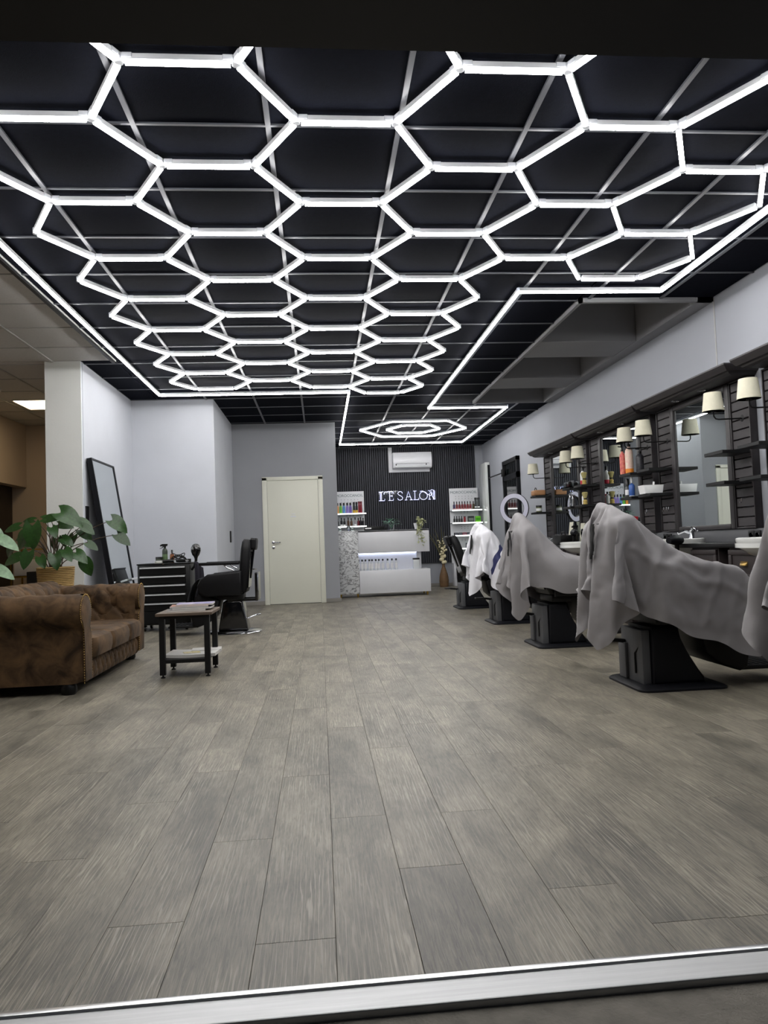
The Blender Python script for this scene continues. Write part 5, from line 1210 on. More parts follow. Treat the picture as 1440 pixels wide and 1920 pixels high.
CAPE_GRID = {
  'c1': (64, 56, [
-473,-5,-12,-14,-10,11,14,19,21,21,20,23,10,12,17,21,19,-15,6,-10,-6,-6,-4,-4,-4,1,-3,-26,-27,-27,-1,6,2,-22,-28,-25,-20,12,19,17,21,20,19,24,6,25,3,-14,-17,-19,-19,-23,-21,-18,-15,-5,15,19,-8,6,
2,-6,-20,-7,-4,-2,0,1,0,5,5,-6,0,3,31,-20,4,-2,7,-3,-3,-3,-14,11,-1,0,-1,7,-6,3,-2,2,-2,20,7,-1,1,-3,1,1,-7,-5,-8,-17,-2,2,1,-2,5,6,-2,6,19,-2,19,-3,-5,2,5,-3,
-19,-9,-4,4,3,-1,5,-7,2,2,-3,5,9,3,3,-8,-12,4,-7,10,-5,0,-1,8,-2,12,-7,-3,-1,8,14,-2,-1,2,2,0,-16,-10,21,-32,0,2,3,1,9,0,0,-2,23,-2,-1,11,5,-3,4,-4,3,-1,-18,0,
-12,3,-3,1,8,-4,1,2,-2,13,-3,-4,-1,-4,-6,5,15,-22,8,3,5,7,-4,-13,13,5,9,-12,3,4,0,-3,-6,12,-18,-16,21,-7,0,-2,4,-5,-6,10,10,5,1,3,14,-4,3,-2,3,-4,5,-3,-23,8,-6,-3,
-1,2,4,-1,-2,-2,12,2,0,-8,0,2,-5,-8,24,-7,-2,1,-10,-2,23,-3,13,2,-14,2,-1,-1,1,-2,-1,3,2,-24,8,-3,-3,-6,6,3,-8,30,-1,3,2,14,-4,5,-7,2,0,1,3,-5,-23,0,4,2,-6,10,
-5,-4,3,0,8,-3,-2,5,-6,11,-10,4,7,2,5,-12,4,0,-2,-13,-2,29,-5,-2,-2,0,3,-10,15,-28,5,-5,-1,-1,2,1,0,31,1,0,0,0,9,4,-9,8,-5,6,-9,7,3,-10,-14,0,-2,7,-4,-6,4,-2,
-1,9,7,5,-6,-3,-5,3,-9,22,0,-15,5,-1,5,-1,-3,6,-7,5,5,1,-3,0,4,-26,5,-4,0,-1,0,6,-9,39,0,0,-1,2,0,13,-3,1,-3,1,0,5,-6,-1,8,-18,-10,1,-1,0,0,-1,-1,-1,7,5,
3,8,0,-8,7,0,-3,4,0,-5,5,-4,-4,1,10,-4,1,0,1,3,-6,-15,-5,-3,-1,0,0,6,-4,38,2,-1,-1,1,0,2,16,-3,-2,-3,5,-3,-1,0,6,-6,-5,0,-21,0,1,6,-7,-1,0,2,15,3,4,-4,
-2,-1,4,-7,13,-1,-6,-13,-7,26,8,-23,18,0,0,-1,-5,-8,-16,6,-2,-1,-2,14,-8,34,0,0,0,0,0,0,1,14,3,-1,-3,-5,0,6,-4,-1,-4,6,-17,2,-14,-2,2,8,-4,-4,-1,5,14,-2,11,-3,-15,1,
14,-7,8,0,5,-2,-14,-5,20,0,1,-1,-4,-6,-18,0,-4,1,1,16,-11,38,0,0,-1,1,-4,1,0,-22,18,4,0,-1,-2,-4,-4,7,-8,8,0,-7,-10,-4,-14,-3,1,9,-3,-6,3,7,14,-7,10,-7,-9,2,15,-3,
-1,3,-15,-2,7,20,-1,-1,-4,-6,-21,-6,-2,4,2,14,-8,34,1,-1,0,0,-3,-10,2,-13,10,20,1,1,0,1,-2,-5,-2,2,0,0,-1,-2,-10,-5,-12,-2,-1,11,-8,-1,4,7,5,0,-1,-1,-9,11,0,2,-1,3,
-13,27,-11,2,2,-8,-15,-12,2,3,4,15,-8,29,0,0,-1,1,-3,-6,-4,-11,10,-10,24,-3,0,2,-1,1,-1,-5,0,-5,0,7,0,-5,-8,-8,-12,2,-1,13,-12,0,7,-4,6,4,1,-6,3,-2,8,-4,-7,7,3,10,
2,-12,-11,-15,6,-2,8,10,-7,28,-1,0,-1,1,-1,-18,-7,19,-6,-15,-8,17,4,1,-2,2,-1,1,-4,-3,3,-1,-4,-4,9,-1,-10,-12,-6,1,2,-4,0,5,-1,-2,13,-11,6,1,-3,12,-9,-8,15,5,5,-15,-1,-16,
1,-3,9,10,-6,23,0,1,-2,0,-1,-18,12,-11,-18,6,-3,6,5,0,13,2,-4,-2,5,-2,-2,-3,-5,-1,6,-3,-3,10,-8,-15,2,-2,0,6,-8,6,6,-5,0,-1,2,-1,-1,-2,3,9,4,-7,6,-23,0,-2,7,10,
-7,21,1,0,-1,0,-6,-4,-3,-6,14,-16,-12,10,-1,-15,18,-1,12,2,-2,-6,4,0,-5,4,0,-7,-1,13,-4,3,-12,-11,1,1,0,-6,12,-2,-7,7,0,0,4,-9,1,12,1,-3,4,-14,-6,-1,8,6,-6,17,4,0,
0,0,-6,0,-6,5,-1,-17,15,0,-19,5,-23,0,10,6,20,-1,3,0,-1,-2,-4,-3,2,4,-9,10,2,2,-23,0,1,-4,-5,7,-4,19,3,-12,0,7,7,-11,8,-5,3,-24,10,-1,2,6,-4,11,8,1,-1,0,-5,-3,
-2,-6,2,-4,7,-8,6,5,-14,-23,0,-1,3,-2,35,1,0,2,0,1,-1,-4,-9,10,-8,11,-1,5,-33,13,-9,16,-17,7,-3,10,1,-13,25,-9,-2,6,-5,-6,13,-28,21,-1,-10,8,13,-2,1,1,-6,-6,3,-7,4,-16,
-4,11,10,-4,2,-5,-23,0,1,0,3,-2,23,11,3,1,-2,2,1,-4,-14,9,-4,11,-2,3,-31,13,-2,8,4,-1,0,-2,8,2,-13,5,3,2,-3,-14,17,-24,9,1,18,-4,4,-6,-3,-6,5,-9,-3,-1,2,2,-13,0,
7,7,-3,-24,0,0,0,3,-2,0,15,16,8,2,-1,2,2,-5,-19,8,1,7,-2,2,-26,8,21,0,3,-20,12,2,3,-1,-9,2,6,0,-10,-7,-2,-3,22,-1,6,-13,4,-9,7,-6,1,-2,-13,2,0,7,5,-15,11,-3,
-23,-1,-2,2,0,0,1,-1,4,17,16,6,0,-1,3,-2,-21,1,8,12,4,-7,-25,-3,21,2,-4,4,2,-13,11,5,-6,6,-1,-2,-21,19,0,3,6,-10,5,-11,-1,-1,-4,-4,-6,3,5,4,7,-12,22,-19,-4,-25,5,-4,
0,-1,2,-4,4,-1,-2,6,15,15,9,2,3,-2,-19,-4,-2,6,22,0,-25,-9,17,-2,9,-14,-10,24,-3,4,6,-34,1,25,1,-3,6,-12,-5,2,-5,11,-11,-2,-7,8,9,6,1,-12,14,-5,-15,27,-16,-10,3,-2,0,-2,
1,-2,7,-5,0,0,6,14,15,6,3,-2,-15,3,7,-5,10,10,-21,-2,4,-12,0,10,3,6,9,-29,21,3,0,-9,2,-9,-2,8,-11,6,-4,-6,1,13,6,1,-1,1,10,-10,-2,10,3,-15,5,-1,1,2,-11,8,-9,-1,
-1,-5,1,1,1,6,17,12,4,1,-4,-4,-4,-2,6,17,-21,17,1,-2,-2,-16,15,-16,18,-7,7,-7,0,3,-6,-3,-7,10,-6,-7,13,6,3,0,2,3,2,0,-6,2,3,2,4,-2,-1,-4,-6,19,-22,1,-7,2,1,-4,
-3,-3,1,1,12,17,13,4,2,-1,1,-3,-4,7,0,0,0,0,0,0,-1,-7,1,-2,0,2,1,1,-4,-3,-6,7,8,1,1,1,-3,-3,-2,-6,-10,17,-5,12,-5,24,-1,0,1,3,-14,12,1,-1,0,0,2,-1,2,-1,
-4,-4,3,1,3,-1,3,-5,4,0,-2,0,-5,2,1,-4,1,5,-1,0,-1,0,1,1,-5,8,0,-7,-17,-4,-10,1,-1,5,4,-3,0,5,-17,-4,6,10,20,2,0,3,1,-8,6,3,0,-4,3,-1,0,-1,0,2,0,1,
0,-1,0,-1,5,-6,-5,-4,4,5,-7,3,-2,4,-5,2,7,-1,0,1,-3,-2,-12,-7,-4,5,-10,2,-5,6,-9,4,-8,-2,6,-1,9,-12,1,21,-6,7,-4,-1,0,-2,-5,5,7,-8,-5,4,10,-1,1,3,-1,3,1,0,
-6,-2,-2,0,1,-6,-1,7,-1,-1,0,8,-3,-6,7,5,-1,1,-3,0,-1,2,-2,-5,-10,-9,-15,13,-10,-2,0,-6,7,-5,14,-8,12,9,-2,1,-3,1,-9,7,-11,-3,8,14,-1,-2,7,-1,-2,1,-1,2,-3,1,-2,-1,
0,-6,3,-1,1,1,-2,-2,4,7,-5,1,1,3,0,1,-2,3,-2,-2,1,1,-4,-9,-22,-7,9,10,-2,5,-13,-2,-1,13,1,-6,-1,2,11,-5,-5,9,6,1,-2,5,-1,-4,-1,2,-3,-3,1,2,-1,-4,2,-5,4,0,
-1,3,0,-2,1,-5,10,3,-12,4,6,1,-1,2,-1,-1,3,-1,-3,-2,2,1,-1,-8,-15,-1,-3,14,-22,3,7,6,6,-5,3,-8,11,5,1,-4,3,0,-1,-1,-2,-2,-2,3,-5,-2,7,-9,5,-4,3,3,-2,3,1,0,
3,-4,-3,-7,15,-1,-8,4,3,1,2,-4,1,-1,-2,1,0,-5,1,7,-1,1,-4,-10,-2,-1,-7,9,-5,9,3,-1,9,0,-3,1,3,-1,-2,-1,2,-7,7,-1,-9,4,3,-1,3,-11,5,0,-1,2,1,2,-1,1,2,-4,
-1,4,1,-1,-7,8,2,-6,8,-3,-3,1,0,-1,0,5,-7,-1,8,-7,3,-13,0,-4,22,1,-10,9,3,-3,-4,3,-1,2,-2,0,3,-11,10,-11,0,3,7,-1,-1,-3,3,-2,0,1,1,2,-1,0,-2,3,-1,-1,2,0,
-1,-2,0,4,4,-6,-3,4,-2,1,0,2,-7,-3,5,-8,11,-7,4,6,-4,22,0,2,-3,-5,0,4,2,0,-1,-1,4,-12,9,-16,11,-2,6,1,1,-6,-2,4,0,1,0,1,1,1,-6,5,-3,1,2,1,0,-6,4,0,
-1,-2,-2,3,-1,1,0,2,2,0,4,-5,-3,-8,3,1,-4,9,19,2,-9,3,2,5,0,-1,0,-2,5,-8,3,-18,19,-3,2,3,-2,2,-10,6,3,-3,1,3,-2,4,-3,-1,0,0,1,0,-1,0,0,2,-3,-1,3,3,
-2,-7,4,-1,4,-1,4,-3,3,-2,0,-2,-5,5,-6,14,3,4,-8,8,1,1,0,0,0,-10,-9,-3,20,1,-3,4,-2,2,-1,-2,4,-8,4,3,-3,4,0,-4,1,-2,1,1,-1,0,2,2,-5,-5,8,1,0,0,1,-8,
5,0,6,-1,0,-2,2,0,-2,-1,-6,5,20,-4,0,8,-2,1,-1,-3,-4,-7,-4,8,12,1,-4,2,0,3,0,-11,9,-9,6,3,-4,3,3,-4,-3,-2,5,-3,3,-1,0,3,-1,-7,0,-1,9,-4,1,1,1,-5,2,0,
-2,6,0,4,-2,1,0,0,-4,17,0,2,4,2,-9,2,-4,-4,-4,8,12,2,-6,1,1,2,-1,-5,5,-12,5,8,-2,-2,2,-2,-1,-2,1,1,-1,2,-3,-2,7,1,-1,-1,-5,-1,10,-2,1,2,-4,-1,-5,7,-7,8,
-5,4,0,1,-1,0,20,-2,9,-4,-12,9,-8,-6,3,14,6,-2,-2,2,-1,2,-3,-3,3,-8,-1,9,-2,-3,2,1,-2,0,0,0,0,2,-2,-1,-7,8,4,2,0,-1,-7,-1,10,0,-1,2,-4,1,-5,3,-7,3,4,2,
-5,4,-4,25,1,-7,-8,9,-14,2,12,5,1,2,-3,-2,2,2,-1,-1,-1,-2,-11,10,3,-2,2,-2,0,0,-2,-1,3,-1,1,0,-3,1,-8,14,1,0,-1,0,-6,0,4,0,2,-1,-1,1,0,-1,-1,-6,3,4,-2,2,
18,-4,-6,9,-6,10,5,1,1,-5,-1,4,3,-4,-4,2,1,1,-19,19,-1,-1,1,-3,0,0,0,-1,0,1,1,-1,0,1,-7,1,-3,14,-1,1,-1,0,-5,-2,4,-1,4,1,-4,3,-1,-3,0,-4,2,-4,4,6,4,8,
5,4,-1,-1,0,-4,8,-2,1,-4,1,-1,-3,0,-12,17,-2,-1,1,-1,0,-2,-2,3,-3,4,0,-1,0,1,0,-1,0,1,1,2,-3,1,1,0,1,-1,-2,1,-2,4,-6,2,0,-1,0,-4,6,-3,22,3,4,-5,0,0,
1,-3,4,-3,2,-3,3,0,-2,-1,-1,2,3,-3,3,-2,-1,1,0,-5,1,4,-1,-2,1,0,0,1,-1,1,1,-1,0,6,-3,0,-3,-1,-1,2,-2,4,-3,3,-2,-1,-2,2,-1,1,1,27,0,-2,0,-1,0,-3,1,2,
-1,0,1,-3,-2,3,-1,-6,7,1,0,2,0,0,-3,2,-1,-4,4,-3,2,1,2,-3,1,-1,1,1,-1,5,-4,0,-2,2,0,-3,2,-1,0,1,-1,0,-1,0,-2,6,-3,1,23,0,1,0,-1,-1,2,0,-2,2,0,-3,
-1,5,-2,-1,1,2,-2,1,1,-1,-1,1,0,-1,1,-6,4,0,2,0,0,2,-1,0,-2,-1,1,1,2,-2,-2,-2,0,2,2,-1,0,-1,-1,0,3,1,-1,2,0,23,-2,0,0,1,0,1,-1,1,-2,0,2,2,-3,1,
-1,2,1,0,-1,2,1,-3,0,0,0,-1,1,-1,3,-1,-2,1,-2,1,1,-1,1,0,-2,-1,0,1,0,2,0,0,-1,1,-1,1,0,0,-2,1,2,0,23,-1,1,-1,2,-1,-2,3,-3,1,0,0,0,1,0,2,0,-1,
1,-1,2,-3,1,1,-3,3,-2,-2,4,1,-1,0,-1,0,-1,-1,3,0,1,-1,-2,1,-3,1,1,1,0,2,-2,2,0,2,-2,1,-1,0,1,19,5,-3,3,-3,2,2,-3,2,0,2,0,1,-1,-1,0,2,-1,-4,6,-2,
-1,0,-2,2,-1,-3,5,1,-1,-1,0,0,-1,2,-4,1,3,-5,4,2,-4,2,0,2,-2,1,0,2,-2,-1,-1,2,2,1,-2,-1,24,0,0,-2,3,0,-3,4,0,1,0,0,-2,-1,1,2,0,0,-1,2,-1,0,-2,0,
0,-1,3,0,-1,-1,1,-1,-2,2,0,1,-4,1,3,-1,-2,3,-1,0,1,1,0,1,-1,-1,1,0,-1,0,-1,2,-1,27,-3,3,-1,-1,-1,2,-1,0,2,-1,1,-1,0,0,-1,1,0,1,0,-2,2,1,0,-1,-1,0,
0,1,-1,-1,1,0,-1,1,-2,1,-5,6,1,0,0,1,-1,-1,0,1,-1,0,1,0,-1,1,-1,0,1,-1,26,0,0,0,-2,2,-1,3,-1,1,0,-2,2,-1,-1,0,0,1,2,-3,1,-2,-1,1,0,2,-1,0,1,-1,
2,-2,1,-2,0,1,-4,3,-4,4,2,-1,1,1,-1,0,-1,1,-1,1,-1,2,-1,0,-1,-3,4,26,3,-2,1,0,-2,3,-2,2,1,-2,-1,-1,-1,1,-1,2,-2,3,-2,-1,0,2,-2,2,-1,0,1,-1,1,-2,0,1,
2,-2,1,1,-3,1,1,1,-1,-2,0,1,2,-3,0,0,-1,-1,-1,0,1,1,2,-3,29,0,-1,-4,1,1,0,0,1,-1,-1,1,-1,0,0,1,1,2,-4,2,2,-1,-3,3,-2,0,-1,0,1,0,2,-2,0,0,0,0,
-1,0,0,-1,3,0,-1,0,-1,-1,3,-2,-2,-1,1,1,1,-3,1,-1,1,27,0,-2,1,-1,0,0,-1,1,0,2,-3,0,0,-1,0,-1,4,1,0,-3,1,3,-2,1,0,3,-3,-3,5,-4,2,-1,-1,2,-1,3,1,-1,
-2,-3,-1,1,0,-1,0,-1,1,2,-1,-3,1,-1,2,1,-1,0,30,-5,1,0,-1,-1,-1,2,1,-2,-3,3,-1,0,0,-1,1,1,4,-3,4,-2,-2,1,0,0,-1,2,-2,-5,6,1,-3,0,0,0,-2,2,1,0,-1,-2,
0,-1,3,1,-1,-1,-2,0,0,-3,3,3,-1,1,-3,22,2,-1,0,0,0,2,-3,0,-1,2,0,-2,1,1,2,-3,-1,-1,1,-3,3,-1,1,1,0,-4,0,5,0,-6,-1,4,1,1,-1,5,-4,-4,3,-2,4,-3,0,1,
-1,0,-2,3,1,2,0,0,-2,1,3,-3,26,-3,1,-1,-1,1,-3,3,0,0,-1,-1,2,0,-2,0,1,2,-5,-5,3,-6,5,-2,-1,1,4,-1,-5,0,2,0,0,-3,4,3,-10,-3,14,-17,0,14,3,3,-1,-3,1,3,
-5,2,1,3,-2,6,-3,0,3,23,-1,-1,0,1,-1,2,0,-2,1,2,-1,0,-2,4,-5,1,-3,-19,15,-13,11,-9,6,-3,-1,-2,1,2,-5,1,5,-1,8,-4,-12,3,14,-22,23,-11,15,2,1,-1,5,-3,-6,6,-4,-2,
6,0,-1,4,-5,4,22,1,0,1,0,0,0,0,0,2,-4,2,0,1,-8,7,1,-33,13,-3,1,-9,16,-11,7,-3,2,-2,-3,9,0,-1,2,-6,-12,10,11,-18,6,12,0,0,9,-2,5,-2,1,2,-5,2,1,-1,4,-2,
0,0,1,23,1,1,-2,1,1,-1,-2,4,-3,4,-1,-3,-2,7,-8,-34,21,1,-8,-3,5,0,1,-6,6,-5,0,6,-5,-2,3,1,-8,6,9,-18,14,5,6,-1,-8,12,3,-4,1,0,5,3,0,1,-6,-4,1,7,3,-8,
24,-1,-1,2,-1,1,-1,6,-7,4,0,-4,1,2,-8,-25,-4,2,4,4,2,1,2,3,-5,-4,2,1,1,-4,6,-1,-9,10,-4,-9,8,-7,19,-18,24,4,-6,1,3,0,2,-7,2,10,1,2,1,-2,-11,8,-1,24,1,0,
0,2,-4,7,-7,7,-4,-3,3,-6,-12,-20,-2,8,9,2,-11,12,-6,-1,6,-1,2,0,-5,-1,6,-3,-6,10,-7,4,-4,1,4,-3,-12,21,5,-9,8,-2,-4,-1,5,6,-7,12,0,1,-1,1,-4,3,27,1,-1,-3,3,3,
-6,6,-3,0,-1,-19,-1,-14,-5,0,11,-7,-1,16,-8,7,-6,-3,11,-9,4,-3,2,0,-4,5,-3,8,0,-3,-5,9,-20,14,1,6,6,-5,5,0,-3,5,-8,6,-5,13,0,0,0,-3,-1,26,-2,1,3,-3,2,2,-1,0,
-3,-21,6,-23,3,4,-4,9,5,-4,-9,7,1,1,-1,-2,10,-8,8,-6,0,-1,2,-2,-2,-1,5,3,-10,7,10,-8,1,11,-2,-7,3,3,-5,3,-4,8,-2,9,1,-1,-3,-2,26,-1,1,-2,2,0,3,-1,-4,-24,5,-18,
8,-4,4,0,8,-2,8,-8,1,-2,-3,3,4,-5,7,-1,-1,-2,3,-7,1,1,6,8,1,-3,-4,-3,3,0,3,9,-5,2,1,-1,-2,-3,-9,-2,2,19,-1,-3,0,
-134,17,14,11,12,14,11,5,0,6,0,-2,-22,-21,-15,2,-13,-8,-25,28,27,25,26,26,26,25,25,-8,-7,-9,-28,-27,-27,-18,3,11,19,20,4,13,13,5,6,5,25,0,18,11,6,5,1,4,9,11,14,18,4,-16,-5,5,
2,-6,-2,5,6,6,-1,4,5,2,6,-6,-11,10,-9,2,-1,1,2,0,-1,0,-1,-1,0,-1,3,1,-1,0,3,7,-5,8,-12,3,-5,-10,4,3,12,2,12,-8,-6,5,-3,-8,10,5,-5,3,-13,5,-13,-3,-6,1,7,-2,
-4,5,7,-5,-3,0,27,-8,0,5,-9,5,-3,1,1,-1,-5,1,-2,1,2,13,-1,-14,0,2,1,10,-15,13,-25,-2,0,2,7,7,15,4,-14,-4,0,8,2,-14,21,0,-2,-2,-12,5,3,-22,8,-2,4,-4,3,-1,-4,2,
15,-4,9,-8,8,-2,3,2,-4,0,0,-2,-1,-2,-1,2,-3,-8,18,-3,-3,2,1,4,-18,19,4,10,-2,-14,0,5,3,-10,1,6,10,-8,0,-25,25,-2,-9,7,10,-9,1,-17,-12,-5,3,-2,4,-3,5,-3,3,-6,12,5,
-7,6,2,-1,-4,-4,9,1,-1,-3,-1,1,-3,4,9,-20,15,0,-2,0,-3,2,8,0,6,-7,-4,0,-1,2,1,3,-2,-10,15,-21,18,-10,6,6,-6,-9,14,-17,6,-10,-3,5,-7,2,0,2,5,-6,11,5,-8,10,-9,13,
-12,-5,4,4,-3,-2,-2,2,-2,3,-1,-3,16,-5,-1,4,2,0,4,-13,-3,-5,16,-3,4,-4,-4,10,-5,-10,9,-14,16,-10,9,1,3,-14,6,-7,4,-6,-12,4,-9,8,-6,7,-10,8,4,-6,6,0,2,13,-5,-8,6,-2,
0,-5,2,2,-4,-3,-2,-1,2,8,-4,17,-1,-1,1,3,-9,2,6,-18,10,-2,8,-2,-3,-10,9,-7,3,-6,11,6,-6,-4,-5,-4,-3,0,6,7,-19,0,-2,2,-2,6,-8,0,9,-7,8,-3,11,3,0,1,1,-5,-11,-1,
1,4,-1,-5,0,-1,-1,24,-2,2,2,0,4,-9,-2,2,4,-3,-2,0,7,-2,-10,-8,-1,3,7,11,-1,-8,-2,-5,-6,0,1,6,3,6,-21,-3,2,-2,-1,0,7,-8,-2,0,16,-2,9,8,-8,0,1,-10,-7,1,3,-4,
-1,1,0,-1,7,14,3,-4,-3,-17,27,-1,-19,4,11,4,0,3,-13,11,-1,-1,-2,10,-4,-10,4,-16,18,-1,0,-1,-13,-5,5,6,-21,-4,0,4,-3,-3,-2,4,-2,-1,13,8,6,9,-4,-4,-7,-9,-1,0,7,-3,-2,0,
2,-4,14,0,0,0,2,-4,6,2,-2,5,4,5,-9,-2,-8,3,3,13,-3,-12,2,-7,7,-10,-11,7,11,19,-10,4,3,4,-12,-5,-2,5,-8,7,0,-7,-2,0,9,18,-2,13,-1,-10,-10,-4,2,-1,8,-6,2,0,7,-2,
0,-1,5,0,8,-16,4,9,6,3,-1,-16,-1,9,3,9,-2,-19,6,-5,-7,4,-7,28,-1,5,0,-9,3,4,5,-3,-10,-7,-3,2,1,0,-1,-1,-4,1,8,22,-9,14,-8,-7,-4,-1,2,1,2,1,1,-2,1,-3,-1,-4,
19,-1,11,-2,-5,7,1,-21,8,2,5,7,-2,-25,7,2,-10,6,-8,24,1,5,-4,1,-7,-3,0,6,8,-6,-11,-3,1,-6,0,9,0,-5,-3,0,10,20,-8,11,-14,0,-2,-1,2,3,1,-1,-2,-1,-5,-1,6,23,-2,-9,
-5,16,0,-17,8,-7,11,3,-2,-16,1,5,-13,4,2,21,-1,-7,4,2,-3,-15,4,2,-4,7,12,-7,-12,-3,5,-1,-3,-3,9,-1,-7,-1,15,1,7,-2,3,-7,0,0,7,-6,2,-1,-5,-1,0,15,7,-7,-8,18,-2,-9,
1,-11,16,3,-3,-11,-9,14,-11,-2,9,16,-5,1,-1,0,-1,2,-25,1,12,5,-9,-4,24,6,-21,-2,-5,0,5,-1,-2,9,-4,3,17,-5,0,-13,8,2,3,-2,1,-1,-3,-3,-1,3,17,-2,-7,9,-5,1,-3,-13,19,2,
-3,-5,-10,10,-10,-1,19,3,-2,2,-2,-2,-3,4,0,-18,-3,-1,8,6,-5,-5,7,22,-27,6,0,-6,0,9,-2,1,-7,16,3,1,-7,2,1,-1,-4,2,-1,-1,3,3,-1,10,0,2,-6,7,-8,-18,23,2,-2,0,-13,1,
0,2,14,-3,5,-1,0,-1,4,0,-2,1,8,-14,-10,-3,8,1,6,1,-9,20,-21,-4,4,1,-4,5,1,4,-5,16,1,-9,2,-1,-2,4,0,-6,-2,8,-1,8,1,1,-9,10,-1,-22,23,1,0,1,-18,2,10,-4,11,3,
3,1,-1,1,1,0,0,0,2,2,8,-7,-10,2,-1,0,-1,4,-8,17,-5,-12,-4,5,-5,6,-4,6,4,16,-9,-10,-1,0,-1,-1,0,7,4,2,3,-2,0,9,-22,-3,27,-1,-5,2,-13,12,-5,-1,11,3,-2,4,-1,-1,
-2,3,2,1,1,-2,10,-3,3,-1,-19,14,-18,7,5,1,-8,5,5,-11,-7,1,-3,7,-3,2,16,17,-31,1,-1,-1,1,-1,-2,-2,26,-5,1,-1,-18,25,2,-11,6,5,-7,7,-12,14,3,3,-2,3,0,0,-1,1,-3,0,
4,1,-1,0,1,-2,7,6,-7,2,-26,1,9,3,-5,4,5,-11,-6,0,-2,2,-2,2,19,22,-34,0,1,-6,4,0,-1,-2,24,-1,0,5,1,0,-2,0,6,1,-13,17,-3,4,-2,3,0,1,-2,0,1,1,-1,-2,3,-2,
-4,3,5,-9,3,0,-2,14,-24,-10,7,7,-1,-4,10,-8,-9,0,-1,7,6,-9,7,26,-25,0,-1,1,-2,6,25,-12,3,-3,9,0,-13,16,3,-4,-11,15,-3,6,0,1,2,1,-5,1,1,0,-1,2,-8,5,-4,-5,-10,7,
7,-3,-4,8,-8,20,-8,-23,-7,3,10,-2,5,-2,-10,0,0,1,13,2,-9,20,-10,-5,-1,6,1,1,15,-2,-13,11,2,11,-3,1,-5,12,0,-1,0,-2,4,0,-2,2,-2,-3,-1,4,-5,1,-4,-3,-19,11,-4,0,4,5,
-1,2,-14,14,0,-3,-13,-7,2,5,2,0,-5,1,2,0,3,14,-14,4,7,3,1,1,-2,15,-10,13,2,0,-2,6,0,3,-1,-2,2,0,0,-2,0,0,-3,0,1,-2,-14,12,4,-32,8,-23,0,-1,0,-1,7,-5,5,3,
0,18,1,3,-13,-11,-6,5,2,1,-1,-1,2,1,2,17,-8,6,1,1,-2,5,7,7,-7,5,-4,6,0,1,0,0,2,-4,2,3,-2,-5,-1,-2,-3,-4,-6,4,-24,-1,8,2,-26,0,0,1,1,1,0,0,5,-1,-1,5,
4,14,-6,-5,-10,1,7,5,5,-5,3,-5,1,12,1,-1,0,1,-1,0,4,9,-2,2,-1,2,-4,-2,3,2,2,-4,-9,-2,-6,-5,-7,-4,-3,-4,-2,7,-3,11,-6,-8,-1,-1,2,5,-20,13,10,-1,-7,0,4,6,1,11,
2,1,-6,-16,1,1,4,-8,6,3,4,0,0,0,-1,0,-1,4,5,2,-3,0,-3,-1,6,-9,-14,-10,-8,3,-4,1,0,1,0,-1,2,-1,3,-1,0,-2,17,-7,3,-8,-7,26,-10,-12,4,10,-11,-10,-7,-2,1,3,3,6,
-2,-1,1,-5,11,2,1,0,-2,1,0,-1,-2,-1,-3,0,5,7,-1,-2,2,-26,-7,-2,0,-2,-1,2,2,-1,2,-1,3,0,-1,-1,-1,2,-1,15,9,-10,8,-2,2,0,6,-6,-8,8,4,-3,-7,4,-5,-5,-11,0,-3,-4,
12,1,0,-1,-1,0,0,-3,-1,-1,-1,3,-4,-3,2,8,2,-8,4,4,0,-6,-4,-11,-8,-3,2,-1,0,0,3,2,-2,1,-3,2,23,-8,4,-2,7,-3,6,-7,6,-1,0,-15,5,4,-14,-11,2,5,1,-3,3,0,-2,1,
0,-1,0,-2,0,-1,-2,2,-4,3,-5,-1,0,4,3,3,2,-4,3,6,-1,-6,-14,-10,-3,3,-2,1,0,1,-2,2,1,23,-1,7,0,-1,-9,4,3,-9,-7,-14,17,-9,-6,-3,16,-7,-13,15,-1,-5,-1,1,-2,-1,-1,0,
0,-2,1,-2,0,4,-4,6,-8,-2,0,7,-2,-2,13,5,-11,2,4,8,-8,-10,2,-16,-8,1,1,4,-3,1,25,-1,-5,6,-5,9,-13,-10,-6,-10,6,-7,3,4,13,-19,-5,20,4,0,-8,-5,-2,0,1,0,-1,0,-1,-1,
3,-1,-1,5,-1,-4,0,1,0,16,-12,-9,5,16,3,2,-3,3,-1,-24,6,4,-15,-8,2,0,-3,25,4,-5,-2,2,-22,-8,-8,7,10,-2,7,-1,1,-22,11,0,9,-2,-13,4,1,-1,0,0,0,1,1,-2,1,0,0,1,
0,-4,4,-1,0,3,2,13,-11,-10,-3,12,-1,5,3,-4,10,2,-15,8,-14,-20,1,-2,12,-7,17,-10,-16,-6,-3,5,-2,5,13,-13,6,-17,11,-13,25,-1,-14,-1,5,-1,2,0,0,0,0,-1,1,1,2,2,-1,1,-4,1,
3,-3,1,6,-6,10,6,-13,-14,15,-5,9,8,2,-4,4,-9,8,-6,-16,-10,6,3,-3,-14,-6,-1,7,13,2,0,-14,10,-19,5,-10,24,3,-18,6,-1,4,-1,1,2,0,1,1,-1,1,0,2,-1,1,2,-3,1,-4,2,0,
0,13,3,-5,1,-4,-17,15,-12,7,-4,13,8,0,-3,2,1,-6,16,-1,-29,1,1,9,5,-6,2,-7,9,-14,-2,-4,18,10,-21,11,-11,11,-1,5,0,1,0,0,0,-1,3,1,-1,2,1,-2,2,4,-10,1,-2,-2,8,-7,
7,10,-5,1,-19,13,-11,10,-12,9,10,2,4,-1,3,-14,3,1,-3,12,3,0,-1,-5,0,-15,-2,0,14,14,-23,18,-15,15,4,0,2,-2,-1,-1,2,-1,-1,2,0,1,0,0,0,0,2,-7,-1,-3,4,1,2,-4,2,17,
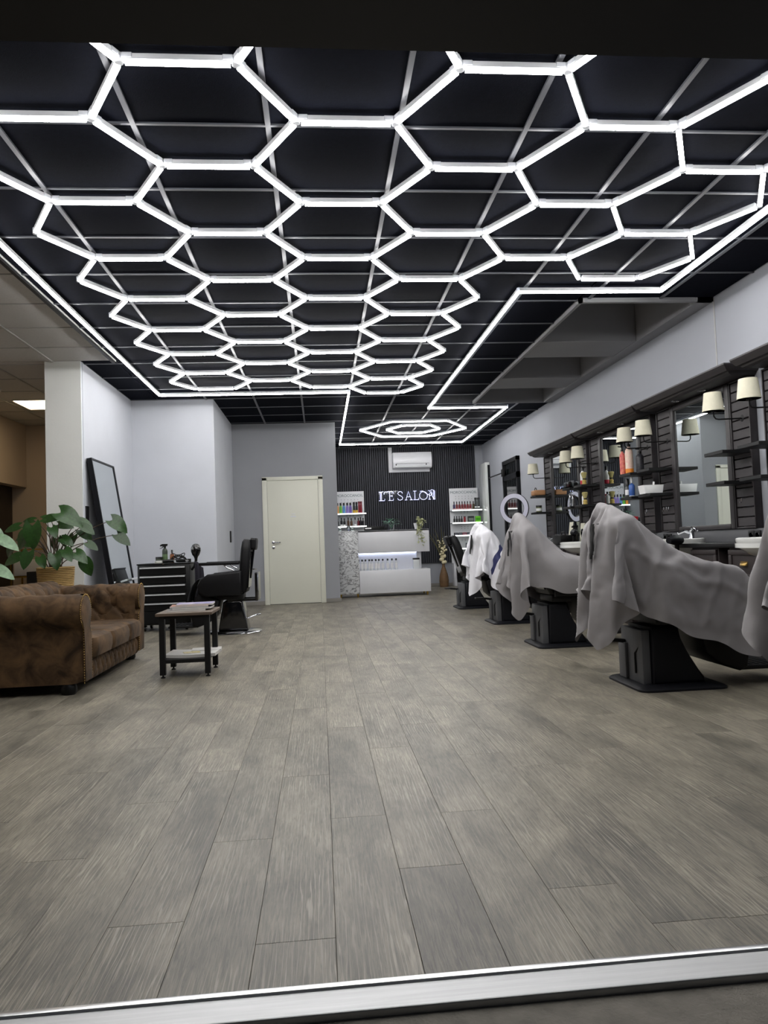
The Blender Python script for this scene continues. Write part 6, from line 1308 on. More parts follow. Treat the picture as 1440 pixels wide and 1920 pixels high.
-8,0,-14,5,-4,5,-4,-2,10,5,5,-3,-7,-5,-1,8,5,-1,-6,-5,-5,-5,1,-2,13,13,-19,22,-17,11,-5,11,3,-5,3,-1,1,-1,-4,4,0,0,0,0,-1,-1,-1,3,1,-12,0,0,3,15,-1,-2,-1,9,0,0,
0,-6,-1,-11,6,-6,6,2,7,-13,0,3,11,-8,-10,0,-3,-2,-1,2,14,8,-16,24,-18,9,-5,15,-2,-5,3,-1,1,0,-3,2,-1,0,-1,0,0,-2,1,1,-1,6,2,-14,-4,-1,12,5,-2,0,6,3,3,-5,6,-7,
3,-9,3,-6,5,-1,-13,-3,17,-14,-9,5,-5,-3,1,8,11,4,-13,24,-11,6,-12,16,-5,2,-3,1,0,0,0,-3,2,0,-2,0,-1,-2,1,-2,8,-7,10,-4,-4,-2,-9,0,16,1,-3,-1,6,1,8,-2,4,-3,-3,-4,
4,-6,6,-2,1,-19,-6,6,-4,-1,9,8,10,-3,-12,21,-17,5,3,2,3,2,-10,7,-2,1,-2,0,-1,-1,-1,0,0,0,-1,-1,0,0,4,0,6,-2,-10,2,-5,0,20,2,-10,3,4,-6,2,4,5,4,-6,-4,3,-3,
-19,-6,-1,3,0,6,17,0,5,-16,-2,15,-2,-6,-7,6,13,-10,-2,8,-4,3,-5,0,-1,1,-1,0,0,-1,0,0,-1,1,3,0,1,6,-2,0,-5,-3,-3,1,16,2,-12,1,10,-8,1,3,2,9,-4,3,-4,-27,-1,7,
4,11,13,-10,6,-14,12,-1,7,-14,4,-8,-5,1,11,-1,1,-2,-1,1,0,1,1,-3,0,0,0,1,0,0,0,1,1,-2,-2,12,6,-4,0,-1,0,-4,4,-2,4,-11,12,-3,-2,0,-1,10,-6,6,-18,6,6,9,3,-11,
8,-11,8,-6,6,-9,15,-1,-11,4,0,0,-5,-2,3,-3,3,-1,-3,5,-1,0,1,1,-1,0,1,0,2,-1,0,3,13,-11,5,-4,4,-1,-4,1,5,-14,13,-9,-3,6,4,-3,1,0,-2,-5,5,-3,6,-2,3,-13,4,5,
0,0,7,-10,-5,12,-17,9,-9,4,0,1,3,-3,1,2,-1,4,-1,-1,1,1,1,1,1,0,0,1,2,3,5,-8,6,-5,1,-4,-5,6,2,-11,12,-5,-3,4,5,-10,8,-6,-2,2,0,-4,4,-6,10,-1,-6,7,2,-10,
-5,15,-2,-10,-1,2,-2,1,1,-2,2,0,1,1,-1,3,2,0,0,1,1,0,0,1,1,2,-1,3,-1,3,-3,-2,-4,-4,-1,0,2,0,3,3,-8,1,4,-8,6,2,-5,5,-1,-4,2,3,-4,3,-5,-2,-1,12,-11,3,
0,-7,5,1,0,1,2,-1,1,1,0,3,0,1,0,1,0,1,1,0,-2,3,-2,1,0,5,-2,-3,-4,-10,8,-4,5,-1,-1,2,0,-1,7,-4,-2,-5,0,1,1,-1,-8,11,-8,10,-8,0,6,-3,-5,7,-9,5,-3,0,
4,0,0,0,2,1,1,0,1,0,-1,3,0,0,-1,1,0,3,-5,2,-1,1,3,-5,7,-20,9,0,-1,-3,5,-10,14,-11,6,-6,8,-1,5,-5,8,-5,-3,11,-9,7,-7,9,-5,2,-2,4,-2,-2,2,-5,-3,6,2,1,
1,0,1,-1,1,0,0,2,-2,0,-1,2,-1,-2,1,0,-2,-4,10,-4,6,-15,2,-1,0,3,-1,-6,8,-1,6,-2,-4,-4,8,-3,-1,2,0,3,-7,8,-11,10,-2,6,-6,6,-15,-2,13,0,-2,3,-1,3,-1,-1,2,-1,
0,-1,0,0,0,-1,-1,0,-1,-1,1,-1,4,-5,2,-7,14,-11,-5,8,-7,5,0,-4,4,5,-12,1,3,8,1,-8,7,5,-7,6,-4,7,-11,9,-4,-5,7,-4,-2,7,-3,-7,13,-5,2,1,-1,0,0,-2,0,1,0,0,
0,-1,-1,-1,-1,0,-1,-1,0,-2,5,-3,2,1,-7,3,-4,12,-8,1,3,3,-7,4,5,0,-5,-2,1,3,1,-2,-2,6,-9,8,-8,8,6,-8,5,0,-4,2,5,-13,8,2,-1,-1,0,0,0,-1,-1,-2,-1,0,0,-1,
0,-1,-1,0,0,-1,1,-2,3,6,-5,3,3,-2,-3,2,-6,5,1,-4,7,-6,-2,0,1,10,-9,-5,4,2,2,-6,-1,10,-9,4,7,-5,-4,8,-7,0,3,-1,-1,1,-2,-1,-1,-1,1,-2,0,0,-1,-1,0,0,0,-1,
0,0,1,0,-1,2,0,4,2,-3,5,-8,-2,12,0,-5,6,-6,5,1,-8,6,-8,7,0,2,1,-11,7,-2,2,5,-5,-3,1,8,-9,9,-6,3,-3,-1,-2,0,-1,-1,2,-3,0,1,-2,1,0,0,-2,2,0,0,0,0,
1,3,-1,2,1,1,2,-8,3,7,-9,6,2,-3,0,-7,-2,15,-4,4,-5,0,4,-8,4,4,1,-1,-10,4,4,2,-7,5,-4,1,0,-2,-5,0,1,1,0,-3,2,0,0,1,-1,-2,3,1,0,0,2,-1,1,2,0,1,
1,-1,2,-4,3,3,-3,2,-5,-4,2,6,-1,2,-5,-1,5,-1,5,-9,7,-2,-3,-3,0,11,-1,-5,-5,5,2,-1,1,-3,-2,-4,-2,0,1,1,2,-2,1,0,0,2,1,-2,1,0,2,0,1,0,0,2,0,0,1,1,
-3,-1,-3,-1,3,0,6,4,-10,12,-5,-6,4,-2,8,-5,5,0,6,-1,0,-1,-9,-1,1,3,-2,-3,2,2,1,2,-6,2,-1,0,0,-1,3,-1,1,1,-1,2,1,1,0,0,1,1,0,2,-2,-1,0,3,-6,6,8,-2,
2,0,4,-8,-7,2,-9,3,11,0,-5,3,-5,5,3,-2,-4,4,-7,7,4,-2,0,3,2,-1,-10,9,-1,-6,0,0,-1,1,1,-1,1,0,1,2,-1,1,0,2,1,-1,0,1,-2,1,-2,-6,-4,20,2,-5,5,1,0,-8,
8,-3,0,-2,2,-10,4,0,-3,3,-5,-2,-2,4,-3,11,-2,-5,3,3,-5,-4,-3,14,-16,-2,16,-3,-1,0,1,-1,3,-1,1,1,0,0,0,1,0,0,-1,1,0,0,-3,1,5,-13,-4,2,11,2,-5,4,10,-6,3,3,
-5,0,0,-6,8,-6,2,-2,0,4,-1,-4,0,2,0,-1,-8,3,3,1,-16,7,11,-4,6,1,1,-1,3,-3,2,0,0,0,1,-1,0,-1,1,0,-2,0,-3,1,1,-6,-14,2,11,-7,7,12,2,0,5,-1,-2,0,-3,2,
0,-1,0,-1,3,0,-8,5,6,-7,-7,5,-7,8,0,-6,-6,17,16,-24,12,-1,2,-2,3,-2,0,0,-1,2,-1,-1,0,-1,1,-2,-2,1,-3,3,-1,-1,-18,0,-2,2,4,-3,0,-2,12,11,3,4,7,1,0,-7,-5,8,
0,-4,-4,8,-5,2,-7,9,-11,4,2,-7,0,21,10,-34,22,1,-1,0,1,-1,0,0,-1,0,-2,0,0,-1,0,-1,-3,2,-1,1,-2,1,-14,21,-24,1,-5,0,4,0,2,-9,2,20,1,2,3,6,11,-7,2,-9,3,4,
-2,4,-12,12,-11,9,-4,-6,6,23,6,-35,6,12,-2,0,-2,2,1,-2,-1,0,-1,0,-2,0,0,0,-3,1,-1,-1,1,-1,-2,6,-1,21,-39,-4,3,-2,-3,1,3,6,-9,17,6,1,-6,-3,24,-3,-1,0,-4,-5,4,5,
-9,10,-6,13,-5,20,0,-35,10,0,6,0,0,0,-1,-4,1,0,-1,1,-2,-1,-1,-1,-1,2,-1,-1,1,-1,1,-4,7,1,2,15,-35,-2,3,0,-2,5,-7,7,-3,9,1,5,-4,-1,0,-4,-6,1,7,-7,4,4,-3,12,
-12,25,-1,-24,-4,-5,13,0,-2,-1,0,0,-1,0,-1,0,-2,1,0,-1,0,0,0,1,0,0,0,0,5,0,-7,22,-2,2,-33,-4,2,3,-3,4,-1,3,-1,12,-5,3,-3,-3,-9,8,3,-10,5,-1,7,5,-13,23,0,-14,
-12,7,-6,4,-2,0,-1,0,-1,1,-1,0,-1,2,-2,1,0,0,1,1,-1,1,0,2,0,2,1,6,-3,6,0,-4,-20,4,2,0,-3,-1,-4,0,1,16,3,-12,8,
234,18,19,18,21,18,20,17,15,15,15,15,8,10,15,18,12,21,-2,3,3,5,6,6,9,14,9,0,-2,-2,3,5,7,9,5,2,5,-18,-21,-19,-15,-19,-18,-15,-9,-11,-21,-23,-19,-18,-18,-16,-15,-16,-17,-19,-24,12,1,-1,
0,-1,4,0,1,1,0,1,0,3,2,-3,-2,7,-9,9,0,1,-2,2,2,0,-5,3,-1,1,-1,2,0,2,0,-4,2,-10,-3,1,0,-5,3,2,4,4,-7,-1,3,0,1,2,1,-2,3,-1,-4,4,13,-1,1,1,1,-1,
1,3,1,-1,-2,1,7,-2,1,3,-4,2,1,0,-1,2,-2,2,-4,4,-2,-3,0,5,-1,3,-1,-4,5,-3,-21,0,0,5,5,5,5,-3,-1,0,0,1,0,2,-1,-1,1,2,-5,3,1,12,3,0,0,1,1,0,0,1,
5,0,-1,0,4,0,0,1,-1,0,0,1,0,-1,-3,3,-1,-6,5,1,1,2,-1,-4,1,-1,-9,1,1,6,0,2,-2,-2,6,-11,0,9,-2,2,-2,0,2,1,-8,7,-1,-3,17,-1,2,0,1,1,-1,2,1,-2,4,0,
-2,5,0,-2,-1,-3,5,0,0,0,1,0,0,-7,2,2,2,-1,-2,-2,3,3,-16,-2,11,3,1,0,0,1,0,-2,0,2,-2,0,-1,0,2,-2,-2,1,0,-3,2,20,0,-2,4,0,0,0,-2,2,2,-2,2,1,-3,4,
-1,-4,3,0,3,-1,0,0,0,-2,0,1,-2,1,2,-1,0,1,-3,2,-3,-2,3,2,1,-1,-1,2,-4,2,0,-4,1,0,1,-1,0,-2,2,-4,1,-3,21,0,2,-2,2,-2,2,-1,-1,2,1,0,1,1,-1,-4,2,-1,
0,2,1,-1,2,-1,-1,1,-3,3,-1,-2,2,0,0,-2,4,-2,1,1,-1,-1,2,-1,-2,-2,1,-2,0,0,0,0,0,-3,-1,-2,-2,0,1,22,0,0,0,-1,0,-1,0,0,-2,3,1,-2,3,0,-1,0,-1,-1,3,3,
2,-4,-1,0,-1,1,1,-2,3,0,-2,0,-4,7,-2,2,-2,0,-1,0,0,-3,2,-3,-2,0,1,1,-1,-4,0,1,-4,0,0,3,21,0,0,0,-2,1,-1,-1,0,0,-2,-1,6,-2,1,1,-2,0,-1,2,3,1,2,0,
0,-1,-1,-1,3,-2,-1,0,-5,5,-10,11,-2,2,-2,1,-3,0,0,-3,-1,0,0,-1,2,-4,1,0,-2,0,-1,1,0,20,-1,-1,1,1,-2,-2,0,-1,-1,1,3,-2,0,0,3,1,-1,-1,0,3,2,1,0,0,0,0,
-1,1,1,1,-1,0,0,1,-4,-1,0,-1,0,0,-3,0,0,-1,0,-2,4,-6,1,-1,-2,0,-1,3,3,-5,17,1,-1,-2,-1,-1,1,0,-1,-1,0,1,-1,2,3,2,-1,3,0,-1,-1,4,0,2,-1,1,-1,1,-2,3,
0,0,-2,1,-3,-5,2,-1,1,-2,-1,0,1,-3,2,-1,2,-5,1,-1,0,1,0,2,0,-3,2,14,-2,1,1,-3,1,0,0,0,1,-1,-1,3,2,-1,1,5,-2,3,-2,2,0,4,-2,2,-1,0,-1,2,0,-1,1,2,
-5,-7,0,1,1,-1,0,0,0,-1,1,-4,3,-4,1,1,1,1,-1,1,1,-2,0,0,11,1,0,0,1,-1,1,-1,1,1,0,-1,0,1,2,0,3,4,-1,1,0,1,2,-1,1,-1,0,1,1,-1,2,-1,-1,-10,2,2,
0,-1,-1,-1,-1,2,-1,-1,2,-3,1,2,-1,1,0,0,-2,1,1,-1,0,13,-1,1,1,0,1,-1,1,0,-1,2,1,0,-2,1,4,0,2,1,3,-2,2,1,1,-3,1,0,0,0,0,-1,1,-4,-3,2,-1,-1,-1,0,
0,2,-1,0,1,-3,0,3,-2,1,1,-2,0,3,-5,2,0,1,14,0,0,1,0,0,2,-1,1,2,0,0,0,2,1,-3,2,3,1,0,3,-3,0,1,-1,0,0,0,1,1,0,-1,-4,-2,3,-1,-1,0,-1,2,1,-1,
-1,0,-1,1,0,1,-1,-2,1,0,-3,4,-4,2,-1,10,6,0,1,2,-2,0,2,1,0,0,1,1,1,-4,2,0,1,3,2,-2,3,-3,1,1,-1,1,-1,2,-1,-2,1,-2,-1,-1,0,0,0,0,1,-1,1,0,-2,1,
0,-1,-1,0,0,-1,-1,2,-4,-1,1,1,8,2,6,1,3,1,-1,1,0,0,2,2,-1,-3,2,-3,0,-1,5,1,0,-1,-1,1,-2,2,-1,4,-3,3,-2,-1,-1,3,-2,-5,5,-2,3,-2,1,-1,-2,-1,1,0,-1,0,
-1,-1,0,-1,-3,1,-1,-1,3,11,2,0,4,-1,6,0,0,0,1,-2,0,2,-1,-2,1,-3,1,-4,8,2,1,-2,-2,3,-1,1,-1,0,-5,6,1,-3,1,-1,-2,1,-2,0,5,-2,-3,0,1,-1,-2,-1,0,-1,-1,-1,
0,0,-3,1,-2,4,14,0,0,-1,3,-2,7,-1,-1,1,2,-1,-2,0,0,-1,0,-3,1,-4,8,-5,8,1,-2,2,-2,1,-4,-5,10,1,-1,1,-3,1,-9,10,0,-2,-3,-1,0,-2,0,0,-1,-2,-1,-1,-1,-1,-1,-1,
3,1,2,13,0,0,-2,-1,2,-1,5,2,1,-1,-1,-2,0,1,0,0,-1,-1,0,-1,10,-8,3,0,-3,5,0,0,-1,-3,8,0,-3,-4,9,-3,1,-1,-5,-1,0,-2,-2,-1,-1,0,-1,0,-1,0,0,-3,1,-1,5,3,
11,-1,1,-1,-1,0,-1,-1,2,1,2,3,-1,0,-1,0,1,0,-1,-3,-3,4,12,-3,3,-1,0,0,-5,8,-9,5,2,-4,-4,1,8,-10,2,-2,-1,-1,-2,0,-1,0,-1,0,0,0,0,-1,-1,4,-1,3,7,11,-3,-1,
-1,0,0,-1,1,-2,2,0,1,4,0,0,1,0,2,1,1,0,-11,-1,17,2,0,0,-6,9,-1,-3,0,-5,-6,12,-2,-9,-2,4,-2,-1,-2,-1,-1,1,0,0,0,0,0,-2,0,6,-2,-1,13,-26,4,2,-1,0,-2,-1,
0,0,-1,-1,0,2,1,4,3,2,1,0,3,3,-5,3,-4,-9,18,3,0,2,0,-1,-1,-8,-4,6,-11,-1,-1,8,-4,-1,-1,0,0,0,0,1,1,-1,-1,0,0,0,-4,8,2,-20,3,5,-2,-1,0,0,0,-3,0,3,
0,1,0,1,0,3,4,3,1,0,1,6,-1,2,-2,-18,22,-9,-4,8,-1,7,-11,0,-9,6,-7,6,0,-3,1,1,0,-1,2,0,-1,-1,1,0,0,1,-2,1,-9,-1,-3,1,-1,1,0,1,1,-7,6,0,2,1,2,0,
0,1,1,1,4,4,-3,-3,-10,6,-4,8,7,-15,-1,9,-5,-2,0,-6,3,6,-1,1,1,-1,-1,0,2,2,2,0,-1,-3,-1,-2,-1,-1,-1,-1,-1,3,-2,0,-1,-7,1,1,0,-2,8,-2,-3,0,2,0,-2,0,0,1,
0,0,3,10,-5,0,-4,10,-9,-8,-9,6,-11,6,3,-10,5,9,8,3,-1,-2,1,-1,7,-6,-4,-3,1,0,2,0,1,1,1,0,1,0,-2,1,-1,0,-11,4,-1,1,4,-2,0,4,0,-2,2,4,2,2,-1,0,-2,-3,
3,4,-1,3,-15,-7,-6,-4,5,8,-11,2,-3,6,-5,-1,15,11,2,-3,3,-9,1,1,2,-3,1,-1,1,-1,0,1,1,-1,1,-1,-2,1,0,-3,-4,3,0,0,2,0,1,0,3,0,-1,-1,-3,0,-1,1,5,-3,2,7,
-21,-6,-2,1,5,-7,0,3,1,-2,-1,12,0,-9,7,12,0,-5,0,2,0,-1,1,0,2,-1,0,1,-2,-1,2,-1,-1,0,-1,-1,-3,2,-1,1,1,-1,2,-1,1,1,-1,-4,0,2,0,-1,0,-3,1,-1,-6,-1,2,-6,
-2,-4,5,-2,0,3,-3,-4,7,7,-6,1,1,7,2,0,1,-3,1,1,-1,0,2,1,-2,0,-2,2,-2,0,1,-2,-1,1,-1,0,-1,0,2,-2,1,1,-3,-3,1,-1,-1,-2,-1,0,0,-9,1,3,0,-10,4,-3,1,1,
0,2,1,0,-2,-7,13,8,-14,2,5,6,0,-3,4,-1,0,0,-2,0,-1,1,0,1,-3,1,-1,-1,2,-1,3,-3,0,-1,-1,-1,1,-1,-4,-1,0,-1,-1,-1,0,0,-1,-4,-7,-2,7,-10,9,-4,2,2,-4,2,4,-5,
3,1,-1,-5,15,-4,-7,4,2,5,0,-1,0,0,-1,0,-2,0,-1,0,0,0,2,0,0,-1,1,0,1,-6,0,-1,0,-3,-4,2,0,0,-1,-1,0,-2,0,0,-10,4,6,-4,5,-11,4,-2,0,3,2,2,-2,0,5,-7,
0,5,2,-3,-6,8,0,2,-5,0,0,2,0,0,-1,0,-2,-1,0,1,4,2,1,1,-8,-1,1,0,-2,-4,0,1,0,-2,0,0,0,-3,2,-1,-9,2,7,1,-6,-2,2,0,2,1,0,1,3,-3,0,-3,2,-1,4,0,
2,-7,1,6,-5,2,2,-2,-2,2,0,1,-1,1,-1,2,-1,0,0,2,2,-12,0,1,-4,-3,1,0,0,-1,2,0,-1,-1,3,-3,-3,-3,12,-1,-2,-5,-1,3,-3,3,0,1,3,-1,-5,1,1,0,-1,3,0,-6,4,-1,
-1,5,2,-2,0,-1,-2,2,0,0,-2,4,-1,2,-1,1,0,1,-14,-2,-3,1,1,0,1,2,-1,0,-2,2,0,-2,0,-5,13,-6,5,-3,-13,4,6,-4,0,7,-2,2,-4,-1,-1,-2,-1,7,0,6,-8,2,-6,-4,9,-3,
3,2,1,0,-2,2,0,3,-4,4,0,0,0,1,0,-17,-1,1,-2,3,1,0,-1,0,1,1,-2,1,1,-4,12,-9,8,-8,1,-2,3,-12,9,4,-6,5,4,-9,2,-3,-1,3,-1,2,3,-1,-2,-8,9,0,1,0,1,3,
0,1,-1,-1,1,3,0,0,1,0,-1,0,-18,1,0,3,-1,1,0,2,1,-2,0,2,1,-3,9,-10,9,-4,4,-19,14,-13,7,3,-2,2,9,-11,-3,-4,4,-2,6,-1,-4,8,1,-12,2,-3,7,8,0,0,0,1,0,0,
3,-1,1,-2,1,-1,1,0,0,-16,2,1,1,1,0,0,0,1,0,2,1,0,5,-12,11,-4,4,-13,7,-16,6,7,-3,-3,8,-6,0,-3,-1,4,-4,5,-4,0,10,3,3,-12,-4,0,11,2,0,1,2,-1,1,-2,2,-2,
1,-1,1,-1,0,-1,-12,0,3,0,0,0,1,0,1,1,1,-1,2,-9,8,-3,7,-11,6,-14,-5,12,0,-5,5,3,-6,2,-3,0,-1,6,-5,-3,-2,7,13,-3,1,1,-14,1,11,1,-1,0,2,-1,-1,-2,3,-1,-1,-1,
0,-1,0,-7,0,0,0,0,1,1,1,1,-1,-1,1,-5,9,-5,-1,1,-7,-2,-13,12,3,-7,8,-3,-2,3,-6,-2,5,-4,4,1,-1,0,-9,19,4,1,-9,2,-7,0,11,0,-2,0,0,2,-2,-2,-1,0,-1,-1,-1,-1,
-6,0,-1,1,2,0,0,0,-2,0,0,-1,2,0,6,-7,-9,15,-26,23,-9,-7,11,-9,1,2,-1,-2,0,2,1,-2,1,1,-11,3,-3,23,0,-2,-4,-3,-5,-1,9,-1,-1,-1,1,-2,0,0,0,0,-2,1,-1,-6,0,1,
0,-1,0,1,-1,-1,0,-1,-2,1,0,1,7,-1,-25,27,-10,-2,1,-1,0,-3,-7,4,-2,10,-2,-3,-3,4,0,0,-4,5,6,1,7,-3,-2,-1,0,-5,-1,0,0,-5,4,-2,0,-1,-1,1,-2,0,-7,0,0,0,-1,1,
-1,-1,-1,-1,0,1,-2,-2,0,-2,0,2,3,-3,3,6,-13,9,-6,-3,2,8,-5,-9,8,4,-4,-2,1,3,2,-6,16,-12,5,-5,3,-2,-4,1,-2,-2,4,-3,1,0,-1,1,0,0,-2,-8,0,-2,-1,0,0,-1,0,-1,
-1,-1,-1,1,1,-1,4,-13,20,-5,-5,5,-7,12,-9,5,-8,-5,2,-2,7,-3,4,-1,4,-3,2,0,-4,1,6,-5,6,-5,-1,-3,0,0,-1,-3,2,2,0,1,0,0,1,1,-12,0,0,-1,-1,-1,-1,0,0,0,0,1,
1,-4,2,-1,5,-5,6,-1,4,7,-11,-1,2,-2,8,-14,3,2,5,-2,-7,9,-4,3,-2,-6,7,-1,-1,3,-3,-3,0,0,-1,1,1,1,0,0,1,0,0,1,0,-14,-2,0,0,1,0,-1,0,0,0,1,0,-2,4,0,
1,9,-7,-2,1,7,-5,-6,2,3,0,-3,5,-9,8,-2,-7,13,-7,1,4,-10,8,-4,2,2,-2,-2,-1,0,0,0,1,1,1,0,0,1,1,1,-1,3,-17,1,0,0,-1,0,3,-1,1,0,0,1,1,-1,1,2,3,1,
-4,1,5,-12,6,6,-9,11,-13,-5,17,-11,-1,5,-3,7,-3,-9,10,-8,3,2,3,-3,5,-5,0,1,0,0,2,-1,1,2,-1,1,0,2,-4,-16,1,0,1,1,0,-2,3,0,1,0,0,1,1,1,1,1,8,-20,17,-10,
7,-3,-5,4,-2,-8,12,-8,5,5,-4,6,-7,0,-4,-1,9,-12,10,-1,4,-6,1,1,0,2,0,-1,2,0,-1,1,0,0,0,2,-14,1,1,0,0,0,4,-2,1,1,2,1,1,2,-1,-2,2,-4,5,-11,6,-6,11,-5,
6,-12,6,1,-1,-2,-3,9,-8,0,3,-1,-11,7,9,-8,12,-6,1,0,-1,1,0,0,1,1,0,0,-1,0,1,-2,1,-10,0,0,1,1,1,0,1,1,0,0,1,1,1,1,-1,1,-5,-2,8,-12,12,-10,7,-5,9,-5,
-7,3,6,0,-6,-1,0,4,-6,6,-15,12,3,2,-1,0,-1,3,-1,0,0,0,-1,-1,1,0,-1,-1,-1,0,-7,0,1,1,2,2,-2,-1,1,0,0,-1,0,0,-1,5,-4,-5,7,-5,1,3,4,-3,5,-11,5,0,2,-2,
-4,1,2,-3,5,2,-13,8,-13,20,-6,1,0,1,-2,0,0,-2,0,-1,1,-1,-1,0,0,0,-4,-5,1,0,0,-1,2,0,0,-1,1,-1,0,-1,2,1,-4,-1,-2,3,-2,8,-4,-2,8,-10,8,3,-2,-3,-1,5,-1,-5,
1,-8,1,2,0,-3,2,5,0,-1,-1,0,-2,2,-1,-1,0,-2,-1,0,-1,-1,-3,3,-4,0,0,1,0,-1,-1,0,-1,0,0,-1,0,-1,-1,-1,2,6,-5,3,3,-5,8,-8,4,3,-9,3,0,5,-7,3,1,1,0,-2,
2,-7,8,-7,2,0,-2,0,-1,0,-5,2,0,-1,0,0,-1,1,-2,1,-3,-5,-1,1,0,0,-2,0,-1,0,-1,-2,1,0,-2,0,0,-1,8,2,1,-4,5,-5,3,0,-4,6,0,4,-5,4,-2,1,1,-1,0,0,-1,-1,
-2,-7,-1,0,-1,0,-1,1,-1,-1,-1,0,-1,1,-2,-2,2,1,-6,-1,-1,-2,1,0,-1,-1,-1,-1,1,-2,-1,0,0,0,1,2,8,-1,1,-1,4,-2,0,0,0,-3,-6,-2,3,1,-1,-3,3,0,-2,-1,-1,0,2,-1,
0,0,-2,-2,1,0,1,1,-1,1,0,-1,1,-1,4,-11,0,0,1,-2,-2,-1,1,0,-1,-1,1,2,-1,-2,-1,-1,4,-4,1,-2,1,-4,6,3,-1,-5,-1,2,1,-2,0,1,3,-3,-1,3,1,-7,4,2,0,0,1,0,
1,-1,2,-1,0,0,0,0,3,0,-2,2,-12,-1,-2,-1,1,0,0,0,-1,0,1,-1,-1,0,3,-2,0,1,-3,-6,3,-1,3,-5,-1,0,4,-1,-1,0,1,0,2,-4,4,1,-5,-2,10,-10,0,11,2,-2,0,2,0,1,
1,-1,1,1,1,-4,4,1,-1,-16,1,1,0,-1,0,0,-1,1,1,-1,1,1,2,-4,5,0,-8,-10,6,-5,3,-3,4,-3,0,-1,0,1,-1,0,3,-2,4,-4,-4,2,4,-2,8,-7,8,0,5,-1,-2,4,2,0,2,1,
-1,1,2,-3,5,-2,-15,0,-1,0,1,1,0,1,0,1,1,0,0,1,4,-2,-1,-17,0,-2,3,-2,4,-4,2,-2,-1,1,0,3,1,-3,3,-3,-2,0,3,-2,2,4,2,3,5,-3,3,4,0,1,2,0,0,1,-2,2,
0,1,-1,-14,0,1,2,0,-2,2,1,1,0,0,2,3,-2,-2,-4,-14,-2,2,1,-2,2,-1,0,-2,2,-1,-1,2,-1,0,3,-3,0,-1,3,-2,2,-1,13,1,-8,6,2,2,0,-1,4,2,1,1,1,3,-2,-1,-3,5,
-11,1,2,-1,1,2,0,-1,1,1,0,2,0,-2,-4,-12,-5,-2,0,0,3,0,0,0,-3,0,1,0,1,0,1,-1,-2,1,0,0,1,1,6,-9,19,6,-7,-1,2,1,0,-2,1,4,0,0,-1,2,4,-3,0,-7,0,1,
1,-1,0,1,1,0,0,3,-2,-7,-3,-9,-1,-4,0,0,0,2,-1,0,0,-1,1,-1,1,0,1,0,-2,3,-4,2,-1,1,0,-2,3,9,9,-4,2,-2,1,1,-1,1,-3,5,1,-1,-3,-3,8,-3,-6,0,1,2,-1,1,
-1,1,0,-1,1,-11,3,-11,-1,0,-4,2,0,1,-1,-2,-1,-1,5,-5,1,0,1,0,-1,2,-2,4,-1,0,-2,3,-1,-3,1,5,16,-3,1,-4,0,1,-3,2,-3,3,-1,1,-1,-2,0,-3,1,-1,-1,1,-1,0,0,-1,
1,-13,4,-10,-1,0,-4,1,1,1,-1,-1,1,0,-1,-1,4,-2,2,-2,-1,0,1,0,-2,0,2,1,-2,0,6,-4,0,4,8,-2,2,-1,-2,0,-1,2,-2,3,-4,2,-2,1,-4,1,-1,0,-1,-1,0,-1,-1,-15,5,-5,
-3,3,-1,-2,-1,-2,2,2,-1,1,-1,0,1,-4,4,0,-1,-1,1,-1,0,1,1,0,1,-2,1,0,1,2,-1,4,3,0,0,-1,0,-2,-2,-2,0,5,1,-1,-1,
  ]),
  'c2': (32, 27, [
-402,-36,-35,26,25,24,15,-26,-37,-37,11,45,39,23,-31,18,35,-35,-52,-49,-47,-6,-10,23,18,43,40,38,38,-1,-1,-62,5,-3,6,44,-9,13,-30,4,1,-4,-11,10,-18,6,3,-2,7,13,28,-12,20,0,-2,-14,30,-1,-4,3,
-59,-2,11,21,19,-20,10,4,2,-34,24,7,-25,-10,9,0,35,8,3,24,-9,-5,-40,-30,24,10,1,-3,-4,-39,-14,-9,33,26,-22,-4,-2,6,9,-25,16,-10,-4,20,21,7,-4,2,5,-47,-23,1,-20,36,25,4,0,-16,-35,-26,
30,32,-11,-39,-5,8,17,0,-2,10,10,12,3,-9,3,1,-58,-3,25,12,-47,24,25,25,19,-1,-18,-36,-27,21,52,-48,-6,18,-12,8,12,-4,-5,12,2,-3,23,-64,5,6,30,31,-43,-3,15,21,15,29,-4,3,-40,-13,30,11,
-28,-9,2,22,-14,-4,3,33,-19,32,-69,19,14,40,6,2,-5,-29,-8,8,22,16,25,0,-1,-41,-6,32,-26,29,2,-37,2,-2,50,-21,35,-68,6,26,40,1,-17,-61,34,-16,-31,-8,-2,13,15,18,-1,6,-45,31,-4,-5,-1,-2,
-14,35,-16,22,-58,15,47,7,-5,-44,-35,1,21,13,-3,-22,-33,-17,9,22,41,1,6,-47,49,-46,8,20,-20,26,-3,-31,-7,30,-5,-12,-34,-4,-2,-2,19,1,16,-1,-2,-13,-18,-5,-5,-2,10,32,-13,-2,5,-20,7,15,-15,-12,
29,-11,-32,-22,-9,6,-5,9,-8,9,11,15,11,-7,5,-10,-7,13,-2,-18,9,20,-25,-6,17,-24,11,22,-35,-16,1,15,6,-17,-2,19,-10,5,-8,-4,-2,33,10,-8,15,13,4,1,-9,-1,10,-2,-2,-11,-8,-28,12,-6,6,-20,
-9,24,14,-12,-32,3,15,14,17,-8,6,32,2,0,-2,-1,-11,-7,1,-1,0,9,-4,-2,1,-3,-5,6,16,-3,5,-1,40,2,0,-4,2,2,1,-4,-2,1,-1,-11,4,-8,6,3,-10,8,15,0,-1,2,-10,-4,-2,5,-4,10,
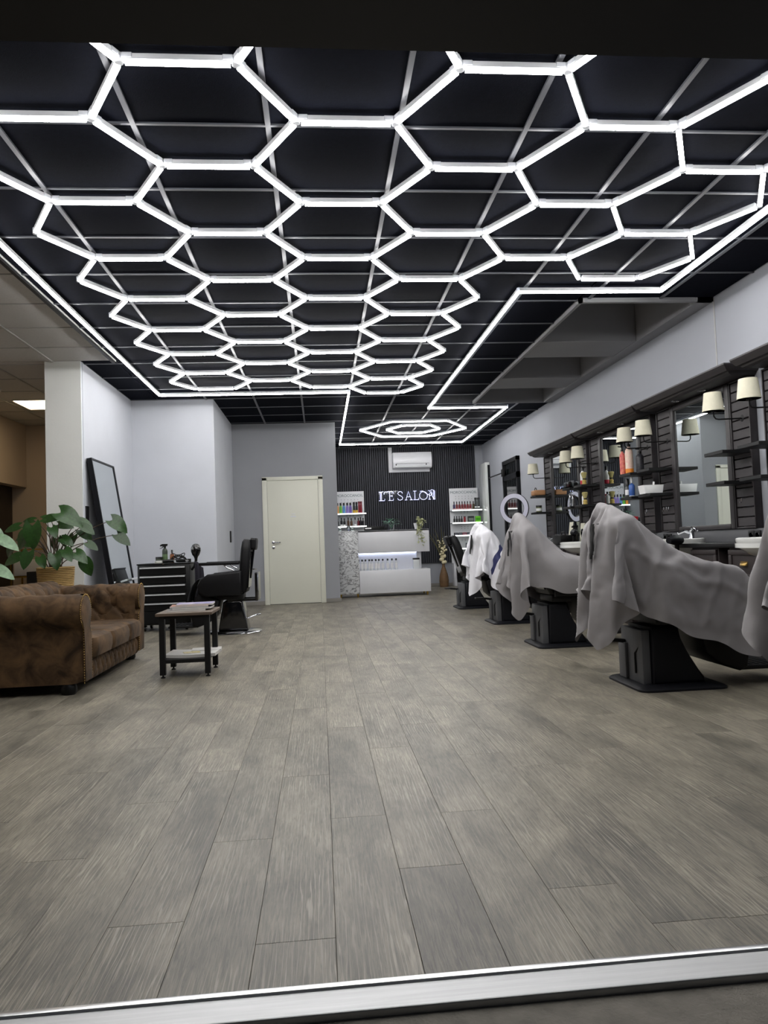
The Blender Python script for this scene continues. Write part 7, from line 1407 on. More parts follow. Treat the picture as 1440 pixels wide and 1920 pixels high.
39,1,0,1,-3,0,-10,3,7,-7,1,2,-20,11,7,0,-10,7,-8,23,0,-4,0,-9,-19,-16,8,-9,44,-4,5,-5,-11,-1,16,-2,-13,9,-10,-19,20,6,5,-18,2,-6,12,-7,6,1,7,-2,3,-11,-16,5,45,6,-14,-6,
10,7,-2,-3,6,-18,-26,27,5,9,-19,-13,9,12,-8,-12,12,-10,-17,25,2,4,1,-22,44,-5,1,3,6,4,-4,-4,-16,-29,38,4,0,0,-27,12,1,2,1,-2,-1,4,-4,-32,1,19,15,8,44,-3,-1,3,1,1,-4,-5,
-28,37,-4,-9,2,0,-8,10,-11,-12,11,7,-7,6,8,3,-11,-25,-11,15,44,-3,0,1,3,-12,4,-22,29,-4,3,-7,2,-6,0,1,3,-24,10,10,-15,6,2,9,-3,6,-15,-37,47,-1,-2,0,-3,4,-10,5,3,5,-9,-1,
5,-25,14,5,-3,1,-15,10,0,-26,28,-10,11,-11,1,6,53,-3,2,5,-5,-5,-8,9,4,-7,-7,3,0,-20,22,-13,2,1,2,-6,-4,6,-31,28,0,1,-7,5,53,0,4,0,-4,-6,0,4,2,-10,0,6,-33,30,-10,1,
6,2,-6,-5,-5,9,5,-21,0,-4,14,2,49,0,1,-1,1,-2,0,7,-9,1,0,-5,5,1,-4,1,3,-1,1,-10,10,-1,0,-2,-6,4,-2,4,48,0,-3,1,-3,2,6,-2,-1,2,-1,-2,4,-1,0,-1,2,0,-2,-4,
-1,3,1,-2,-3,1,-2,4,48,1,3,-2,-1,-2,7,-4,1,-5,3,2,3,-8,-2,3,4,3,-5,-5,-1,1,0,-2,-3,2,5,-5,50,4,2,-5,-2,7,-1,-3,-4,0,3,0,-1,-4,0,3,4,-5,-9,-2,6,2,-3,-5,
0,6,0,-5,53,2,-7,-1,0,6,-1,-2,-5,3,0,2,-6,0,5,5,-1,-8,-4,1,4,-2,-7,2,3,2,-1,-4,44,-24,17,-18,19,-12,-2,-1,12,6,-1,-3,7,2,1,2,-3,2,-1,1,0,-2,0,-1,5,1,-4,1,
-5,12,-4,33,-42,32,1,-19,1,10,-2,11,-3,11,6,2,1,2,-1,2,-1,-1,-1,4,-1,-1,1,1,11,25,2,-49,29,-9,-5,12,-13,-8,7,3,8,8,-3,7,3,13,0,1,0,-4,3,0,3,-1,-3,-3,48,-2,-65,17,
28,-18,4,-3,5,0,0,-14,1,-6,14,-2,-6,19,17,2,-1,-2,-3,6,-1,-2,-6,4,
-150,1,6,31,29,-33,-2,20,0,23,40,-26,-35,17,42,38,30,33,-16,-18,5,48,-5,-29,-34,-10,3,8,-9,0,2,-18,-4,49,-36,5,-4,9,-2,9,-1,12,-8,6,2,-17,-1,7,8,-19,-21,-8,50,-1,4,22,-8,4,-2,-3,
-7,15,13,-37,27,-23,1,17,1,5,15,-17,15,-6,-17,9,27,-69,5,25,21,12,12,6,-29,23,5,-15,-9,-1,36,-17,-16,24,-30,20,10,9,-6,14,-7,-2,5,10,-37,6,-13,28,-13,34,-2,2,-41,3,20,15,-3,-30,28,28,
-19,-29,-4,17,18,-24,8,1,-1,16,-12,16,-4,-7,4,1,9,-11,24,-27,-13,-27,-4,13,22,-5,-13,15,32,-23,4,-18,16,-2,-8,-1,13,-1,4,14,-35,-3,27,14,-1,11,-27,-4,-17,8,-20,-1,-9,39,-23,6,-5,44,-38,3,
-1,17,6,-3,1,-17,39,-54,-10,37,36,3,5,-29,-26,0,-40,16,10,-6,2,-11,20,-3,0,0,20,-3,16,5,-23,12,-1,-24,1,-28,52,31,5,-2,-38,-13,34,5,-30,-14,1,9,1,-1,5,3,1,11,28,-29,9,-3,14,-1,
-2,21,-50,35,22,5,-22,-10,7,24,-3,-6,-47,10,-3,0,0,7,-1,5,7,-12,20,10,0,-2,0,-8,-11,14,2,44,-16,0,9,-13,2,4,-1,-2,15,-21,-12,-16,-7,-7,-4,3,-1,7,-1,40,-21,1,9,-1,8,-4,33,-4,
-8,14,-9,-2,2,3,-3,13,44,-2,0,-5,-10,-10,-18,-28,1,1,-2,-1,31,-5,-3,13,4,-3,38,-16,22,-20,6,8,11,-4,5,-4,44,2,-1,-2,-3,-7,-4,7,-13,-29,13,-4,-1,17,4,-1,0,20,4,13,1,-1,-3,3,
0,-3,-2,-2,30,10,7,1,-10,-27,-2,-9,-3,6,-6,13,9,2,-1,-6,-4,23,-1,4,1,3,-1,-3,-3,-2,-5,0,17,-21,0,-10,2,5,4,7,-13,17,-2,4,-3,-1,-1,-4,-6,-3,17,3,1,-22,-19,-2,-5,4,-3,7,
10,3,-14,-2,2,8,-20,-6,19,6,-2,-2,1,0,-3,0,-7,-2,-4,17,2,-5,12,-24,-10,-24,5,-2,-9,-10,4,-3,-13,-3,18,15,21,-9,5,-1,-1,1,-8,0,2,3,-12,-3,-3,25,-30,25,-20,-1,-32,6,-30,8,-12,-4,
6,9,30,11,-12,19,-1,-1,1,-11,7,-13,13,-5,8,-22,13,-27,46,-32,-3,-4,5,-29,-30,-2,4,3,6,29,-7,-6,19,-1,6,-5,-5,1,-12,13,1,-5,13,-21,-1,4,-12,36,3,-8,-12,-9,-18,-2,2,4,20,-18,-11,25,
-2,1,1,0,1,0,-9,7,-5,7,-9,40,-53,38,-32,7,23,26,-2,-9,-11,4,-1,12,-7,-15,10,6,-13,9,1,-1,-3,5,0,0,0,4,5,-11,48,-57,42,-50,6,14,29,16,0,-3,4,-15,-10,24,4,-23,27,0,-11,11,
-6,-11,18,4,-1,1,3,3,-19,39,-25,14,-29,-19,24,11,-3,-1,-6,4,21,0,-21,25,-2,-10,14,-2,5,-10,11,-3,3,-3,2,12,-3,-18,1,-4,8,-18,-12,8,-3,4,-2,17,-11,-19,31,-2,-4,7,-1,-12,-10,28,-4,0,
2,2,-4,1,0,-12,-5,27,-15,12,-37,6,-1,3,12,-7,-7,6,-6,2,-2,2,-8,5,7,0,3,-2,0,-2,2,-9,6,-6,1,-4,23,-1,3,-29,1,6,-2,1,2,-13,-6,0,4,1,1,-5,11,0,-3,3,1,0,1,3,
3,-3,-7,-3,18,-5,7,-5,1,-3,-3,0,-1,12,-5,0,2,2,-1,7,3,-2,3,-2,2,1,-1,-14,-7,1,13,-5,-5,7,-3,3,-6,4,16,-6,1,-6,14,1,1,1,3,4,0,0,0,1,1,-2,-3,-17,-29,26,-7,10,
-13,-2,1,12,-11,14,-2,3,-5,6,16,-1,2,-2,4,2,-3,2,0,1,-1,1,-28,-12,22,-3,4,-14,6,-8,4,3,-15,-23,7,1,6,46,-8,-4,-1,-2,1,-1,1,0,0,1,-1,-1,-6,3,-13,2,4,8,-12,1,13,-5,
-32,43,-32,5,33,-23,10,-4,-2,0,0,0,0,1,1,0,0,0,0,-1,10,-11,2,-6,4,8,-7,2,33,-41,12,15,-7,11,-24,8,0,-1,1,0,1,1,-2,1,0,2,-9,-5,-5,10,-5,7,-3,-2,3,5,2,10,19,-1,
-11,-20,22,1,-1,4,-3,1,1,-2,2,-1,0,-4,-31,9,6,-3,4,-11,7,9,2,-4,
217,38,38,36,36,34,36,31,22,29,19,8,5,-5,-1,9,2,-11,-6,0,3,4,-33,-41,-35,-30,-34,-37,43,-1,-2,2,1,7,-7,3,3,0,13,-6,-4,3,4,-2,-6,2,3,1,1,-23,-8,8,0,1,-2,1,51,0,0,0,
2,-3,3,-1,4,1,-2,2,-1,5,-1,-5,-4,1,8,-2,-30,-10,10,-1,11,-4,-5,-2,45,0,-1,0,2,0,0,-6,4,8,-4,3,5,-2,-1,-3,2,4,-5,-4,-6,-3,3,2,-8,2,0,3,26,4,3,1,-2,-1,3,2,
1,-5,4,9,5,1,3,-1,1,-1,0,-8,-1,2,2,0,-1,-7,6,-1,20,3,2,4,0,-1,2,7,1,1,-4,10,2,9,-4,-2,2,4,-1,-9,3,-1,-2,-2,-3,0,0,-1,32,-2,5,3,0,4,-1,3,5,-2,2,-4,
11,0,-1,0,2,1,-8,-7,0,-1,-6,-2,-1,-4,0,2,42,2,2,-3,4,1,3,2,-3,5,0,3,-1,-7,4,1,4,-2,-17,-1,-4,-2,0,-1,-5,3,-4,-12,33,4,2,0,0,1,5,2,-7,-2,13,3,4,-2,-1,1,
-1,-12,3,-5,-2,1,-6,3,0,-7,-8,0,22,-2,-2,2,3,0,0,2,12,-7,-7,10,1,19,-2,-8,6,0,-1,-7,4,-7,10,-8,-8,0,1,1,-7,7,5,5,2,5,4,-1,-3,15,1,-11,10,13,4,4,0,-5,-5,2,
-8,10,-16,-8,1,2,2,-2,2,-1,-1,2,4,1,6,9,12,-2,3,12,-11,1,8,10,-3,-12,-13,-8,8,-16,-1,-4,4,1,2,-4,18,-3,2,0,0,3,-2,-3,2,9,-12,-1,7,-12,1,16,-4,-14,2,9,-8,1,-5,7,
-1,-6,-6,0,19,-1,-5,-2,-2,-2,-3,0,-4,3,8,-17,-17,-8,5,-10,-6,37,3,1,2,3,2,-2,-2,3,-4,-1,-16,0,0,-1,-1,2,1,-1,0,-8,-4,-10,2,-4,6,0,-7,9,24,3,2,-7,3,2,3,-2,0,5,
-23,1,-1,-1,3,0,-2,-1,-3,-4,2,2,-17,7,3,1,-6,6,-4,25,1,0,-1,0,-1,3,1,1,-15,-1,2,3,0,-2,0,-4,-7,4,-12,-17,14,7,6,-22,1,0,7,-6,5,8,1,-1,0,-1,5,-1,-2,1,1,1,
-1,1,-9,0,5,-22,-24,20,6,9,-24,-15,8,12,0,-16,4,-1,10,0,1,-1,1,-1,-1,-1,1,1,-1,-8,4,1,-21,-25,20,11,2,-2,-29,9,2,2,6,-8,-2,5,-3,10,-1,2,0,2,-15,0,2,-2,-5,6,3,-16,
-21,29,-5,-11,1,0,-5,5,-4,-5,5,25,-21,10,1,2,0,5,3,2,-25,3,-2,-2,3,1,-2,-21,42,-20,0,-9,6,-10,-4,5,2,-12,16,-3,22,-21,9,-5,4,0,4,6,-15,1,0,1,2,-5,3,20,-37,6,2,-6,
9,-30,13,9,-4,3,-20,13,-1,15,-12,-1,-3,-1,1,-1,0,2,-1,0,-5,5,5,-21,2,-1,-10,6,-13,-17,24,-9,3,-9,3,17,-10,-9,-4,-5,3,2,-4,-1,3,0,-1,0,5,4,-20,1,12,-26,-1,28,-58,25,-5,4,
7,-2,-4,-3,-1,1,-4,1,0,-1,-1,-2,-6,-3,2,0,-2,-1,5,-3,-19,10,21,-29,10,-4,6,5,-7,7,9,-34,14,0,1,1,0,-2,-1,-4,-18,-1,0,-1,4,2,8,3,-9,2,-1,-8,8,0,-6,6,4,3,-10,15,
-16,-2,0,1,0,-1,-2,-1,-12,1,-1,1,0,1,1,-5,11,-2,3,-11,4,6,3,-8,3,-5,9,-24,-1,-2,1,-1,-2,-1,-2,2,4,1,0,-1,2,-2,-9,0,-2,3,-6,0,5,0,2,-5,4,-3,-15,-11,-3,-4,1,1,
0,-3,0,1,12,-4,1,2,0,-6,-18,5,6,5,-26,13,16,-8,-9,6,7,-7,-26,0,-4,1,2,0,-1,1,-1,1,7,2,-10,-2,-9,-27,-5,6,9,3,6,2,2,10,6,-5,-7,1,-6,-2,0,2,0,0,-1,-2,3,0,
-18,-14,2,1,-16,9,0,-6,-5,5,4,7,-5,8,1,10,5,1,-2,1,-1,0,0,-1,0,0,-1,0,-37,9,2,-14,1,-6,-2,3,-2,-3,1,0,6,3,0,-2,2,18,-1,-2,0,1,-1,0,-3,0,1,-2,-17,2,-12,-5,
-1,0,-8,-2,-2,-3,6,0,-2,-5,0,2,2,2,7,-3,3,-1,0,-3,0,2,0,0,
  ]),
  'c3': (56, 52, [
-492,0,-8,17,15,20,20,3,0,1,14,1,24,24,26,25,-16,-9,-10,-11,-17,-15,-20,-28,-15,-22,-28,-25,-26,12,19,24,20,22,23,24,21,-9,-17,-15,-16,-17,-13,-19,18,20,19,18,18,19,21,19,-13,10,-7,8,-28,1,-6,0,
14,4,16,-8,7,-22,0,1,5,8,-1,-2,-13,1,2,9,0,-6,11,2,-2,3,3,-5,-4,-1,0,0,1,3,-14,1,5,-3,1,-8,34,-4,-2,-1,2,2,1,-1,-30,11,24,-7,-11,7,-27,0,-4,6,12,-1,-2,9,7,-16,
-1,-4,5,-1,-10,6,20,4,-15,3,-5,5,5,3,-1,-14,8,3,-2,-6,2,-1,-9,-1,-1,3,-2,0,14,8,2,4,-1,0,-1,1,-30,6,-17,24,-1,-3,-10,3,-23,3,-11,2,3,18,-6,-11,13,-6,-3,5,-8,9,0,2,
-3,14,1,0,-15,15,-1,2,-9,-3,0,0,6,-5,-9,-1,-1,-1,1,0,-1,29,-7,7,-2,0,-2,3,-33,4,-11,3,23,-1,-3,-1,-8,-4,-18,10,0,-3,-5,5,9,-15,0,0,7,-1,-3,5,-7,19,0,5,1,-1,-12,13,
2,-11,-3,-3,4,0,5,6,-36,7,14,-19,0,35,-3,8,-1,2,0,-5,-25,-5,-7,4,3,20,-1,0,-3,0,-4,-14,-5,-6,2,5,-5,6,3,-11,-1,6,14,-1,1,-11,-7,21,5,3,-2,-4,-8,-2,11,-3,3,0,-3,1,
-10,5,1,-22,-1,39,0,0,-3,0,-3,-21,-4,-11,1,2,4,10,17,0,-1,-1,-4,4,-3,-25,1,-1,-1,9,-6,-1,0,-5,5,11,3,-2,5,-3,-10,19,3,1,0,-3,0,0,0,2,0,-1,-14,0,-5,-11,0,32,1,1,
2,0,-1,-21,9,-25,1,1,16,0,12,16,-1,0,0,-1,-6,8,-1,-24,0,-8,0,12,3,-6,-9,-2,12,10,-2,-4,-2,7,-2,11,0,-1,0,-4,7,1,1,-7,8,-1,-24,-8,3,19,13,-2,2,-2,-4,-5,-1,-24,0,0,
13,-1,21,-2,-1,17,0,0,2,-1,-10,4,-4,-20,3,-11,1,2,14,-5,-11,2,18,1,1,-4,0,1,6,3,1,-3,-1,13,-1,-2,1,-3,-15,-15,9,3,21,1,-2,0,-2,0,-16,-15,1,1,15,14,4,-9,4,-6,-1,24,
1,0,3,0,-11,1,-6,-18,2,-10,7,-4,14,-4,-12,7,21,-4,-4,-8,7,3,2,1,-1,1,-8,15,3,2,-13,-19,6,-4,26,4,-7,4,-3,1,-10,-18,0,-1,20,9,-8,4,5,-2,-1,-4,3,22,2,0,1,1,-1,-7,
-10,-13,-5,-10,8,-3,15,-6,-5,-1,21,-5,-5,-6,8,1,5,1,-1,8,-2,-17,10,-10,-4,-3,18,10,-5,3,0,0,-11,-15,-1,-2,29,-2,-4,2,3,-2,-12,-18,16,-12,3,30,3,0,0,-1,3,-2,-14,-9,-6,-9,9,-8,
17,-15,17,-13,14,-8,6,-4,4,-5,-3,26,-11,-9,7,-20,7,3,-1,17,-4,4,-6,1,-14,-2,-11,1,27,3,5,-1,-5,-3,-11,-8,-22,-4,16,4,-2,24,6,2,0,-4,-3,4,-13,-5,-13,-6,13,-2,-3,3,-7,9,8,-19,
7,11,-5,3,-3,11,0,1,2,-21,0,14,0,8,-14,9,1,-7,-21,1,27,5,-1,-8,-8,16,-19,-10,2,-20,-1,-5,0,0,4,30,4,6,3,-1,-5,2,-16,8,-20,0,7,-3,-1,11,-14,10,-2,-8,13,-1,8,-1,0,-12,
6,2,-8,14,-4,7,-8,8,0,-33,4,-3,34,-1,-1,-23,1,19,-20,-8,10,-3,-24,7,-3,0,2,7,-4,23,-2,6,5,-1,-5,1,-15,5,-12,-1,15,-15,1,15,-14,19,-12,0,11,4,-8,-1,-2,-8,3,0,3,11,-2,0,
-9,-8,-7,-4,37,-9,4,-19,1,13,-11,-8,14,-18,6,-12,-8,3,-1,7,-3,1,-1,26,-9,-1,13,0,-4,-4,-6,1,-14,7,-7,20,-8,3,-6,16,-19,27,-5,-7,-7,11,2,-23,27,-3,-6,-4,-4,9,-31,24,14,-2,-2,-21,
-5,15,-9,3,8,-5,11,-17,24,-11,-11,-5,-13,-3,-1,2,0,31,-4,-10,15,0,-7,-2,-9,5,-9,12,-9,4,13,1,-8,9,-1,2,-3,-5,6,1,5,-22,-4,21,2,-5,-31,36,4,-1,-17,-15,0,6,-1,7,-8,-8,1,23,
3,24,-3,-4,-14,0,-8,-6,-5,3,-5,34,-1,-12,13,2,-11,-1,-10,1,-8,11,16,1,2,2,0,-9,3,0,-2,1,-5,-5,-7,24,-20,-4,-14,33,-5,-3,-11,-9,10,-4,14,-11,-8,3,17,13,-15,19,20,4,-3,0,-18,5,
1,-1,-23,1,0,30,1,-9,8,-2,4,-2,-13,-2,-16,8,17,-4,3,-5,-11,17,2,4,1,-10,-16,35,-21,-1,-13,24,-8,-13,-3,4,-3,-3,18,-3,13,1,2,2,0,-11,4,21,0,1,-6,5,-23,-2,8,1,-11,-7,-1,30,
5,-3,1,-17,12,8,-8,-1,-23,-2,26,-11,-11,4,-6,22,6,-2,-23,28,-6,0,-3,-3,-11,-5,5,-2,-4,20,11,-3,2,-1,0,-9,2,-12,11,1,21,-1,-4,7,-4,4,-17,-2,0,0,-10,4,-1,1,3,17,2,-26,8,22,
-1,-3,-19,-3,-8,14,9,7,3,-3,-15,21,-2,-15,0,6,3,2,1,0,-2,3,-3,2,1,-1,-5,-3,-2,-9,13,0,-9,1,-4,9,18,1,-1,1,-21,1,-1,0,-17,-8,31,1,-12,0,12,8,-7,5,7,0,-23,18,5,1,
0,0,0,-2,-5,-8,5,6,0,-1,-4,0,0,4,2,-3,-12,-4,-7,15,-9,13,-2,-26,8,5,-5,14,7,-18,13,-5,16,2,2,1,-2,-3,-9,-31,25,7,-4,6,-2,-7,-2,2,8,9,0,-1,0,0,-1,0,-5,0,3,0,
0,2,1,-2,1,3,-2,-2,1,2,0,-14,-8,4,-5,-8,-1,-5,7,-18,-3,-1,22,2,14,-8,4,-10,-17,-1,2,3,13,-11,13,17,2,-9,6,2,1,2,-2,-1,-1,0,-7,2,-6,10,3,0,3,-1,1,-3,-4,-7,-9,-5,
-6,-12,-2,2,30,-5,1,-13,-3,1,-2,-2,-20,6,-4,-3,1,-5,0,17,-3,15,5,3,4,5,2,-2,2,-1,0,0,1,-2,1,-5,3,0,-10,5,1,-5,-2,9,5,1,1,0,1,0,-2,-1,-2,-2,5,-6,-10,-26,7,5,
-4,-3,7,-1,-8,-10,-7,2,-7,3,14,20,-21,18,6,3,2,1,-1,-1,4,-3,-2,1,1,-3,3,-6,-1,-7,-3,12,-2,1,-2,0,-8,12,-2,5,3,1,-1,-1,-3,-1,-2,5,-1,-5,-1,-20,-13,22,2,16,0,-3,7,7,
5,4,-3,-2,-3,8,0,0,-1,-2,3,-4,5,-5,4,1,0,-2,-5,1,-4,-1,-1,7,-6,1,3,-2,0,1,-9,13,-3,3,3,-1,0,0,0,0,-10,4,3,-2,2,1,-16,8,-2,-16,-4,20,-1,-1,3,-14,12,-25,1,13,
5,-2,9,-10,14,-3,2,-1,0,-1,-1,1,-8,-1,1,6,-5,1,-1,1,-1,-3,2,2,-10,15,-7,6,-4,5,-2,-3,-1,0,3,-1,3,1,-1,1,-3,-13,10,7,13,5,-1,-3,-6,-16,12,0,-5,4,8,-14,24,-12,2,7,
-6,5,4,-2,1,-1,0,-1,-7,4,-7,8,-2,-2,2,-4,2,-4,3,3,1,2,-3,5,0,-1,1,-15,16,0,-4,6,-4,3,1,-2,-6,20,-5,4,-13,7,2,0,-7,-5,-4,-2,18,-7,11,0,-20,10,5,-2,5,-7,-2,3,
-5,11,-12,10,-7,6,-2,-6,6,-3,-2,-12,23,-8,9,-6,2,4,-2,0,3,-15,6,13,-6,3,0,0,4,-3,12,4,-8,3,5,0,-9,3,3,1,6,-1,1,-8,-22,23,1,0,-4,4,-3,2,-9,4,0,4,-9,13,-4,-1,
-2,-6,4,7,-7,-3,15,-5,4,-6,7,0,-1,3,0,-3,-7,11,2,-5,7,-4,1,11,-3,5,3,1,-12,1,10,1,1,1,-2,-8,-22,28,-3,2,-7,7,1,4,-13,2,1,-1,-5,7,4,-3,-2,0,3,-5,2,-2,-7,1,
21,-3,1,-9,14,-2,-1,2,0,-3,-8,2,5,-3,4,4,9,-6,1,-7,6,1,16,-1,-3,3,-11,0,-22,29,-1,1,-7,6,-2,1,-9,13,-8,3,-6,1,6,2,-5,-1,2,-7,-1,5,2,-3,5,2,7,0,2,-11,-1,12,
3,-2,1,1,-3,2,0,-4,-1,0,7,-9,15,-12,17,1,-3,-3,-2,1,-26,23,3,1,-6,8,-3,2,-2,-5,3,0,-9,5,2,11,-5,-4,0,-4,5,-4,2,1,-3,-6,4,18,-1,-1,1,3,-12,-1,12,1,-2,2,-4,2,
-1,-2,6,-5,8,0,7,3,-6,1,2,-12,-19,21,6,-4,2,7,-4,0,-11,7,5,-21,23,-7,-6,8,-1,3,-4,3,-5,2,2,-3,2,2,-10,-2,6,20,0,-1,0,1,-6,-9,1,13,-3,0,-6,4,-2,11,3,-6,-3,13,
-14,6,-5,-7,-13,26,4,-4,6,0,-5,2,-19,20,-18,17,-8,-2,9,-6,5,3,-2,-2,4,-4,4,2,-11,9,-10,1,-8,-5,8,21,1,1,0,-1,-2,-2,-3,6,-1,0,1,-2,16,-2,-1,-1,-17,9,-11,5,-10,28,-1,-4,
7,2,-8,5,-28,26,1,-5,-4,0,-9,10,3,0,-3,2,-11,13,0,1,1,1,-8,3,-1,3,-12,-8,-3,25,6,-1,4,-3,2,-7,-1,8,0,-6,2,13,-15,0,-6,4,-2,5,-2,20,-1,-6,6,2,-6,8,-38,34,-1,-1,
-1,-4,-2,7,-11,9,0,2,-16,22,-20,20,-8,3,4,-3,4,-7,-9,4,-5,-3,7,-12,26,-2,-2,0,4,-1,-5,0,5,-1,-14,11,3,0,5,4,3,2,5,-9,9,-1,0,3,-38,38,-2,-3,-11,15,-19,10,-4,9,-3,-4,
-3,9,3,0,-2,5,-6,3,1,-4,8,-4,2,2,-1,-23,20,-23,22,1,3,-7,4,3,0,0,2,-2,-2,1,7,10,-1,0,7,-2,-1,-2,7,0,-34,29,2,-2,3,0,-14,0,8,5,-3,2,3,-15,-5,11,12,-5,-1,2,
-2,2,3,-1,0,-5,2,4,0,-2,-2,-20,19,1,3,3,-4,0,3,-2,-3,8,1,11,-6,5,5,-1,-3,0,6,-2,-32,30,5,-9,1,-4,4,-14,7,13,-6,4,1,-4,6,-3,-9,11,1,-2,1,1,0,-2,2,1,2,-3,
-1,1,-3,0,3,-10,3,8,-6,4,5,-5,7,7,-6,10,2,8,-1,4,-6,-9,10,0,-30,24,1,-2,5,0,-2,-1,2,-2,3,4,2,-1,0,-3,4,0,2,0,-1,-1,0,0,-1,-1,4,-3,1,-4,3,-7,8,-3,5,-6,
-1,7,2,-3,5,-2,1,16,4,0,1,2,-13,4,3,1,-24,26,-2,2,-2,-2,-4,-5,-3,-8,23,3,1,-2,2,0,1,-2,-4,5,0,-1,1,0,0,1,-2,1,2,-1,-2,-4,4,-3,8,-3,0,0,-4,1,3,0,2,20,
0,2,0,0,-6,-2,-3,6,-11,13,-3,8,-8,2,-2,-4,5,-18,25,0,-3,1,3,-2,1,-2,1,1,-2,2,2,0,-2,-1,0,0,0,2,-1,1,-1,0,1,0,0,2,-3,2,-2,5,-2,-2,22,0,-1,-1,-4,-5,10,0,
0,1,-1,0,-4,4,-2,1,2,-2,4,-2,0,2,-1,0,1,-2,1,1,-1,-1,-3,4,0,-1,0,2,1,0,-2,0,-1,0,4,-1,0,1,0,2,-4,1,-2,3,-1,20,-1,1,-8,3,5,-7,3,1,-4,5,3,-1,-2,4,
1,-3,1,3,1,0,-1,1,0,-3,4,-1,-3,2,-3,3,1,-2,1,2,-3,0,1,2,-4,-3,8,-4,1,2,-1,2,-3,1,1,-1,-2,1,19,1,-4,2,-8,2,5,-1,-2,7,-4,-1,2,2,-1,0,3,1,-2,3,2,-1,
-1,0,1,-1,-5,5,1,-2,4,-2,2,-2,-1,1,0,0,-5,3,3,-4,3,4,-4,1,-2,-1,3,-1,-2,0,0,17,-3,-1,6,-1,-2,1,0,2,-2,5,-2,3,0,2,-4,1,-7,8,0,0,3,0,-5,1,-3,3,0,0,
0,0,1,1,1,0,0,2,-2,2,-2,0,1,0,-2,1,-3,0,3,-2,1,-1,-2,1,20,-2,0,-4,6,1,-2,1,-2,3,-3,4,1,2,-7,5,-4,3,2,0,1,-2,2,-1,-1,0,3,-6,2,2,0,-1,0,2,0,-1,
-3,0,1,2,0,2,1,-1,-3,1,0,-1,1,-1,-1,1,0,19,-1,1,-2,1,5,1,-4,2,0,2,0,-2,0,3,-1,1,0,-1,1,3,-3,-1,1,-1,-1,-1,0,-2,2,1,3,-2,1,0,1,-1,0,1,-2,1,-3,0,
2,0,-2,3,-1,1,-3,1,3,-1,20,2,-3,3,-2,1,1,2,-2,2,-1,4,-1,-2,0,-2,1,0,0,0,-3,5,-2,-2,4,1,-1,-1,-2,3,0,-3,1,2,-1,1,2,-2,-1,2,1,0,-2,-4,1,2,0,2,-2,0,
1,-3,2,21,0,3,-1,1,-1,-1,1,1,-1,4,-5,1,1,-2,0,1,-1,1,-1,1,-1,0,3,-2,0,0,1,-2,-1,2,2,1,-2,2,0,-2,0,0,0,-2,1,-2,3,0,2,-3,2,0,1,0,1,0,22,1,-3,2,
2,0,0,-2,0,2,0,0,-1,1,-1,1,-2,1,-2,5,-3,-2,5,-2,1,1,0,-1,0,-2,-2,2,3,-3,-1,1,1,2,0,1,1,-5,2,-1,1,-2,2,-2,0,0,0,2,0,23,0,4,0,-1,-3,1,0,1,-2,0,
0,-1,1,-1,0,-1,1,3,-3,3,-2,-3,3,0,1,-2,2,2,0,0,0,-3,3,-1,-1,1,-1,2,-2,0,1,0,-2,-1,2,0,0,0,2,1,-2,2,23,2,-1,0,0,0,-2,2,-3,2,-2,2,1,-4,4,-4,4,-1,
-3,1,-1,2,1,3,0,-3,1,1,-1,1,3,-4,-1,1,0,-1,2,0,-2,1,-2,2,-1,1,1,2,-1,1,-1,0,-1,2,0,25,-2,3,-2,-2,-1,-1,2,0,1,-2,0,-2,0,2,3,-4,0,2,2,2,-2,0,0,-2,
2,3,-4,0,1,-2,3,-1,-2,0,1,0,2,1,-2,0,0,1,3,-1,-2,0,-2,3,-1,0,0,-2,22,1,-1,2,1,-4,0,-2,2,-1,1,-1,2,2,-4,0,4,0,-1,-2,2,5,-2,-4,2,2,-4,3,-1,1,-2,-1,
1,-1,1,0,-1,0,0,3,-2,1,1,0,0,-1,1,1,-1,-1,0,1,1,
-70,15,14,7,12,7,4,-20,-20,-18,-19,-18,-2,-5,4,10,22,26,26,26,22,24,20,-10,-24,-16,-7,11,10,24,16,-7,-14,-11,-5,13,15,-14,13,15,15,15,20,-8,-11,-8,11,11,9,9,4,8,16,-23,-1,2,5,-3,7,3,
29,-1,1,-1,-2,-18,9,-4,-10,5,-1,0,-8,0,0,8,9,5,-7,8,-13,3,-4,3,-9,0,3,-1,-6,-5,20,2,4,-3,3,-9,-4,-4,22,2,-1,-3,-3,3,8,2,-7,-11,-6,4,3,1,7,-7,32,0,-2,2,-1,-30,
3,8,0,1,-5,4,5,2,-23,6,26,0,-15,9,-6,4,-16,20,-3,-9,6,-8,14,-2,0,3,-1,1,-29,8,30,-10,3,-2,3,-1,8,2,-22,-4,-5,-4,-7,4,0,-1,14,0,4,12,-4,-4,10,-22,3,0,-4,3,0,-3,
-3,19,-1,-3,13,-10,-9,3,-1,9,-9,-3,8,-15,22,-1,-2,1,2,2,-32,22,17,-19,17,-4,3,-8,7,1,-21,-9,-1,-2,-6,-3,-5,-1,8,-7,1,27,-7,4,0,-10,5,-7,-3,-1,-2,0,1,3,-3,10,3,4,11,-19,
6,-7,5,-12,6,-4,10,-7,0,18,5,-29,2,22,4,-13,11,-17,0,7,15,-6,-23,-7,26,1,0,-5,-5,3,-4,-5,5,5,-2,15,-3,5,1,-9,-6,-6,3,-1,-1,-4,-2,4,4,3,9,7,7,-30,8,5,9,-3,-6,8,
8,1,0,-25,7,-6,-1,2,16,-8,6,10,0,-26,-2,-3,26,3,-10,10,-2,6,-16,8,-5,3,0,0,0,18,-5,2,2,-10,-12,-2,0,-1,1,-1,1,5,5,3,-7,9,-3,3,0,1,0,-3,20,0,-5,-26,11,17,-3,-1,
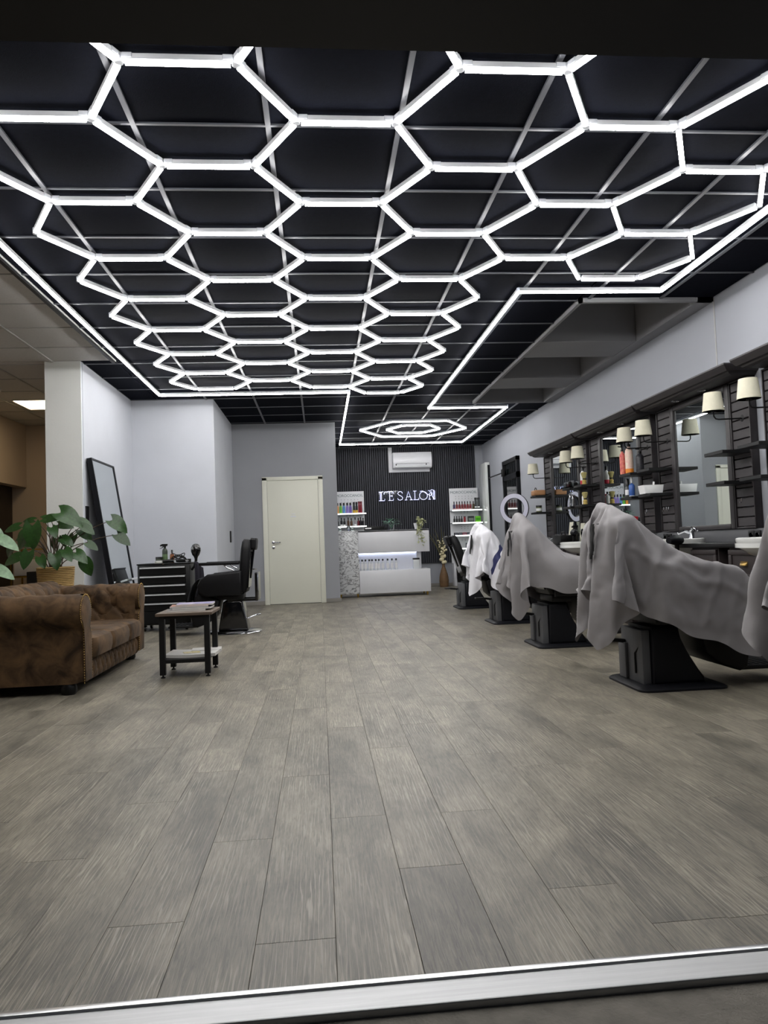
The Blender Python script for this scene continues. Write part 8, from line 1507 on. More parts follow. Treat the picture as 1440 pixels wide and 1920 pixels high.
-9,-8,11,13,-4,-20,1,-6,26,-1,-3,-5,-4,12,-5,6,-19,7,0,-5,-1,16,-6,22,0,-1,-8,-13,-11,2,-1,-1,0,0,1,9,6,1,-9,9,2,0,0,-10,16,1,3,-23,16,14,-14,5,-9,4,7,2,-2,-22,5,3,
17,-1,-8,4,-16,16,-3,-3,-2,10,-19,0,-2,4,-4,24,2,2,12,-3,-12,-14,-7,2,1,1,0,2,2,6,-6,10,2,-3,2,-6,2,14,3,-22,19,4,-9,-2,1,-3,3,-2,9,-19,5,-5,21,-7,-2,11,-4,-16,-1,14,
4,1,-8,9,-22,-1,-3,5,-2,15,23,-7,9,-2,-17,-11,3,0,-1,1,1,2,3,-2,-2,18,1,-26,11,2,15,-15,11,-9,9,-8,11,-10,8,-6,6,-18,6,-1,17,-5,7,-2,-4,3,-19,0,-2,13,3,4,-3,7,-8,-14,
-6,2,2,13,22,-7,9,-2,-21,2,3,-2,0,1,0,2,-3,17,-1,-3,1,-23,28,0,-8,-8,17,-11,9,-22,1,4,15,-3,-7,-4,14,2,4,-1,-1,1,4,-15,-7,2,-2,7,4,-3,0,0,8,-5,-12,1,3,12,21,-8,
7,-8,-12,2,6,-3,0,-1,3,3,-16,17,3,-19,5,19,-1,2,-4,-5,6,-17,20,-8,11,-1,-13,2,14,-4,-3,1,5,2,3,-3,-12,3,-13,-2,0,4,9,7,1,-11,-2,8,-14,2,3,12,17,-3,-1,-12,-1,2,4,-1,
-3,1,11,-6,-1,-2,3,3,-3,-3,-7,17,1,-15,22,-9,5,0,-9,-5,18,-4,3,4,2,-5,4,-3,1,-16,1,8,-2,-4,-5,-7,2,9,11,-1,-8,5,-11,4,7,-2,17,-1,-9,2,-3,-1,-1,2,-4,14,-7,-1,-4,-5,
19,-3,-16,20,0,-8,16,-30,9,11,3,-5,8,3,0,5,0,-4,3,-6,5,0,-10,-9,3,1,-2,-4,4,-3,-1,6,9,-3,-3,1,-6,2,22,0,4,-15,-2,2,-3,0,-3,-2,15,-2,-4,1,-2,14,-1,-2,3,4,3,-33,
33,4,-8,-2,1,13,-7,5,0,-3,3,-3,4,-7,2,-22,8,-2,0,-2,3,0,1,-1,-4,0,14,-5,-2,-2,-2,0,18,7,-2,-14,-3,-1,0,0,-1,4,10,-8,3,5,-13,6,15,0,0,-29,38,-4,-12,16,-5,3,0,6,
-1,0,1,0,0,0,-1,-3,-12,-8,-2,1,10,6,2,-2,0,-3,-6,-4,17,-5,-9,-2,0,-2,31,5,-31,0,1,-2,-1,3,-1,25,-16,0,8,3,0,2,0,-30,38,0,-7,7,-4,1,12,-2,1,0,-2,-1,-1,-4,0,1,
1,-8,-4,-5,-3,0,2,5,8,-7,7,1,-4,-12,14,1,-15,-2,1,-1,34,10,-37,-1,3,1,0,0,6,4,1,5,9,1,-4,-23,29,3,-6,3,4,1,2,-2,1,0,-3,2,0,-1,0,-15,12,-14,8,-11,-4,5,-18,2,
0,-1,7,-3,1,2,3,-11,5,-6,3,-2,-5,0,24,17,-29,-3,2,0,0,3,11,2,5,8,-12,-8,23,4,-1,-4,5,1,0,-1,-1,0,-3,2,-6,-3,-4,-9,6,-28,3,7,-4,-6,-13,16,-19,0,-4,0,1,3,0,-1,
5,-2,2,-9,1,7,-6,0,11,18,-17,-1,-1,2,2,12,-1,8,-1,3,6,3,1,-3,3,-2,1,-1,-1,-3,-16,5,-7,0,-10,-12,4,-5,2,2,-9,16,6,-14,-10,10,-23,0,0,-1,0,-2,-1,1,0,11,1,-9,1,9,
1,-5,2,5,-1,4,4,2,4,2,15,-18,7,11,1,-4,-2,-3,-2,-2,2,-21,-4,15,-10,-1,-8,0,-1,-4,6,1,-8,-24,-3,1,25,1,-8,9,-26,-1,0,-1,4,7,-9,-1,0,-1,6,2,-1,2,10,6,-5,6,3,-1,
1,0,0,-7,20,1,-2,-4,0,0,3,-1,-2,-22,3,-7,-8,-2,0,4,-3,6,-1,-3,0,0,-25,2,4,-8,2,-2,11,26,-3,-10,-6,-7,-7,3,-4,3,-1,3,1,1,0,1,1,17,0,0,0,0,0,-1,12,0,-3,0,
-2,-3,0,2,-1,-11,8,6,-1,-5,-9,-15,-3,1,-1,1,2,1,-1,-19,2,-3,-8,0,6,-4,1,-2,4,0,0,-3,-1,4,-2,10,3,-2,4,4,4,1,3,0,-1,1,0,-2,-2,-1,2,3,-4,3,0,2,-16,-8,-3,-1,
-1,13,-3,1,-6,-2,1,0,1,-1,2,1,-21,-2,1,3,-1,10,-1,-14,0,-1,2,2,3,10,5,10,-14,0,4,2,2,-7,7,1,-1,1,-2,-1,-2,-4,0,0,1,6,1,0,-1,3,1,6,3,2,-11,-18,-6,9,-9,-1,
0,1,0,1,4,-24,2,-1,5,-2,-6,8,-6,4,6,4,5,7,-2,9,-7,-4,-3,-1,2,-5,9,0,-1,-1,-1,0,-3,-1,-2,0,-3,1,0,0,6,1,3,-3,-4,-3,-3,11,7,9,4,6,-7,5,-1,-20,-6,-9,-25,4,
6,12,-5,13,-21,17,2,1,1,5,-7,11,-13,-13,9,-3,-3,-1,10,0,-2,-1,-1,-2,-2,1,-2,-2,-1,2,0,0,0,1,2,6,7,-3,-4,-1,-14,25,-11,8,-14,8,-21,4,33,5,-1,5,1,6,-15,22,-13,17,1,-4,
-2,2,-10,12,-27,-4,8,6,-10,2,0,-1,0,-1,-1,-1,-1,0,-2,-1,0,0,0,0,3,0,-2,4,-6,9,13,5,-1,0,-25,20,-11,-1,-7,7,-10,-8,7,26,15,-3,-1,6,2,4,-1,-1,3,-1,-4,4,-18,16,-2,-8,
-25,15,-5,-1,-2,0,-1,0,-1,0,-1,-1,2,-1,0,3,2,-1,1,2,0,15,-22,6,7,6,-4,13,-24,-3,20,-5,6,-3,-15,-5,-7,9,7,-5,12,-4,-2,1,3,1,1,1,-5,1,-14,-14,-12,28,-6,0,-6,-2,-2,-1,
2,-1,-1,3,2,-2,0,2,-1,1,2,4,-3,-1,5,13,-24,5,-5,17,2,10,-3,-16,10,-2,0,1,-11,-15,18,-4,7,-2,-1,0,4,-1,-4,-1,-15,0,-6,-12,-1,21,-2,-2,4,-10,-1,-2,4,-1,1,2,0,-3,4,0,
1,3,0,1,1,1,0,-6,11,7,-23,12,-16,3,16,8,5,-9,-2,5,-5,3,-5,19,2,-3,-1,-1,5,0,-8,-1,-18,11,-12,-10,8,5,6,-6,10,-16,4,2,-1,-1,2,2,0,1,-2,3,0,1,-1,1,1,-2,5,-2,
3,-13,15,11,-21,2,-5,-1,7,12,8,-1,-4,2,-4,-2,21,2,-1,1,-3,2,-19,5,-17,10,-16,-2,10,-4,8,-1,11,-17,13,-5,-2,4,-1,-1,2,2,-1,0,1,0,0,1,-1,-1,0,-2,-4,-3,14,-16,12,19,1,-12,
-19,-2,0,6,14,-2,0,5,0,22,-2,3,-8,7,-15,3,-19,-1,-4,0,8,-6,19,-9,7,-16,16,-18,13,-1,1,1,2,1,0,-5,3,0,-1,0,-2,0,-2,0,-1,2,-6,2,14,-18,-2,11,24,-1,-14,-10,6,-10,17,-4,
1,2,19,1,-3,0,-6,-9,-12,1,0,-7,12,-10,23,-23,22,-17,16,-22,25,-6,5,-3,0,-2,0,2,-1,-3,-2,2,-5,0,-2,0,-2,0,2,1,-5,8,5,-4,6,-6,17,5,-2,-21,6,-9,17,-5,1,18,-4,3,3,-26,
-9,1,-2,0,10,-8,25,-25,10,-5,19,-25,27,-18,15,1,-7,0,2,-1,-2,-4,1,-2,3,-3,-3,0,-3,1,-4,0,5,5,-6,19,0,-15,10,-1,8,2,2,-11,-2,-1,-1,6,12,2,1,-28,-2,-1,-1,0,4,5,20,-27,
5,8,14,-23,22,-6,1,0,1,-5,2,-2,0,-2,1,-3,-8,3,0,-2,-1,0,-3,2,0,-1,3,9,2,17,-8,-15,10,1,-6,14,2,-6,-8,9,-7,15,1,-31,1,-2,-2,0,-1,26,5,-28,4,5,18,-18,11,1,1,0,
0,-1,-4,-3,1,-2,0,-6,7,7,-20,3,2,-1,1,-1,3,-1,3,-1,4,4,-8,29,-11,-10,-10,21,-17,13,7,-1,-11,3,5,-23,1,-1,-3,5,0,31,-9,-23,5,0,21,-17,13,-11,-6,7,16,-8,-15,9,0,-3,0,-2,
5,-4,-1,-3,0,0,1,1,2,-2,3,0,0,2,1,10,6,5,-25,18,-16,17,-20,10,-3,7,1,-17,0,-1,-3,7,0,29,-12,-16,-1,-1,21,-11,21,-29,16,3,-17,-2,3,-1,3,-1,0,-1,0,7,2,-18,22,-13,1,1,
0,3,2,1,1,3,0,-1,0,1,7,9,-29,22,-5,-2,-12,16,-7,3,-20,-1,1,7,-3,30,-18,-5,-5,-1,12,-3,20,-27,10,-13,5,11,-10,-7,3,4,0,-1,-2,0,0,-1,17,-13,9,-5,2,2,2,0,0,1,2,-4,
-1,4,0,5,-3,11,-29,17,10,-5,-16,16,-8,-20,-1,3,2,29,-19,7,-15,-5,11,4,17,-30,-1,-3,7,-2,3,4,0,-1,-1,-2,1,1,1,-4,1,3,9,-1,1,0,2,-1,2,0,2,-3,5,1,-1,-22,11,14,-7,11,
-30,21,-4,9,-15,10,-21,7,4,20,-14,8,-21,4,2,4,19,-15,-6,5,-3,-11,4,-10,5,-4,9,2,2,-1,1,2,3,-3,2,8,-1,1,1,-1,1,-1,0,0,1,-3,0,-7,14,-20,15,3,-1,2,-23,27,-7,3,-5,-9,
3,13,-10,7,-18,0,-1,6,22,-7,-17,12,-11,10,-8,-15,3,-2,10,2,-1,2,2,2,0,-1,4,1,0,6,1,-2,-1,0,0,0,-3,1,-1,-3,6,-6,-3,-1,13,-4,6,-6,-16,20,-1,-5,-2,4,-5,10,-18,-3,10,4,
2,-3,0,-3,-5,15,-10,4,-11,-2,6,-1,1,2,-1,2,0,4,-2,2,1,1,-5,5,0,1,-2,-1,-2,0,-3,0,0,-6,5,-1,0,-1,11,-7,10,-9,-9,17,-4,2,-2,9,-22,3,5,-6,3,15,2,-15,8,0,-10,14,
0,-8,-6,4,-1,1,1,1,1,2,-3,3,2,-3,-6,7,-1,0,-1,-3,-1,0,-1,-1,-3,-1,5,-7,20,-19,14,-8,11,-13,12,-4,-3,3,3,6,-17,-1,-3,1,7,10,5,-8,-14,2,2,10,-7,-2,5,-1,-8,8,1,1,
1,-1,-1,0,6,-7,1,3,-2,-3,-1,-1,0,-2,-2,0,-3,1,2,0,13,-4,6,-15,11,-13,10,2,4,-16,12,2,-11,-1,9,-3,-1,14,3,-6,-17,13,8,-4,-2,-5,-7,10,13,-15,-1,0,1,0,1,0,-1,-3,1,-2,
-3,1,2,-2,-4,1,0,0,-1,2,0,0,1,0,5,1,8,-20,9,10,-1,-15,14,-3,-1,-1,4,-9,1,9,-11,6,-9,17,6,-8,4,-8,-11,12,12,-14,1,0,0,-1,0,-1,-2,-1,0,3,-6,1,0,-2,-1,0,-1,1,
0,0,2,1,1,2,1,3,4,-16,13,-1,3,-14,14,-4,4,0,-3,1,0,8,-7,0,-8,17,-5,-3,-3,3,-9,3,16,-9,-1,-1,0,0,-3,-1,-3,-1,1,-1,0,4,-2,-3,0,-1,1,1,0,1,2,1,2,1,1,-1,
4,-10,11,-9,13,-15,12,-4,0,2,0,1,-6,9,-5,4,-3,2,-5,4,-6,8,-8,-1,16,-17,6,0,-1,-3,-2,0,-2,0,0,-2,-1,0,-1,1,1,0,3,2,0,1,1,2,1,1,2,0,3,-4,3,-5,2,-4,4,-4,
2,7,-5,-1,1,3,-2,1,4,-3,3,-3,-8,9,-12,0,14,-6,0,-3,-2,1,1,-2,-3,-2,-1,-1,1,1,-1,0,3,1,0,1,2,1,0,3,0,1,1,0,2,0,-8,-1,-3,11,-11,3,4,2,1,-3,-1,2,-5,0,
6,0,0,-4,-3,6,-2,2,7,-7,3,6,-18,6,-4,-5,-1,2,0,-2,0,-1,0,2,3,0,2,1,3,1,2,2,-1,1,1,0,1,-2,-1,-6,-1,6,-5,6,5,0,-1,-9,4,-1,0,5,1,-2,-2,2,-5,4,-7,2,
8,-5,8,-8,3,0,-10,3,-6,-2,-2,2,2,0,0,3,0,1,2,2,3,-1,0,2,0,1,0,0,-1,-1,0,-2,1,4,-8,1,7,-5,-4,-2,6,-4,-1,3,-1,1,9,1,-7,-4,-8,7,-7,4,6,-2,7,-12,13,2,
-12,-7,-4,1,0,2,1,2,0,2,2,1,2,-1,1,1,0,1,0,-1,-2,1,-2,-1,0,2,-5,5,1,-6,4,0,0,-3,5,-5,3,8,1,-6,0,11,-6,0,-8,6,-9,0,1,3,7,-10,5,7,-6,-11,0,2,1,2,
2,-1,2,0,2,0,2,0,-1,1,-2,-2,1,-1,-3,-1,-1,-1,5,2,0,0,5,-4,4,-1,-3,-5,-1,1,-4,3,0,6,0,6,-2,0,-7,2,-4,-2,-4,0,7,-4,3,0,-4,-2,2,1,1,0,3,0,1,0,-1,0,
-1,0,-2,-1,0,-3,0,0,-1,-2,-3,6,6,-1,-2,-4,0,2,1,-3,9,
303,23,19,17,17,15,16,16,14,20,17,19,13,12,11,11,8,10,10,11,11,9,8,4,8,8,15,6,7,-6,-10,-10,-11,-8,-7,-1,0,-17,-13,-13,-12,-15,-11,-15,-18,-18,-18,-19,-20,-21,-21,-20,-22,16,-3,0,3,-1,2,0,
1,1,-2,1,-2,6,1,1,0,1,0,0,-5,1,2,2,-1,-2,6,-7,6,-1,-2,3,-2,1,1,0,-3,-3,5,0,-1,0,-1,-1,-5,0,-1,-2,0,0,-1,0,-2,-1,9,3,0,0,4,0,2,-1,4,-1,0,1,-2,1,
1,3,2,-1,-1,1,-3,-3,-1,5,0,-1,3,-3,2,3,-3,3,0,0,2,-3,-1,0,-1,0,-1,-1,-9,4,-3,0,1,-1,0,0,-2,0,0,12,0,2,0,1,3,0,3,1,0,2,0,-2,1,1,0,0,1,-1,1,0,
0,-3,0,2,-4,5,1,0,2,1,0,-1,-1,-2,0,-3,0,0,0,-3,-3,2,-6,3,1,-1,-1,1,-2,0,0,1,13,0,2,2,0,1,3,-3,1,7,-2,0,-1,-1,1,2,0,-1,1,0,-1,-1,1,0,-2,1,-4,3,
-3,8,-1,-1,1,-1,-1,-4,-2,1,-5,1,1,-3,-2,4,-2,-1,0,5,-6,4,0,1,3,17,1,0,1,0,1,0,3,0,-1,3,-2,1,-1,-1,-1,3,0,0,0,0,0,0,-1,2,-2,0,-4,7,-2,2,-3,1,2,-3,
-4,-4,0,5,0,-11,2,1,2,2,0,2,-4,4,-2,3,2,0,20,-1,2,-2,1,0,1,3,-2,-1,0,2,-2,0,-1,0,2,2,-1,0,0,1,-1,1,0,-1,-1,2,-1,1,-2,0,-1,0,-3,-1,3,-1,2,-10,4,1,
1,-1,2,1,0,-1,2,1,-1,1,0,21,1,-3,1,0,-1,-1,-1,5,-2,0,-2,4,-1,0,-2,0,4,2,-1,0,0,1,-1,0,0,-1,0,3,-5,1,-2,3,-6,-1,5,0,1,-7,0,3,0,2,0,-1,2,-1,1,-1,
1,2,-2,0,19,1,1,-1,-1,0,-1,-1,-2,4,-3,4,-3,1,2,-1,-1,1,3,3,0,-1,0,0,0,1,-1,1,-1,-6,0,2,1,-3,3,1,-3,-1,-1,2,1,1,1,0,2,-3,1,1,0,-1,-2,1,0,20,0,-2,
0,-1,-1,-1,1,-2,0,2,-2,3,2,-1,2,-1,-2,4,2,1,0,0,1,0,0,1,2,-4,-3,-3,2,-2,3,0,-1,2,-4,1,3,0,2,-1,2,-4,2,0,0,-2,1,-1,-2,-1,17,0,-1,0,-1,-1,0,-1,0,-2,
1,2,1,3,1,0,2,1,-1,2,2,0,0,0,0,2,-1,-5,1,-1,2,-1,0,-2,3,2,-2,-1,2,-2,1,1,0,-2,1,-1,-2,-1,0,-2,-1,0,-1,15,-2,0,-1,0,1,-1,-1,-1,0,1,2,1,1,4,2,-1,
2,1,1,-1,2,0,0,1,0,-1,-1,-12,10,0,1,-2,2,0,1,-2,1,0,0,2,-1,-1,-1,-1,-3,-1,-2,0,1,-1,-1,-1,11,0,1,-1,0,-1,2,0,1,1,1,-1,2,1,2,3,3,-2,1,3,-3,1,-1,0,
0,1,0,1,3,-5,1,1,-3,4,0,-2,-1,0,-1,3,-2,-2,-1,-2,-2,-1,-2,0,-1,-2,1,1,0,8,-1,1,1,2,1,-1,3,2,-1,1,0,1,2,0,2,-1,5,1,-2,1,-2,3,-2,0,0,3,-3,1,0,0,
1,1,-2,-2,1,0,-2,-2,3,-4,-1,-1,-2,-2,-1,1,-1,2,-1,0,-1,2,11,-1,1,1,-1,0,2,0,2,2,1,2,-1,0,2,0,4,0,-3,1,3,-1,-2,-1,2,0,0,1,2,2,-1,-2,-1,2,0,-4,-2,-2,
3,-7,2,-1,-3,-1,0,0,-1,2,-3,0,-3,7,1,10,2,1,0,0,2,1,1,-1,1,2,2,0,0,-1,0,-1,3,3,-3,-1,3,1,0,-3,3,-10,6,4,3,-4,-5,7,-10,2,3,-5,3,-2,1,-3,-3,-2,1,-1,
1,1,-3,2,-2,3,-8,14,5,4,2,3,4,0,0,1,1,2,-2,-2,3,-2,-1,0,2,-3,5,-1,3,-1,-3,2,1,-4,1,1,3,1,1,0,-9,8,-1,-16,8,0,0,-5,-2,1,1,-1,2,-1,0,2,-1,2,1,4,
-2,11,-1,3,2,0,3,1,0,0,2,-2,-1,-2,3,-1,0,-1,0,-3,7,-6,2,0,-3,-2,0,9,0,3,1,-3,-2,-1,4,-16,12,-2,-2,-4,2,-2,-1,2,1,-1,2,2,-1,0,-1,-2,10,-17,11,4,-1,0,3,-2,
0,-1,5,-1,-1,0,-1,-2,1,-5,-4,3,5,0,12,-6,1,3,-1,1,-2,-1,2,-2,-2,0,6,-19,10,1,-2,-3,0,-1,2,-1,1,1,2,0,-2,0,1,-1,1,-12,0,19,-4,-1,0,0,3,0,-2,-3,-2,3,-1,-1,
0,0,0,4,-4,-7,4,0,15,3,-6,3,-2,4,-1,-1,-6,-1,6,-16,0,4,2,2,-2,0,-1,2,3,-2,-4,2,-1,0,-3,-4,4,-2,-4,1,12,3,-2,-2,0,0,1,-1,-1,-2,-1,-3,0,1,0,6,0,2,0,-12,
1,4,14,5,-1,0,-3,-5,-3,3,0,-17,4,12,-1,-5,-2,0,0,0,2,-4,-1,9,-4,-1,-3,2,0,-5,2,-1,-2,7,-2,2,1,-1,-1,1,0,0,-1,0,5,0,-4,0,-1,3,2,-5,5,-1,-6,-2,22,-7,-7,-3,
8,-10,-1,-8,11,6,-3,-6,2,1,4,1,2,-6,0,-1,-8,0,0,5,-1,2,0,-2,0,-2,4,0,-2,-1,0,-4,-5,3,1,3,1,1,4,5,-1,2,0,1,0,5,2,0,-3,-12,-8,7,-2,-7,0,1,13,1,-2,0,
2,-3,2,3,-1,-3,1,1,0,-2,-2,4,-6,-1,-3,0,1,-2,-1,3,-1,0,-3,-1,3,4,-1,-4,-4,1,1,2,4,6,2,-2,-3,6,-6,-4,-5,2,-8,6,-9,3,-10,0,-5,12,5,5,-1,5,3,3,-6,-2,1,0,
-1,5,1,-2,-3,-1,-2,-1,0,-1,-1,-1,0,-2,1,2,-1,-3,0,-3,1,5,0,1,1,-2,-2,-5,7,4,-3,-2,-3,8,-12,-7,3,1,-10,4,1,-3,-2,9,5,9,2,0,-2,0,0,-1,0,1,-7,4,1,-4,1,-1,
0,0,-2,0,-1,-3,1,1,1,1,2,-12,5,4,-1,1,0,-2,0,-4,6,0,4,-1,-4,7,-15,-7,0,-6,-1,8,-4,1,1,-1,-3,6,1,3,8,1,0,-1,-1,-1,-1,1,-4,0,0,-1,2,0,-1,2,1,1,-1,-1,
-4,-4,0,-5,9,2,0,1,0,-1,3,-5,7,3,-2,-1,4,2,-22,-1,-2,-1,0,5,-6,2,3,-2,-1,1,-5,10,-2,2,3,2,1,0,-3,-2,-1,-1,0,-1,2,0,-1,-1,2,8,2,-13,1,-1,4,-4,1,7,1,-1,
2,0,1,-3,6,0,-3,-5,2,-3,-3,-1,-7,-1,-1,7,-4,0,-2,1,0,1,0,3,-9,9,-6,9,-2,3,2,-1,-1,0,-1,-1,0,2,0,0,2,-2,-3,9,-12,1,2,2,-4,9,-1,0,1,-2,0,2,-5,3,-2,-2,
3,-10,1,0,2,-2,0,0,-8,3,-3,6,-4,2,1,-4,0,0,2,2,0,8,-8,0,4,0,0,0,1,2,-1,-1,4,0,1,0,-3,-8,0,2,-3,6,-1,1,-1,0,1,-1,-4,3,-5,-2,-1,-10,0,-1,6,-6,2,1,
-5,9,-8,5,-4,6,-2,-3,4,-2,-1,-3,11,-7,6,3,-5,1,2,3,2,0,0,0,3,0,1,1,0,-1,-8,3,-1,1,2,1,-4,1,0,-3,-3,-1,-1,-1,-2,-5,0,2,-5,4,-1,2,-6,3,-1,3,-3,9,-5,-3,
0,-3,3,4,-3,0,10,-8,8,1,-5,5,-1,1,4,1,0,-1,0,3,0,0,-1,-5,-1,1,1,1,-5,0,-2,0,-2,-2,-2,0,-2,-2,-3,3,-8,11,-3,6,-11,3,0,0,-2,2,3,-3,1,-1,2,-2,0,-2,1,0,
15,-7,6,3,-3,1,1,2,1,2,1,0,-2,0,0,0,-5,-2,-1,0,-2,-1,0,-2,-3,-2,1,0,-2,-1,0,0,-6,8,-6,4,-5,9,-6,3,-4,1,2,2,-4,-1,2,-4,0,4,2,-4,4,1,9,-4,7,3,2,0,
-4,1,0,1,2,-1,-2,-1,-1,-9,0,-1,-2,-2,1,-2,0,-3,0,-1,-1,0,0,-1,-2,9,-6,7,-8,-2,1,0,-3,3,-1,10,-5,-2,0,-3,3,-3,1,0,0,-3,4,14,5,-5,-1,2,6,0,-1,-2,2,-5,2,-2,
-1,-2,-10,-2,-1,-1,1,-3,-2,-2,-2,3,-1,1,0,0,-4,8,-7,11,-10,0,5,-6,7,-5,-4,6,-3,2,-4,1,0,1,2,-3,1,1,-4,-2,2,21,0,-1,4,-4,4,-2,-1,-4,2,-3,-1,-1,-1,-14,0,-2,0,-3,
-1,-2,1,2,0,1,0,1,1,4,-8,12,-11,3,-8,9,-9,-1,5,-3,3,4,-4,-1,3,-6,6,0,-6,7,-8,1,0,-1,1,23,-1,-8,6,-1,0,-1,-1,-3,-1,0,-2,1,-15,-1,-1,-3,1,-1,4,-2,2,-1,0,2,
1,-1,-4,11,-10,0,2,-3,-5,1,-1,3,2,-2,-3,3,-2,3,-1,1,2,1,-8,3,0,2,-4,-1,2,22,-2,-9,4,-1,0,-1,-2,-2,0,2,-2,-18,-1,0,1,0,3,-1,2,-3,1,4,0,1,-5,8,-9,0,1,-1,
-3,0,-3,5,-8,6,0,3,-9,13,-9,13,-14,6,1,-3,7,-8,-6,5,-3,-2,3,17,1,-8,0,0,0,1,0,1,0,0,-20,1,1,1,1,0,2,-2,5,2,-2,2,-6,8,-10,10,4,-14,-4,12,-14,3,-3,7,-4,-5,
-1,7,4,-1,-3,11,-13,6,1,-6,13,-6,7,2,0,-20,15,-5,0,4,-4,1,1,2,1,0,2,-16,0,1,1,0,2,-2,4,1,-1,2,-5,5,-12,13,-9,-2,19,-2,-20,0,3,4,-7,0,12,-18,-1,10,25,-20,-4,6,
-6,4,9,-2,-3,-10,2,8,2,-5,1,-3,-2,8,-2,0,1,1,2,0,-15,0,3,0,1,-1,4,1,-2,0,-2,1,-11,14,-2,11,-15,-9,6,-2,-1,11,-11,9,6,-16,13,9,-24,18,8,-15,-1,2,7,-11,4,2,4,11,
-22,8,-5,2,1,-3,-3,8,2,1,0,0,3,-12,3,-1,0,0,2,-2,0,1,-1,-1,-9,13,0,1,-6,8,-12,-3,1,0,0,17,-4,-3,3,9,-5,3,-5,-4,1,3,0,-7,14,-16,10,8,-18,23,-2,-22,6,0,3,0,
-6,8,1,1,1,-1,-8,-2,-1,1,1,-1,1,-3,-1,1,-9,10,-1,-2,-1,1,-6,22,-22,5,19,-6,-8,9,-9,3,-3,10,11,-17,-3,3,7,-5,2,0,2,-2,0,-2,-1,-7,9,-7,9,0,1,1,-6,6,0,-1,1,-10,
1,-1,1,-2,-1,-2,0,-1,-7,6,1,0,-1,-2,-1,19,-5,-9,15,-6,10,-4,-8,9,-6,5,-6,-7,4,3,-2,5,-1,0,1,8,-8,-9,17,-17,16,-5,1,1,0,0,2,0,-7,3,0,-1,-10,-1,0,-2,0,-2,-1,1,
0,2,-1,-2,-1,-1,1,1,-1,5,8,7,0,-12,12,-1,-9,6,2,-4,4,-12,-4,13,-1,4,2,-14,1,14,-6,-7,18,-15,8,1,0,0,0,-1,0,0,-5,0,0,-12,-1,-1,-1,-2,0,0,-1,-1,-3,4,2,0,1,1,
0,2,0,9,2,-1,-1,-1,-2,11,-8,-1,-8,9,-15,11,4,-1,8,-11,9,2,-13,7,7,-17,22,-8,6,-8,4,-2,0,0,-2,-2,-2,-2,-15,-2,0,-2,0,0,0,-1,-1,6,-1,0,1,1,1,1,1,2,19,-19,-2,9,
-6,11,-12,7,-13,14,-7,9,-5,10,-14,6,1,-6,3,2,10,-19,10,-10,20,-3,0,-6,1,0,-4,-1,1,-1,-3,-17,-1,-1,2,-2,0,-2,0,2,4,2,1,0,1,1,1,1,-4,9,5,-4,3,-4,-6,11,9,-18,-3,2,
-6,13,-7,15,-19,15,-1,-11,9,-3,1,3,-2,2,1,-1,0,-1,-3,-1,-1,-1,-2,0,-19,0,0,-2,2,1,4,-2,5,-4,4,0,3,1,-2,3,-3,7,-2,0,2,-3,7,-3,6,-15,13,-21,7,5,12,-8,0,0,-7,2,
14,0,-18,14,-3,-1,0,1,-2,-1,-3,-1,0,-1,0,0,1,-19,0,1,0,3,0,1,7,-6,4,0,2,-1,0,2,-3,4,0,1,-3,4,6,-10,11,-17,5,-2,15,-23,26,-19,6,2,2,-2,0,1,-3,2,-4,2,9,-12,
4,-1,-2,-1,1,-2,2,0,1,0,-17,0,1,4,-2,4,0,0,5,-1,1,-1,1,-1,2,3,-3,-1,-1,9,5,-16,11,-13,7,6,-5,0,0,-2,1,6,-11,12,-5,-1,-6,-1,8,-2,3,-8,9,-9,0,0,0,-2,3,1,
0,3,1,-15,2,1,1,2,1,1,-1,1,3,-3,1,-1,2,0,-1,-1,0,-2,-6,2,19,-13,5,3,-7,9,-14,18,-21,21,-14,1,-4,14,-6,0,-2,0,2,-5,8,-7,-2,1,0,3,-1,0,1,3,0,2,-12,2,1,0,
3,0,0,3,0,-3,0,0,0,-1,-2,-2,3,-3,-1,8,2,-8,16,-9,2,-2,-5,6,-1,1,-9,17,0,-7,-6,10,-9,3,1,0,4,-7,1,-2,0,2,0,3,2,1,0,0,0,-8,1,1,1,-1,0,0,0,-2,2,-2,
-1,-1,-1,-1,-1,-1,0,-2,7,4,4,-8,13,-10,3,6,-5,-4,5,2,-12,6,6,-3,-4,3,1,1,3,-10,7,-3,1,2,1,0,3,0,0,0,1,1,-6,0,0,0,2,-1,-1,-3,3,-4,0,-2,-1,-1,-2,2,-4,0,
2,3,5,2,5,-7,12,-5,-5,5,-4,4,-5,9,-10,0,3,1,2,1,0,-6,5,-2,0,3,1,0,2,-2,3,0,1,-1,0,-7,1,0,0,-2,-1,1,-3,-2,-1,0,0,-1,-1,0,-3,4,0,0,1,9,2,-1,6,-9,
7,-4,6,1,-2,4,-5,3,1,-1,-2,-3,-3,-1,3,0,2,1,4,0,1,0,3,-4,0,-1,0,-3,-7,-2,0,-1,-2,0,-1,1,-3,-1,0,-1,0,0,1,2,-3,2,2,2,2,8,-2,-4,3,-1,5,-6,-2,0,0,-2,
1,1,0,2,2,2,1,-2,-4,6,-2,6,1,1,-1,-2,0,0,-1,-1,0,
  ]),
  'near': (30, 26, [
-448,43,38,16,19,2,-11,-27,-45,-47,-47,-37,13,38,34,48,21,-31,-37,-28,31,37,24,41,48,24,-16,-13,-26,-4,16,-4,35,3,1,9,-1,-1,10,-7,-2,-9,-20,-18,12,11,34,11,-19,14,6,-24,-35,-19,-31,6,-2,-6,10,-11,
